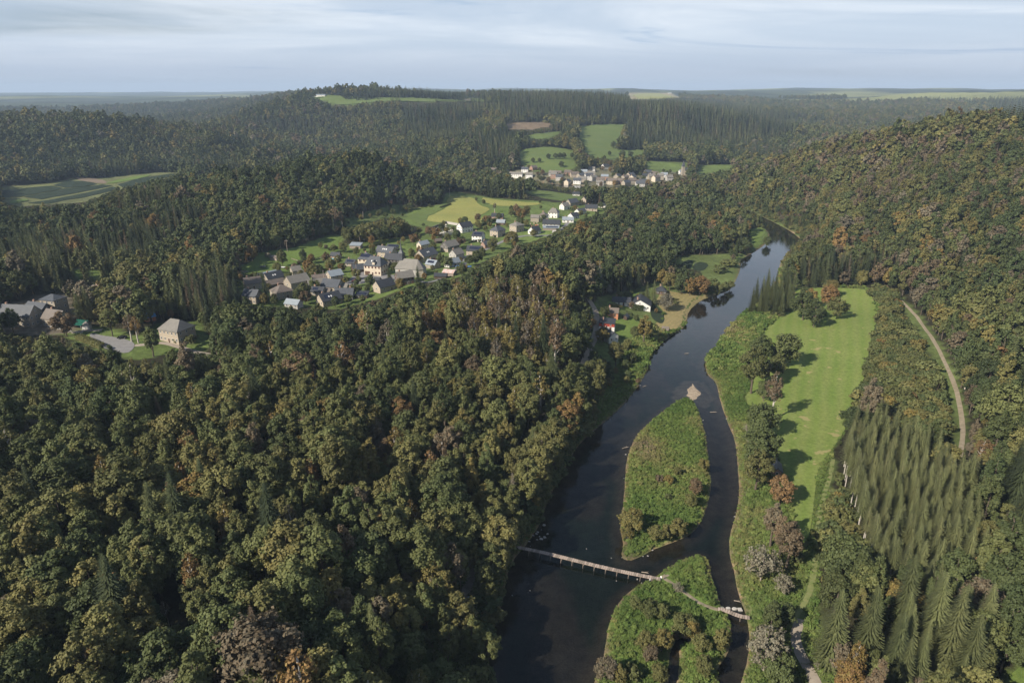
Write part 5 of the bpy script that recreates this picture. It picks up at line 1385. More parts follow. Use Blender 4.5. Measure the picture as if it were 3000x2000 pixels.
car(1040, 826, 20, 'red', 'red car parked on the village street')
car(1009, 825, -10, 'white', 'white car parked at the street bend')
car(1400, 728, 40, 'grey', 'grey car on the drive above the solar-roofed house')
def digger(px, py):
    p = at(px, py); o = empty('mini_digger', p, R(20)); tag(o, 'small yellow digger beside the blue slate house', 'digger')
    b = MB(); b.box(-1.3, 1.3, -.8, -.4, 0, .5); b.box(-1.3, 1.3, .4, .8, 0, .5); b.build('track', M['tyre'], o)
    b = MB(); b.box(-1.1, .7, -.65, .65, .5, 1.1); b.box(-.9, .2, -.6, .6, 1.1, 2.2); b.build('cab', M['yellow'], o)
    b = MB(); b.bar((.6, 0, 1), (2.2, 0, 2.2), .15); b.bar((2.2, 0, 2.2), (3.0, 0, .7), .12); b.build('arm', M['yellow'], o)
digger(1008, 827)
# covered boats
def boat(px, py, rot, label):
    p = at(px, py); o = empty('covered_boat', p, R(rot)); tag(o, label, 'boat')
    pts = [(-4, 0), (-3.6, .9), (0, 1.1), (3.2, .8), (4.3, 0), (3.2, -.8), (0, -1.1), (-3.6, -.9)]
    b = MB(); n = len(pts)
    b.add([(x * .85, y * .6, .1) for x, y in pts] + [(x, y, 1.0) for x, y in pts], [tuple(range(n - 1, -1, -1))] + [(i, (i + 1) % n, n + (i + 1) % n, n + i) for i in range(n)]); b.build('hull', M['white'], o)
    b = MB(); b.add([(x, y, 1.02) for x, y in pts] + [(x * .8, 0, 1.5) for x, y in pts], [(i, (i + 1) % n, n + (i + 1) % n, n + i) for i in range(n)]); b.build('cover', M['tarp_blue'], o)
boat(1350, 783, 28, 'long blue tarpaulin-covered boat lying by the wood'); boat(1366, 786, 30, 'second blue-covered boat nearer the trees')
# cemetery
def cemetery():
    C4 = ats([(1252,676),(1308,655),(1348,662),(1340,684),(1300,692)])
    for i in range(4):
        a, b_ = C4[i], C4[i + 1]
        L = np.hypot(*(b_ - a)); m_ = (a + b_) / 2; z = float(min(zat(*a), zat(*b_), zat(*m_)))
        o = MB(); o.box(-L / 2, L / 2, -.25, .25, -1, 2.0); o.box(-L / 2 - .1, L / 2 + .1, -.35, .35, 2.003, 2.15)
        w = o.build('cemetery_wall', M['stone_dark' if i in (0, 2) else 'concrete'], None, (m_[0], m_[1], z)); w.rotation_euler = (0, 0, math.atan2(*(b_ - a)[::-1]))
        tag(w, ['long dark cemetery wall along the paddock', 'pale cemetery wall along the hay field', 'cemetery wall next to the white house', 'low cemetery wall beside the trees'][i], 'wall')
    st = MB(); st.box(-.5, .5, -.12, .12, 0, 1.2); st.box(-.6, .6, -1.9, -.15, 0, .25); st.box(-.65, .65, -.2, .2, -.3, .0)
    g1 = st.mesh('gravestone', [M['concrete']]); g2 = st.mesh('gravestone', [M['stone_dark']])
    c0 = C4.mean(0); e1 = C4[1] - C4[0]; e2 = C4[3] - C4[2]
    k = 0
    for u in np.linspace(.12, .9, 8):
        for v in np.linspace(.12, .88, 5):
            q = (C4[0] * (1 - u) + C4[1] * u) * (1 - v) + (C4[4] * (1 - u) + C4[3] * u) * v
            if random.random() < .2: continue
            s = mobj('gravestone', g1 if random.random() < .65 else g2, None, (q[0], q[1], float(zat(*q)))); s.rotation_euler = (0, 0, R(-20 + random.uniform(-6, 6)))
            s.scale = (random.uniform(.9, 1.4), 1.2, random.uniform(.7, 1.2))
            tag(s, 'gravestone in the walled village cemetery', 'gravestone', 'gravestones in the cemetery')
cemetery()
for k in range(14):
    q = at(1545 + random.uniform(0, 32), 662 + random.uniform(-8, 8))
    b = MB(); L, W_, h = random.uniform(.8, 2.2), random.uniform(.8, 1.6), random.uniform(.6, 1.5); b.box(-L / 2, L / 2, -W_ / 2, W_ / 2, -.2, h * .8); b.box(-L * .35, L * .3, -W_ * .3, W_ * .35, h * .803, h)
    o = b.build('stone_block', M['sand' if k % 3 else 'orange'], None, q); o.rotation_euler = (0, 0, random.random() * 3); tag(o, 'pale building block heaped in the rubble yard', 'block', 'building blocks in the yard')
# garden hedges
def hedge(pts, w, h, label, tint):
    P = ats(pts); rgh = np.random.default_rng(len(label)); c, n_ = [], []
    o = empty('hedge', (P[0][0], P[0][1], float(zat(*P[0]))))
    for i in range(len(P) - 1):
        d = P[i + 1] - P[i]; L = np.hypot(*d); t_ = d / max(L, .01); nn = np.array((-t_[1], t_[0])); k = int(L * (w + 2 * h) * 14)
        u = rgh.random(k); s = rgh.uniform(-.5, .5, k); zz_ = rgh.random(k); f = rgh.random(k) < .45
        zz_ = np.where(f, 1.0, zz_); s = np.where(f, s, np.sign(s) * .5)
        q = P[i] + d * u[:, None] + nn * (s * w)[:, None]
        c.append(np.column_stack([q, zat(q[:, 0], q[:, 1]) + zz_ * h + rgh.normal(0, .08, k)])); n_.append(unit(np.column_stack([nn * np.sign(s)[:, None] * np.where(f, .2, 1)[:, None], np.where(f, 1., .2)]) + .4 * rgh.normal(size=(k, 3))))
    c, n_ = np.vstack(c) - np.array(o.location), np.vstack(n_)
    f_ = mobj('foliage', np_mesh('foliage', leaf_quads(c, n_, .42, rgh), quads=qidx(len(c)), mats=[M['leaf']]), o); f_['tint'] = tint
    tag(o, label, 'hedge')
hedge([(1852,908),(1884,912)], 1.6, 3.6, 'tall clipped green hedge before the riverside bungalow', .06)
hedge([(1786,897),(1800,898),(1822,903)], 1.6, 1.6, 'low yellow-green hedge beside the bungalow', .46)
hedge([(1834,918),(1852,926)], 1.4, 1.6, 'dark low hedge above the river lawn', .08)
hedge([(1290,610),(1321,600)], 2.0, 1.4, 'thin hedge between the paddock and hay field', .2)
hedge([(1405,664),(1440,650),(1452,645)], 2.2, 2.0, 'dark hedge below the hay field', .08)
hedge([(1445,696),(1480,690),(1500,682)], 1.6, 1.6, 'clipped hedge along the village road', .1)
hedge([(1375,712),(1405,706),(1420,700)], 1.5, 1.4, 'hedge below the white cube house', .12)
hedge([(965,735),(988,728)], 1.5, 1.8, 'short dark hedge on the village lawn', .05)
hedge([(1070,728),(1092,722),(1115,718)], 1.5, 1.8, 'dark hedge above the manor garden', .06)
hedge([(228,992),(262,1003),(300,1020)], 3.0, 2.0, 'broad olive hedge beside the car park', .36)

# ------------------------------------------------------------------ footbridges
def deck(name, A, B, z0, z1, w, ntrest, label, sag=0.15):
    A, B = Vector((*A, 0)), Vector((*B, 0)); L = (B - A).length; d = (B - A).normalized(); s = Vector((-d.y, d.x, 0))
    o = empty(name, (A.x, A.y, 0)); tag(o, label, 'footbridge')
    rb = random.Random(8)
    n = int(L / .62); zf = lambda t: z0 + (z1 - z0) * t + .12 * math.sin(t * 9) * .4
    side = lambda t: .35 * math.sin(t * 5.3 + .6) * s
    pm = [MB() for _ in range(4)]
    for k, b in enumerate(pm):
        b.box(-.27, .27, -w / 2, w / 2, -.05, .05)
        for e in range(5): b.box(-.27, .27, -w / 2 + w * (e + .05) / 5, -w / 2 + w * (e + .95) / 5, .052, .075 + .012 * ((e + k) % 3))
    ms = [b.mesh('plank', [M['timber_pale' if k % 2 else 'timber']]) for k, b in enumerate(pm)]
    for k in range(n):
        t_ = (k + .5) / n; c = d * (L * t_) + side(t_)
        q = mobj('plank', ms[rb.randrange(4)], o, (c.x, c.y, zf(t_) + rb.uniform(-.02, .02)))
        q.rotation_euler = (rb.uniform(-.02, .02), rb.uniform(-.03, .03), math.atan2(d.y, d.x) + rb.uniform(-.04, .04) + .35 * 5.3 / L * math.cos(t_ * 5.3 + .6))
    for sg in (-1, 1):
        b = MB(); pr = None
        for k in range(25):
            t_ = k / 24; c = d * (L * t_) + side(t_) + s * (sg * w * .36) + Vector((0, 0, zf(t_) - .17))
            if pr is not None: b.bar(pr, c, .09, .09, 5)
            pr = c
        b.build('beam', M['timber_dark'], o)
    for k in range(ntrest):
        t_ = (k + .7) / (ntrest + .4); c = d * (L * t_) + side(t_); z = zf(t_) - .2
        b = MB()
        lean = rb.uniform(-.15, .15)
        for sg in (-1, 1): b.bar(c + s * (sg * w * .62) + d * lean + Vector((0, 0, -1.6)), c + s * (sg * w * .40) + Vector((0, 0, z + .1)), .07, .055, 6)
        b.bar(c + s * (-w * .62) + Vector((0, 0, z)), c + s * (w * .62) + Vector((0, 0, z)), .07, .07, 6)
        b.bar(c + s * (-w * .55) + Vector((0, 0, .1)), c + s * (w * .42) + Vector((0, 0, z - .1)), .05, .05, 5)
        b.build('trestle', M['timber'], o)
    return o
a_, b_ = G(1497, 1602, 1.5)[:2], G(1936, 1696, 1.3)[:2]
deck('footbridge', a_, b_, 1.75, 1.35, 1.35, 13, 'long low plank footbridge on trestles across the wide river arm')
a2, b2 = G(2103, 1785, 1.2)[:2], G(2197, 1808, 1.2)[:2]
deck('footbridge', a2, b2, 1.25, 1.2, 1.3, 2, 'short plank footbridge over the narrow river arm')
for k, (px, py, r_) in enumerate([(2115, 1779, .60), (2134, 1780, .70), (2152, 1781, .72), (2168, 1783, .58)]):
    q = G(px, py, .3); b = MB()
    n = 7; rs = random.Random(k); P = [(r_ * (1 + rs.uniform(-.18, .12)) * math.cos(6.283 * i / n), r_ * .72 * (1 + rs.uniform(-.15, .12)) * math.sin(6.283 * i / n)) for i in range(n)]
    if k == 3: P = [(-.55, -.5), (.55, -.52), (.53, .5), (-.56, .5)]; n = 4
    b.add([(x * 1.05, y * 1.05, -1.4) for x, y in P] + [(x, y, 0) for x, y in P] + [(x * .88, y * .88, .1) for x, y in P], [(i, (i + 1) % n, n + (i + 1) % n, n + i) for i in range(n)] + [(n + i, n + (i + 1) % n, 2 * n + (i + 1) % n, 2 * n + i) for i in range(n)] + [tuple(range(2 * n, 3 * n))])
    o = b.build('stepping_stone', M['concrete'], None, q)
    tag(o, ['rounded stepping stone next to the island end of the short footbridge', 'second stepping stone beside the short footbridge', 'third stepping stone beside the short footbridge', 'square grey stepping stone nearest the meadow bank'][k], 'stone', 'stepping stones beside the short footbridge')
# people
def person(px, py, zf, rot, top, label, pose=0):
    q = G(px, py, zf); o = empty('person', q, R(rot)); tag(o, label, 'person')
    V3, E, RR = [], [], []
    def nd(p, r, par=None):
        V3.append(p); RR.append(r)
        if par is not None: E.append((par, len(V3) - 1))
        return len(V3) - 1
    pel = nd((0, 0, .95), .15); ch = nd((0, .02, 1.28), .17, pel); nk = nd((0, .02, 1.47), .06, ch); hd = nd((0, 0, 1.58), .085, nk); nd((0, 0, 1.70), .08, hd)
    for s in (-1, 1):
        hp = nd((s * .10, 0, .86), .10, pel); kn = nd((s * .12, -.05 * (1 + s * pose), .48), .07, hp); an = nd((s * .12, .05 + .08 * s * pose, .08), .045, kn); nd((s * .13, -.12 + .08 * s * pose, .03), .04, an)
        sh = nd((s * .20, .02, 1.40), .065, ch); el = nd((s * .27, .03, 1.12), .05, sh); nd((s * .24, -.14, .92), .04, el)
    me_ = bpy.data.meshes.new('body'); me_.from_pydata(V3, E, []); me_.update()
    bo = mobj('body', me_, o)
    sk_ = bo.modifiers.new('skin', 'SKIN'); sub = bo.modifiers.new('sub', 'SUBSURF'); sub.levels = sub.render_levels = 1
    for i, r_ in enumerate(RR): me_.skin_vertices[0].data[i].radius = (r_, r_ * .85)
    me_.skin_vertices[0].data[pel].use_root = True
    m_, t_ = new_mat('person_clothes')
    sx = N(t_, 'ShaderNodeSeparateXYZ'); t_.links.new(objc(t_), sx.inputs[0])
    cc = ramp(t_, maprange(t_, sx.outputs['Z'], 0, 1.8, 0, 1), [(0, (.03, .03, .03)), (.06, (.05, .06, .09)), (.50, top), (.82, (.45, .28, .2)), (.93, (.05, .03, .02))], 'CONSTANT')
    me_.materials.append(finish(m_, t_, cc, .85, .2))
person(1904, 1706, .9, 40, (.75, .75, .76), 'person in a white top at the water edge below the footbridge')
person(1936, 1699, 1.35, -60, (.78, .78, .78), 'person in white standing at the island end of the footbridge', 1)
# ------------------------------------------------------------------ rocks and driftwood
def rock_mesh(seed):
    bm = bmesh.new(); bmesh.ops.create_icosphere(bm, subdivisions=2, radius=1.0); r_ = random.Random(seed)
    cuts = [(Vector((r_.gauss(0, 1), r_.gauss(0, 1), r_.gauss(0, 1))).normalized(), r_.uniform(.55, .85)) for _ in range(7)]
    for v in bm.verts:
        for n_, d_ in cuts:
            e = v.co.dot(n_)
            if e > d_: v.co -= n_ * (e - d_)
        v.co.z *= .6
    me_ = bpy.data.meshes.new('rock'); bm.to_mesh(me_); bm.free(); me_.materials.append(M['rock']); return me_
ROCKS = [rock_mesh(k) for k in range(4)]
def rock(px, py, s, label, group):
    q = G(px, py, 0.05); o = mobj('rock', ROCKS[random.randrange(4)], None, (q[0], q[1], max(-.1, float(zat(q[0], q[1])))))
    o.scale = (s, s * random.uniform(.7, 1.1), s * random.uniform(.7, 1.1)); o.rotation_euler = (0, 0, random.random() * 6); tag(o, label, 'rock', group)
for px, py in [(1560,1570),(1568,1562),(1573,1556),(1580,1574),(1588,1578),(1594,1571),(1572,1580),(1550,1585),(1584,1552),(1600,1558),(1591,1540),(1556,1596),(1541,1590)]:
    rock(px + random.uniform(-4, 4), py + random.uniform(-4, 4), random.uniform(.3, .75), 'pale rock in the shaded cluster upstream of the long footbridge', 'rocks under the bank trees')
for px, py in [(1791,1633),(1822,1632),(1867,1695),(1898,1627),(1884,1628),(1912,1610),(1553,1728),(1547,1733),(1501,1742),(1718,1606),(1806,1700),(1880,1706)]:
    rock(px, py, random.uniform(.2, .4), 'small pale stone in the shallows round the long footbridge', 'stones in the shallows')
for px, py in [(1786,1228),(1833,1184),(1876,1128),(1738,1262),(2068,1274),(2154,1500),(2152,1512),(2128,1226),(1834,1330),(1828,1400),(2060,1230),(2168,1742),(1997,1270),(2146,1260)]:
    rock(px, py, random.uniform(.2, .5), 'single pale stone along the water edge', 'stones along the banks')
def drift(px, py, rot, L, label):
    q = G(px, py, .1); o = empty('driftwood', q, R(rot)); tag(o, label, 'driftwood')
    b = MB(); b.bar((-L / 2, 0, .1), (L * .2, .1, .25), .14, .11); b.bar((L * .2, .1, .25), (L / 2, -.1, .3), .11, .04); b.build('trunk', M['driftwood'], o)
    for k in range(4):
        x = -L * .1 + k * L * .13; b = MB(); b.bar((x, 0, .2), (x + .5, (-1) ** k * L * .2, .4 + .1 * k), .06, .02, 5); b.build('branch', M['driftwood'], o)
drift(1832,1312,20,2.8,'pale driftwood snag stranded on the island shoulder')
drift(2090,1208,-8,2.9,'driftwood stranded in the narrow river arm')
drift(1888,1132,25,1.8,'driftwood lying off the left river bank')
drift(2012,1036,0,2.4,'floating driftwood in mid river above the gravel bar')
drift(1890,1678,-22,2.1,'stick caught beside the long footbridge')
drift(2190,1296,18,4.9,'bleached fallen branch on the bank by the meadow tree')
drift(2160,1762,-28,1.8,'thin stick in the narrow arm above the stepping stones')
drift(1862,1540,-10,2.1,'dead grey branch in the island shrubs')

# ------------------------------------------------------------------ trees that stand alone
def T(px, py, h, kind, tint, label, wide=1.0, group=None, var=None):
    p = at(px, py); return single(kind, p.x, p.y, h, tint, label, wide=wide, group=group, var=var)
# meadow side of the river
T(2292,1073,17.1,'round',0.20,'lone round green tree out on the meadow',1.15)
T(2200,1152,23.2,'broad',0.30,'tall brownish-green tree at the meadow edge beside the upper bank')
T(2222,1090,19.5,'broad',0.13,'dark tree behind the brownish one at the meadow edge')
T(2240,1130,13.0,'tall',0.84,'slim grey-brown tree between the meadow edge trees')
T(2258,1232,22.0,'birch',0.80,'tall thin brown birch with pale trunk on the meadow',1.1)
T(2272,1112,13.4,'round',0.26,'green bushy tree behind the pale-trunked birch',.9)
T(2236,1175,9.8,'round',0.18,'low green tree beside the pale-trunked birch',.9)
T(2228,1282,14.6,'round',0.13,'dark green tree beside a leafless one on the bank',1.1)
T(2188,1276,8.5,'bare',0.90,'leafless grey tree on the bank by the meadow',1.0)
T(2196,1312,5.0,'bare',0.90,'fallen-looking bleached dead tree on the bank',1.4)
T(2222,1398,19.5,'broad',0.13,'huge dark green tree shading the slate-roofed hut',1.25)
T(2212,1438,15.9,'broad',0.36,'broad olive tree drooping in front of the huge dark one',1.2)
T(2240,1312,8.0,'spruce',0.98,'silver spruce peeping above the huge dark tree')
T(2266,1352,10.0,'spruce',0.95,'silver spruce standing beside the slate-roofed hut')
T(2284,1478,11.0,'round',0.70,'red-brown autumn tree at the meadow edge',1.05)
T(2256,1600,15.0,'tall',0.84,'tall brown half-bare tree below the red-brown one',1.15)
T(2302,1668,16.0,'tall',0.80,'tall brown thin-leaved tree at the narrow meadow end',1.15)
T(2282,1630,14.0,'tall',0.78,'grey-brown tree between the two tall brown ones')
T(2228,1700,11.0,'willow',0.93,'silvery willow below the tall brown trees',.9)
T(2292,1742,6.5,'willow',0.93,'low silvery willow bush near the path fork')
T(2252,1872,11.0,'broad',0.15,'big green tree at the end of the short footbridge')
T(2285,1838,8.0,'round',0.12,'green tree shading the bend of the gravel path')
T(2236,1962,13.0,'willow',0.93,'large silver-white willow on the near river bank',.85)
T(2280,2010,9.0,'round',0.14,'green tree by the near end of the gravel path')
T(2330,1650,4.0,'shrub',0.20,'green bush beside the worn grass path')
T(2352,938,18.3,'round',0.13,'big dark round tree on the upper meadow')
T(2382,958,14.6,'round',0.13,'dark round tree in front of the biggest upper meadow tree')
T(2357,882,9.8,'round',0.13,'small dark tree by the conifer clump')
T(2370,900,12.2,'round',0.60,'orange-brown tree behind the dark meadow pair')
T(2424,908,15.9,'round',0.66,'rusty tree in the upper meadow pair')
T(2450,934,13.4,'round',0.30,'olive tree in front of the rusty meadow tree')
T(2430,872,12.2,'round',0.50,'yellowish tree behind the rusty meadow tree')
T(2600,840,13.0,'round',0.56,'golden tree at the top right corner of the meadow')
T(2525,838,11.0,'round',0.44,'yellow-green tree at the head of the meadow')
rs = random.Random(3)
CL = [(2202,916),(2220,920),(2240,922),(2262,924),(2282,922),(2300,915),(2212,900),(2234,902),(2256,904),(2278,905),(2300,896),(2316,884),(2228,884),(2252,886),(2276,884),(2300,874),(2246,868),(2272,866),(2298,858)]
for px, py in CL:
    T(px + rs.uniform(-5, 5), py + rs.uniform(-4, 4), rs.uniform(16, 20), 'big_spruce', rs.uniform(.16, .30), 'dark spruce in the dense clump between river and upper meadow', 0.95, 'spruce clump by the upper meadow')
# islands
T(1850,1556,8.0,'round',0.46,'big olive willow at the lower left of the large island',1.2)
T(1836,1580,4.6,'willow',0.48,'low olive bush at the island shore')
T(1921,1586,5.7,'round',0.40,'rounded olive bush on the lower large island')
T(1985,1572,6.5,'round',0.44,'wide brownish bush at the tip of the large island',1.3)
T(1955,1578,5.3,'round',0.42,'olive bush between the two at the island tip')
T(2036,1450,6.5,'round',0.76,'pinkish-brown tree on the right of the large island',.9)
T(2022,1484,4.9,'round',0.34,'green bush below the pinkish-brown island tree',1.1)
T(2060,1378,4.9,'round',0.46,'olive bush at the right shore of the large island')
T(1957,1418,3.5,'round',0.54,'yellow bush in the middle of the large island',1.2)
T(1984,1392,3.4,'round',0.36,'small green bush in the middle of the large island')
T(1957,1462,2.1,'shrub',0.22,'small dark juniper-like bush on the large island')
T(1930,1410,2.7,'shrub',0.80,'low pinkish-brown bush on the large island')
T(1860,1786,4.6,'round',0.24,'green bush at the upper left of the lower island')
T(1900,1812,6.1,'round',0.22,'dark green tree on the lower island')
T(1938,1816,5.3,'round',0.26,'green tree beside the dark one on the lower island')
T(1995,1858,6.5,'round',0.30,'large green bush above the inlet of the lower island',1.15)
T(2022,1866,5.3,'round',0.54,'yellowish bush above the island inlet')
T(1990,1868,3.0,'shrub',0.80,'brown bush at the head of the island inlet')
T(1890,1912,6.1,'round',0.40,'olive tree on the lower island')
T(1938,1908,6.8,'round',0.50,'yellow-olive tree left of the island inlet')
T(1905,1935,4.6,'round',0.82,'brown thin bush in the lower island grass')
T(2054,1910,5.3,'round',0.36,'green tree right of the island inlet')
T(2110,1902,6.1,'round',0.42,'olive tree at the right shore of the lower island')
T(2060,1975,5.3,'round',0.34,'green bush at the lower right of the lower island',1.2)
T(1776,1990,6.5,'round',0.86,'grey-brown bush at the near tip of the lower island')
T(1812,2000,5.3,'round',0.46,'olive bush at the near tip of the lower island')
T(1850,1990,3.8,'shrub',0.26,'low green bush on the near lower island')
T(1930,1995,4.9,'round',0.36,'green bush left of the inlet mouth')
T(1986,1738,3.5,'willow',0.93,'pale dry bush beside the island footpath',.9)
# left bank
T(1462,1660,17.0,'broad',0.44,'big golden-olive tree over the near end of the long footbridge',1.25)
T(1440,1790,9.0,'broad',0.32,'small pale tree leaning over the water by the lane')
T(1385,1925,12.0,'broad',0.30,'olive tree below the parked car')
T(1428,1968,12.0,'broad',0.26,'green tree at the near left water edge')
T(1500,1560,17.0,'tall',0.30,'slender green tree above the shaded rocks')
T(1545,1500,20.0,'tall',0.34,'tall olive tree leaning over the wide river arm',1.15)
T(1585,1440,22.0,'tall',0.40,'tallest olive tree of the bank row',1.2)
T(1620,1360,19.0,'broad',0.38,'yellowish tree in the bank row',1.1)
T(1660,1290,17.0,'broad',0.64,'orange-brown tree in the bank row',1.1)
T(1690,1250,15.0,'broad',0.60,'golden-brown tree at the upper end of the bank row')
T(1500,1510,16.0,'spruce',0.80,'grey-green conifer beside the lane gap')
T(1886,1008,16.0,'broad',0.52,'large brownish tree on the river lawn',1.25)
T(1803,1072,13.0,'broad',0.40,'pale olive tree below the cabins',1.05)
T(1764,1004,9.0,'round',0.52,'golden tree hiding the lower cabin')
T(1722,972,10.0,'round',0.63,'small orange tree across the lane from the red cabin')
T(1952,910,11.0,'round',0.94,'grey spreading cedar on the dry meadow',1.1)
T(1972,888,3.5,'shrub',0.30,'low clipped bush on the dry meadow',1.6)
T(1892,890,15.0,'spruce',0.30,'light green conifer beside the bungalow',1.25)
T(1912,894,17.0,'spruce',0.32,'taller light green conifer beside the bungalow',1.25)
T(1752,858,21.0,'spruce',0.93,'blue-grey spruce at the lane bend',1.1)
T(1778,856,19.0,'spruce',0.96,'second blue-grey spruce at the lane bend',1.1)
T(1808,864,11.0,'spruce',0.30,'small light green fir above the bungalow',1.3)
T(1838,852,21.0,'spruce',0.05,'dark tall spruce behind the bungalow',1.2)
T(1865,848,20.0,'spruce',0.10,'dark spruce behind the wide-gabled bungalow',1.2)
T(1842,886,8.0,'round',0.16,'small dark tree between the bungalow wings')
T(1850,905,5.0,'round',0.80,'pinkish shrub in front of the bungalow')
T(1772,930,7.0,'round',0.22,'green bush beside the orange cottage')
T(2050,864,13.0,'round',0.66,'bright orange autumn tree on the river bend',1.15)
T(2020,866,12.0,'round',0.62,'orange-brown tree on the river bend')
T(1995,862,13.0,'round',0.08,'dark green tree beside the orange ones on the bend')
T(1962,850,12.0,'round',0.46,'yellow-green tree behind the dry meadow')
T(1940,838,12.0,'round',0.56,'golden tree behind the dark chalet')
T(2098,866,9.0,'round',0.32,'olive tree at the water on the river bend')
T(2122,862,9.0,'round',0.26,'green tree leaning over the bend water')
T(2138,850,7.0,'round',0.30,'green bush at the tip of the bend')
T(2090,840,6.0,'shrub',0.20,'green bush in the allotment corner',1.2)
T(2110,800,6.0,'shrub',0.22,'green thicket bush beside the allotment',1.5)
T(2136,780,6.0,'shrub',0.26,'green thicket bush near the upper bank',1.5)
T(2245,724,10.0,'round',0.14,'dark round tree on the green river spit')
T(1835,1030,7.0,'round',0.34,'olive bush on the river slope')
T(1850,1065,6.0,'round',0.18,'green bush on the river slope')
T(1860,990,7.0,'round',0.24,'green bush under the brownish tree')
T(1910,985,6.0,'round',0.12,'dark bush at the lawn foot')
# spruces in front
T(2425,1945,22.0,'big_spruce',0.30,'big olive spruce beside the gravel path',1.05,var=0)
T(2522,1945,23.0,'big_spruce',0.27,'second big olive spruce right of the path',1.05,var=1)
T(2480,2080,13.0,'broad',0.62,'orange beech at the bottom edge by the path',1.1)
T(2600,2010,21.0,'big_spruce',0.22,'large spruce behind the orange beech')
T(2470,1975,9.0,'round',0.84,'grey-brown bush between the two big spruces')
T(2395,1965,4.0,'bare',0.90,'pale dead bush beside the gravel path')
T(2640,1830,12.0,'round',0.55,'yellow-leaved tree before the spruce plantation',1.1)
T(2760,1400,13.0,'broad',0.42,'dark golden tree inside the plantation edge',1.4)
# village trees
T(778,886,19.0,'spruce',0.08,'tall dark conifer in the lower village',1.25)
T(892,876,10.0,'round',0.28,'dark round tree in the middle of the lower village',1.1)
T(906,808,11.0,'round',0.62,'russet tree beside the village lawn')
T(920,815,10.0,'round',0.40,'olive tree beside the russet one at the lawn')
T(937,808,8.0,'round',0.14,'dark green tree above the low cottages')
T(967,804,8.0,'round',0.50,'golden tree above the low cottages')
T(1001,799,6.5,'round',0.60,'small orange tree near the street')
T(1035,866,7.5,'round',0.30,'olive tree between the slate roofs and panel shed')
T(1020,890,6.0,'round',0.22,'green bush at the lower village edge')
T(1086,846,9.5,'round',0.12,'dense dark egg-shaped tree before the manor',.8)
T(1139,822,10.0,'spruce',0.22,'small conifer at the manor corner',1.5)
T(1223,832,12.0,'spruce',0.14,'dark conifer before the church nave',1.6)
T(1174,850,7.5,'round',0.52,'yellow tree in front of the stone house')
T(1206,760,8.0,'round',0.34,'olive tree beside the church spire',.8)
T(1213,718,9.5,'round',0.70,'copper-coloured tree above the stone farmhouse')
T(1243,730,6.5,'round',0.72,'red tree before the narrow cream house',.8)
T(1268,727,6.0,'round',0.18,'green tree beside the narrow cream house')
T(1290,779,8.5,'round',0.16,'dark green tree below the red car')
T(1312,786,8.0,'round',0.20,'green tree beside the low white-gabled house')
T(1395,775,10.0,'round',0.16,'dark tree at the wood edge below the drive',1.1)
T(1412,760,9.0,'round',0.22,'green tree at the wood edge beside the solar-roofed house')
T(1277,698,9.5,'round',0.64,'orange tree beside the cemetery')
T(1258,693,9.0,'round',0.72,'rusty tree beside the cemetery')
T(1311,710,7.5,'round',0.34,'olive round tree below the cemetery')
T(1337,706,10.0,'round',0.08,'dark round tree below the new white house')
T(1444,730,9.0,'round',0.34,'perfectly round olive tree on a green lawn',1.15)
T(1500,720,12.0,'round',0.44,'big golden-brown tree above the road',1.05)
T(1461,648,8.0,'round',0.20,'green tree in front of the purple-roofed bungalow')
T(1449,622,10.0,'birch',0.84,'slim brown birch at the hay field corner',1.2)
T(1498,636,9.0,'round',0.28,'green tree behind the ochre houses')
T(1528,646,12.0,'round',0.62,'brown-orange tree behind the ochre houses')
T(1542,634,11.0,'round',0.46,'yellowish tree behind the rubble yard')
T(1512,626,10.0,'round',0.74,'brown tree behind the ochre houses')
T(828,780,11.5,'round',0.30,'lone olive tree casting a shadow on the lawn',.85)
T(889,766,9.5,'round',0.04,'dark cypress-like tree on the lawn',.65)
T(940,729,5.0,'round',0.30,'small round fruit tree on the lawn')
T(955,731,4.0,'round',0.86,'small grey bush on the lawn')
T(785,756,4.0,'shrub',0.90,'grey-green bush at the shaded lawn edge')
T(1006,740,8.5,'round',0.34,'olive tree at the right of the lawn')
T(1045,748,6.5,'round',0.30,'green tree above the manor garden')
T(1024,713,13.0,'round',0.26,'large green tree above the lawn')
T(1056,716,16.0,'broad',0.34,'biggest olive tree above the manor',1.1)
T(1068,706,9.5,'round',0.55,'bright yellow tree above the manor')
T(1090,718,7.5,'round',0.64,'orange tree above the manor')
T(1110,712,12.0,'round',0.12,'dark green tree above the manor')
T(1130,705,12.0,'round',0.10,'dark round tree behind the solar shed')
T(1160,700,12.0,'round',0.14,'dark tree above the church')
T(1185,690,13.0,'round',0.40,'olive tree above the church')
T(741,766,12.5,'round',0.60,'orange tree at the dark lawn corner')
T(724,764,12.0,'round',0.64,'rusty-orange tree at the left of the lawn')
T(763,730,7.0,'round',0.46,'yellow bush below the wooded ridge',1.2)
T(809,728,11.0,'round',0.18,'green tree at the upper lawn edge',1.1)
T(863,722,12.5,'round',0.14,'dark tree behind the crossarm pole',1.1)
T(842,716,8.0,'round',0.30,'olive tree on the upper lawn edge')
for k, (px, py) in enumerate([(918,698),(935,695),(950,692),(965,684),(980,684),(990,676)]):
    T(px, py, 8, 'round', .12, 'dark tree in the short row above the lawn', 1.05, 'tree row above the lawn')
T(1004,674,15.0,'birch',0.80,'slim brown poplar-like tree above the lawn',.9)
T(1204,616,8.5,'round',0.16,'green thicket tree beside the paddock',1.2)
T(1188,618,7.0,'round',0.14,'green thicket tree under the ridge')
T(1259,608,4.2,'round',0.20,'small round bush in the paddock')
T(1274,592,13.0,'broad',0.52,'golden tree where the ridge meets the fields')
T(1417,599,5.5,'round',0.26,'round bush between the two hay fields')
T(1395,590,5.0,'round',0.34,'thin hedge tree in the hay field')
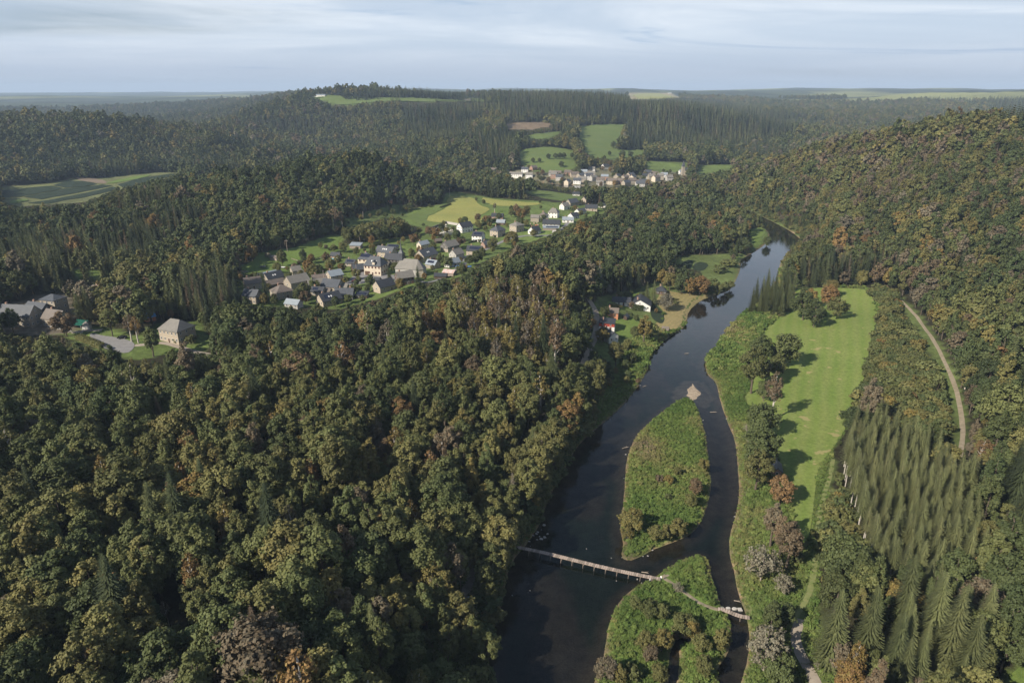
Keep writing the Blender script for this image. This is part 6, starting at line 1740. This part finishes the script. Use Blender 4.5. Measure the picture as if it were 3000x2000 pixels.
# pasture trees
for px, py, h, lb in [(1561,478,8.5,'left tree of the pair low on the pasture'),(1580,478,8.5,'right tree of the pair low on the pasture'),(1606,467,9.5,'round tree in the middle of the pasture'),(1627,466,10,'left tree of the pasture cluster'),(1640,466,10.5,'middle tree of the pasture cluster'),(1652,465,10,'right tree of the pasture cluster'),
   (1644,491,10,'lone tree low on the pasture'),(1785,457,9,'round tree at the foot of the steep field'),(1797,436,14,'tall tree half way up the steep field'),(1823,464,14,'big tree right of the steep field'),(1846,462,12,'tree beside the far orchard')]:
    T(px, py, h, 'round', .10, lb, 1.05)
for k, (px, py) in enumerate([(1675,470),(1690,462),(1700,470),(1685,480),(1710,482),(1725,488),(1740,490),(1755,488),(1705,492),(1770,478),(1735,478)]):
    T(px, py, 13, 'broad', .10, 'dark tree in the grove between pasture and far village', 1.0, 'grove above the far village')
for k, (px, py) in enumerate([(1860,498),(1845,495),(1835,505),(1870,505),(1882,500),(1825,498)]):
    T(px, py, 13, 'broad', .5 if k % 2 else .3, 'autumn tree on the knoll behind the far village', 1.0, 'knoll trees behind the far village')
# trees by the hotel
T(195,985,13.0,'round',0.76,'copper beech before the hotel',1.0)
T(40,972,12.0,'round',0.06,'dark round tree before the long hotel wing')
T(235,945,18.0,'spruce',0.28,'olive conifer behind the terrace',1.3)
T(262,940,19.0,'spruce',0.50,'brownish conifer behind the terrace',1.3)
T(330,985,14.0,'broad',0.30,'light green tree beside the car park drive')
T(386,1000,14.0,'birch',0.78,'brown birch by the car park',1.2)
T(406,1004,13.0,'birch',0.62,'golden birch by the car park',1.3)
T(450,1045,14.0,'broad',0.20,'green tree between the car park and stone house',1.1)
T(560,1010,5.0,'shrub',0.30,'bush at the stone house corner')
T(520,1005,3.0,'shrub',0.20,'small bush against the stone house')

# garden trees in both villages
rs = random.Random(21)
def gardens(key, n, hs, lb, grp):
    P = OPEN[key]; k = 0; tries = 0
    while k < n and tries < 900:
        tries += 1
        px, py = rs.uniform(P[:, 0].min(), P[:, 0].max()), rs.uniform(P[:, 1].min(), P[:, 1].max())
        if not inside(P, np.array([px]), np.array([py]))[0] or inside(np.array(DRYP, float), np.array([px]), np.array([py]))[0]: continue
        q = at(px, py)
        if any((q.x - a) ** 2 + (q.y - b) ** 2 < (r_ + 3) ** 2 for a, b, r_ in FOOT): continue
        if any((q.x - a) ** 2 + (q.y - b) ** 2 < 16 for a, b, _ in TREES_AT): continue
        if any(np.hypot(Pp[:, 0] - q.x, Pp[:, 1] - q.y).min() < w_ * .5 + 1.5 for Pp, w_ in PATHS): continue
        tt = rs.choice([.1, .14, .18, .22, .28, .34, .4, .5, .62, .76])
        single('round', q.x, q.y, rs.uniform(*hs), tt, '%s garden tree %s' % (hue(tt), lb), group='%s garden trees %s' % (hue(tt), grp)); k += 1
gardens('village', 120, (3.5, 8.5), 'between the village houses', 'in the village')
gardens('far_village', 45, (5, 10), 'between the far village houses', 'in the far village')
gardens('river_gardens', 14, (2.5, 6), 'on the riverside garden slope', 'by the river')
gardens('garden_slope', 16, (3, 7), 'on the rough slope under the ridge', 'under the ridge')

# ------------------------------------------------------------------ woods
def in_open(x, y, z, h, r=0.0):
    bad = np.zeros(x.shape, bool)
    for f, w in ((0.0, 0.0), (0.45, .8), (0.45, -.8), (0.8, .6), (0.8, -.6), (1.0, 0.0)):
        px, py, ff = project(x + r * w, y, z + h * f)
        for P in ALLOPEN:
            bb = (px > P[:, 0].min()) & (px < P[:, 0].max()) & (py > P[:, 1].min()) & (py < P[:, 1].max()) & ~bad
            if bb.any():
                bad[bb] |= inside(P, px[bb], py[bb]) & (ff[bb] > 1)
    return bad
def candidates(t0, t1, sp, seed):
    rg = np.random.default_rng(seed)
    xm = t1 * 0.95
    ys = np.arange(t0 * 0.45, t1 * 1.05, sp * .866)
    xs = np.arange(-xm, xm, sp)
    x, y = np.meshgrid(xs, ys)
    x = x + (np.arange(len(ys)) % 2)[:, None] * sp * .5
    x = (x + rg.uniform(-.36, .36, x.shape) * sp).ravel(); y = (y + rg.uniform(-.36, .36, y.shape) * sp).ravel()
    d = np.hypot(x, y)
    z = zat(x, y)
    px, py, f = project(x, y, z + 10)
    m = (d >= t0) & (d < t1) & (f > 5) & (px > -560) & (px < 3560) & (py < 2620)
    return x[m], y[m], z[m]
SPRUCE_PX = {k: np.array(v, float) for k, v in {
 'plantation': [(2440,1330),(2470,1420),(2520,1600),(2560,1745),(2640,1750),(2700,1830),(2860,1720),(2850,1440),(2720,1360),(2560,1265)],
 'crest': [(1440,340),(1500,285),(1700,272),(1850,285),(2100,300),(2350,360),(2300,430),(2050,445),(1840,445),(1830,365),(1700,365),(1480,355)],
 'ravine': [(1180,300),(1440,290),(1400,380),(1300,440),(1180,420)],
 'skyline': [(1215,280),(1360,280),(1360,300),(1215,300)],
 'slope': [(1400,420),(1500,400),(1520,480),(1440,500),(1380,470)],
 'corner': [(2560,1900),(2700,1840),(2860,1900),(2800,2100),(2560,2100)],
 'nook': [(480,930),(560,850),(660,850),(760,900),(640,960)],
 'hillright': [(2900,250),(3100,260),(3100,420),(2920,400)],
}.items()}
LARCH = np.array([(1330,900),(1480,872),(1640,905),(1665,1000),(1620,1120),(1450,1130),(1350,1040)], float)
SCRUB_PX = {k: np.array(v, float) for k, v in {
 'scrub': [(2545,850),(2600,850),(2645,885),(2740,1015),(2800,1120),(2822,1300),(2800,1350),(2660,1335),(2560,1262),(2470,1265),(2535,1110),(2550,1030),(2580,930)],
 'hedge': [(2395,1370),(2460,1380),(2470,1440),(2520,1600),(2560,1745),(2640,1755),(2560,1800),(2500,1760),(2400,1720),(2385,1560)],
 'upper': [(520,560),(640,520),(820,500),(700,535),(560,575)],
}.items()}
footprints = np.array(FOOT) if FOOT else np.zeros((0, 3))
pathpts = np.vstack([np.column_stack([P, np.full(len(P), w * .5)]) for P, w in PATHS])
def clear_of(x, y, pts, extra):
    ok = np.ones(len(x), bool)
    for i in range(0, len(x), 4000):
        d = np.hypot(x[i:i + 4000, None] - pts[None, :, 0], y[i:i + 4000, None] - pts[None, :, 1]) - pts[None, :, 2]
        ok[i:i + 4000] = d.min(1) > extra
    return ok
stand = np.array(TREES_AT)
def tints(x, y, px, py, rg):
    n = len(x)
    big = fbm(x / 130.0 + 3, y / 130.0, 3); mid = fbm(x / 35.0 + 30, y / 35.0, 3)
    t = 0.16 + 0.30 * big + 0.16 * mid + 0.085 * rg.normal(size=n)
    r = rg.random(n)
    t = np.where(r < 0.08, rg.uniform(.36, .5, n), t)
    t = np.where((r > 0.10) & (r < 0.125) & (np.hypot(x, y) < 700), rg.uniform(.55, .68, n), t)
    t = np.where((r > 0.135) & (r < 0.175), rg.uniform(.74, .88, n), t)
    brown = np.exp(-(((px - 2600) / 420) ** 2 + ((py - 540) / 190) ** 2)) + .8 * np.exp(-(((px - 2700) / 200) ** 2 + ((py - 850) / 80) ** 2))
    brown += .6 * np.exp(-(((px - 1500) / 160) ** 2 + ((py - 960) / 130) ** 2)) + .5 * np.exp(-(((px - 2850) / 200) ** 2 + ((py - 1500) / 220) ** 2))
    t = np.where(rg.random(n) < brown * .66, np.where(rg.random(n) < .6, rg.uniform(.30, .48, n), rg.uniform(.76, .88, n)), t)
    farw = np.clip((np.hypot(x, y) - 500) / 900, 0, 1)
    t = t + 0.04 * farw
    return np.clip(t, 0.0, 0.95)
forest = {}
def put(key, x, y, z, s, tint, rg):
    forest.setdefault(key, []).append((np.column_stack([x, y, z - .3]), s, rg.uniform(0, 6.283, len(x)), tint))
SINGLES = []
ROWS = []
rg = np.random.default_rng(88)
x, y, z = candidates(60, 420, 3.7, 5)
px, py, _ = project(x, y, z)
m = inside(SPRUCE_PX['plantation'], px, py) & clear_of(x, y, pathpts[::2], 1.0) & ~in_open(x, y, z, 16.0)
for i in np.flatnonzero(m): ROWS.append(('spruce', x[i], y[i], rg.uniform(12.5, 17.5), rg.uniform(.34, .52), px[i], py[i]))
for t0, t1, sp, bk, skk in ((40, 330, 5.7, 'broad0', 'spruce0'), (330, 780, 5.7, 'broad1', 'spruce1'), (780, 1600, 7.3, 'broad2', 'spruce2'), (1600, 4200, 13.0, 'broad2', 'spruce2')):
    rg = np.random.default_rng(int(t1))
    x, y, z = candidates(t0, t1, sp, int(t0))
    px, py, _ = project(x, y, z)
    spr = np.zeros(len(x), bool); scr = np.zeros(len(x), bool)
    for P in SPRUCE_PX.values(): spr |= inside(P, px, py)
    for P in SCRUB_PX.values(): scr |= inside(P, px, py)
    cn = fbm(x / 160.0 + 77, y / 160.0 + 2, 3)
    spr |= (cn > np.where(np.hypot(x, y) < 950, 0.36, 0.22)) & (rg.random(len(x)) < .75) & (np.hypot(x, y) > 420)
    spr |= rg.random(len(x)) < 0.03
    spr &= ~scr
    in_rows = inside(SPRUCE_PX['plantation'], px, py)
    h = np.where(spr, rg.uniform(16, 26, len(x)), np.clip(rg.normal(np.where(np.hypot(x, y) < 330, 14.3, np.where(np.hypot(x, y) < 780, 13.6, 15.0)), 3.8, len(x)), 7, 25))
    h = np.where(scr, rg.uniform(3.0, 6.5, len(x)), h)
    sd = river_sd(x, y)
    h = np.where((sd < 16) & ~spr, h * np.where(y > 500, .55, .8), h)
    cr_ = np.where(spr, 2.5, 3.6) * np.clip(h / 17.0, .3, 1.3)
    bad = in_open(x, y, z, h * 0.92, cr_)
    for k_ in (.6, .35, .2):            # where a tall tree would stand over open ground, younger growth stands instead
        hs_ = h * k_
        b2 = in_open(x[bad], y[bad], z[bad], hs_[bad] * .92, cr_[bad] * k_)
        idx = np.flatnonzero(bad)[~b2]
        h[idx] = np.maximum(hs_[idx], 2.2); bad[idx] = False
    ok = (sd > np.where(y > 560, 1.5, 3.0)) & ~bad
    ok &= ~in_rows
    if t0 >= 1600: ok &= ~((fbm(x / 420.0 + 40, y / 700.0 + 3, 2) > 0.13) & (np.hypot(x, y) > 2350) & (z > 70))
    if t0 < 700:
        isl = inside(ISLE1, x, y) | inside(ISLE2, x, y)
        ok &= ~isl
        near_ = np.hypot(x, y) < 900
        ok &= clear_of(x, y, pathpts[::2], 0.9)
        if len(footprints): ok &= clear_of(x, y, footprints, 2.5)
        if len(stand): ok &= clear_of(x, y, stand, 1.5)
    tt = tints(x, y, px, py, rg)
    tt = np.where(spr, np.clip(0.17 + .34 * fbm(x / 70., y / 70., 3) + .10 * rg.normal(size=len(x)), 0, .55), tt)
    pl = inside(SPRUCE_PX['plantation'], px, py) | inside(SPRUCE_PX['corner'], px, py)
    tt = np.where(pl, rg.uniform(.30, .44, len(x)), tt)
    tt = np.where(scr, np.clip(rg.normal(.26, .11, len(x)), .05, .6), tt)
    dead = spr & ~pl & (rg.random(len(x)) < .10)
    tt = np.where(dead, rg.uniform(.5, .8, len(x)), tt)
    sz = h / np.where(spr, 24.0, 17.0)
    if t0 >= 1600: sz = sz * 1.25
    if t0 == 780: sz = sz * 1.1
    if t0 < 100:                        # the trees that show largest stand as single trees
        vis = (h > 8) & (px > 0) & (px < 3000) & (py < 2150) & ok & ~scr
        app = h / np.hypot(np.hypot(x, y), 130 - z)
        for kind, msk, lim in (('broad', vis & ~spr, 200), ('spruce', vis & spr, 60)):
            ids = np.flatnonzero(msk)
            for i in ids[np.argsort(-app[ids])][:lim]:
                SINGLES.append((kind, x[i], y[i], h[i], tt[i], px[i], py[i])); ok[i] = False
    b = ok & ~spr & ~scr
    if t0 < 700:
        la = inside(LARCH, px, py)
        tt = np.where(la, np.where(rg.random(len(x)) < .5, rg.uniform(.12, .22, len(x)), rg.uniform(.42, .56, len(x))), tt)
        bi = b & ((rg.random(len(x)) < (.10 if t0 < 100 else 0)) | (la & (rg.random(len(x)) < .85)))
        if bi.any():
            put('birch0', x[bi], y[bi], z[bi], sz[bi] * 17 / 20. * 1.15, np.clip(tt[bi] + .3, .3, .86), rg); b &= ~bi
    put(bk, x[b], y[b], z[b], sz[b], tt[b], rg)
    s_ = ok & spr
    put(skk, x[s_], y[s_], z[s_], sz[s_], tt[s_], rg)
    c_ = ok & scr
    if c_.any():
        put('shrub0', x[c_], y[c_], z[c_], h[c_] / 3.2 * .95, tt[c_], rg)
STANDS = [np.array(v, float) for v in ([(1215,283),(1300,284),(1362,288),(1362,297),(1290,292),(1215,289)], [(1000,283),(1110,284),(1112,292),(1050,296),(1000,290)], [(1130,284),(1210,284),(1210,287),(1130,287)], [(880,279),(905,279),(905,286),(880,286)])]
rg = np.random.default_rng(77)
x, y, z = candidates(1700, 3600, 10.0, 41)
px, py, _ = project(x, y, z)
m = np.zeros(len(x), bool)
for P in STANDS: m |= inside(P, px, py)
put('spruce2', x[m], y[m], z[m], rg.uniform(.8, 1.1, m.sum()), rg.uniform(.02, .16, m.sum()), rg)
# left bank: trees down to the water
rg = np.random.default_rng(78)
x, y, z = candidates(100, 330, 4.6, 43)
sdv = river_sd(x, y)
m = (sdv > 1.0) & (sdv < 17) & (x < 42) & (y < 290) & (y > 128) & ~in_open(x, y, z, 9.0) & clear_of(x, y, pathpts[::2], .6) & ~(inside(ISLE1, x, y) | inside(ISLE2, x, y))
px, py, _ = project(x, y, z)
m &= (px < 1780)
for i in np.flatnonzero(m):
    if rg.random() < .9: SINGLES.append(('broad', x[i], y[i], rg.uniform(8, 15), float(np.clip(rg.normal(.30, .13), .05, .62)), px[i], py[i]))
# scrub gets a second, denser layer of bushes
rg = np.random.default_rng(91)
x, y, z = candidates(60, 900, 3.0, 17)
px, py, _ = project(x, y, z)
m = np.zeros(len(x), bool)
for P in SCRUB_PX.values(): m |= inside(P, px, py)
m &= clear_of(x, y, pathpts[::2], 1.0) & ~in_open(x, y, z, 3.0, 1.6)
sdv = river_sd(x, y)
lb_ = (x < 45) & (y < 290)
edge_ = (sdv > np.where(y > 560, 1.0, np.where(lb_, .5, 4.0))) & (sdv < 16) & ((x < 140) | (y > 560)) & (np.hypot(x, y) < 890) & ~in_open(x, y, z, 3.0) & clear_of(x, y, pathpts[::2], 1.5) & ~(inside(ISLE1, x, y) | inside(ISLE2, x, y))
m |= edge_ & (rg.random(len(x)) < np.where(lb_ & (sdv < 6), .95, .6))
put('shrub0', x[m], y[m], z[m], np.where(lb_[m] & (sdv[m] < 6), 1.35, 1.0) * rg.uniform(.5, 1.5, m.sum()), np.clip(rg.normal(.26, .12, m.sum()), .05, .8), rg)
def batches(keys):
    return [(k, np.vstack([b[0] for b in forest[k]]), np.concatenate([b[1] for b in forest[k]]), np.concatenate([b[2] for b in forest[k]]), np.concatenate([b[3] for b in forest[k]])) for k in keys if k in forest]
scatter('broadleaf_forest', batches(['broad0', 'birch0', 'broad1', 'broad2']), 'mixed autumn broadleaf woods covering the valley hills')
scatter('spruce_forest', batches(['spruce0', 'spruce1', 'spruce2']), 'dark spruce woods on the valley hills')
scatter('scrub', batches(['shrub0']), 'low autumn scrub beside the meadow and lanes')
def place(px, py):
    if px < 1790 and py > 1080:
        if px > 1330: return 'on the bank ' + ('by the long footbridge' if 1480 < py < 1800 else 'opposite the large island' if py <= 1480 else 'at the lower frame edge')
        row = 'lowest on the near slope' if py > 1850 else 'low on the near slope' if py > 1600 else 'half way up the near slope' if py > 1350 else 'high on the near slope'
        return row + (' at the frame edge' if px < 420 else ' below the car park' if px < 800 else ' near the lane' if px > 1100 else ' in mid wood')
    if px < 1790: return 'in the wood below ' + ('the hotel' if px < 350 else 'the hipped stone house' if px < 720 else 'the lower village' if px < 1150 else 'the church' if px < 1450 else 'the riverside cabins')
    if py < 900: return 'on the wooded bank of the river bend' if px < 2300 else 'in the wood above the meadow head'
    return ('right of the gravel forest track' if px > 2800 else 'in the wood at the lower right corner' if py > 1700 else 'in the scrub beside the meadow') 
for kind, x, y, h, tt, px, py in SINGLES + ROWS:
    pl = place(px, py)
    row = kind == 'spruce' and inside(SPRUCE_PX['plantation'], np.array([px]), np.array([py]))[0]
    edge_pl = row and edge_dist(np.array([(2440,1330),(2470,1420),(2520,1600),(2560,1745),(2640,1750)], float), np.array([px]), np.array([py]), False)[0] < 36
    k = 'pole_spruce' if edge_pl else 'big_spruce' if kind == 'spruce' and not row else 'tall' if kind == 'broad' and random.random() < .22 else kind
    size = ('small ' if h < 13 else 'tall ' if h > 18 else '') if kind == 'broad' else ('tall ' if h > 22 else 'short ' if h < 18 else '')
    if kind == 'spruce': lb = '%s%s spruce %s' % (size, hue(tt, True), pl)
    else: lb = '%s%s broadleaf tree %s' % (size, hue(tt), pl)
    if row: lb = ('bare-trunked spruce on the open edge of the plantation' if edge_pl else '%solive green spruce in the %s plantation rows' % (size, 'upper' if py < 1450 else 'middle' if py < 1620 else 'lower'))
    single(k, x, y, h, tt, lb, group=lb.replace(' tree ', ' trees ').replace(' spruce ', ' spruces '), name='spruce_tree' if kind == 'spruce' else 'broadleaf_tree', wide=random.uniform(.85, 1.2) if not row else random.uniform(.95, 1.2))

# ------------------------------------------------------------------ tall grass and herbs on banks and islands
rg = np.random.default_rng(23)
def grass_points(sp, t1, seed, cond):
    x, y, z = candidates(60, t1, sp, seed)
    m = cond(x, y, z)
    return x[m], y[m], z[m]
def bank_cond(x, y, z):
    px, py, f = project(x, y, z)
    sd = river_sd(x, y)
    isl = inside(ISLE1, x, y) | inside(ISLE2, x, y)
    mead = inside(np.array(MEADOW, float), px, py)
    bank = (inside(OPEN['right_bank'], px, py) & ~mead) | (inside(OPEN['river_gardens'], px, py) & (sd < 14)) | ((sd < 7) & (np.hypot(x, y) < 420) & (x < 140))
    rg_ = np.random.default_rng(len(x))
    bank &= ~inside(np.array(DRYP, float), px, py)
    ok = (sd > .15) & (isl | bank) & clear_of(x, y, pathpts, .45) & ~inside(BAR, x, y)
    return ok
x, y, z = grass_points(0.92, 330, 31, bank_cond)
sd = river_sd(x, y)
tn = np.clip(.26 + .50 * fbm(x / 18., y / 18., 3) + .08 * rg.normal(size=len(x)) + np.where(sd < 1.4, .22 * rg.random(len(x)), 0), 0, 1)
yel = np.exp(-(((x - 50) / 9) ** 2 + ((y - 235) / 16) ** 2)); tn = np.clip(tn + .3 * yel, 0, 1)
hb = rg.random(len(x)) < .45
sb = np.where(sd < 1.5, .7, .85) * rg.uniform(.4, 1.0, len(x))
B = [('tuft', np.column_stack([x, y, z])[~hb], sb[~hb], rg.uniform(0, 6.28, (~hb).sum()), tn[~hb]),
     ('herb', np.column_stack([x, y, z])[hb], sb[hb], rg.uniform(0, 6.28, hb.sum()), tn[hb] * .9)]
x, y, z = grass_points(2.0, 900, 37, lambda x, y, z: bank_cond(x, y, z) & (np.hypot(x, y) > 325))
tn = np.clip(.30 + .45 * fbm(x / 16., y / 16., 3) + .12 * rg.normal(size=len(x)), 0, 1)
B.append(('herb', np.column_stack([x, y, z]), rg.uniform(.9, 1.9, len(x)), rg.uniform(0, 6.28, len(x)), tn))
scatter('tall_grass', B, 'tall grass and herbs on the river banks and islands')
print('forest', {k: sum(len(b[0]) for b in v) for k, v in forest.items()}, 'singles', len(SINGLES), 'grass', sum(len(b[1]) for b in B))

# ------------------------------------------------------------------ the air over the valley
m, t = new_mat('valley_haze')
pv = N(t, 'ShaderNodeVolumePrincipled')
pv.inputs['Color'].default_value = (0.60, 0.77, 1.0, 1)
pv.inputs['Density'].default_value = 0.00008
pv.inputs['Anisotropy'].default_value = 0.0
ot = N(t, 'ShaderNodeOutputMaterial'); t.links.new(pv.outputs[0], ot.inputs['Volume'])
b = MB(); b.box(-13500, 13500, -600, 14500, -6, 240)
hz_ = b.build('haze', m)
tag(hz_, 'thin blue haze filling the valley air', None, kind='stuff')
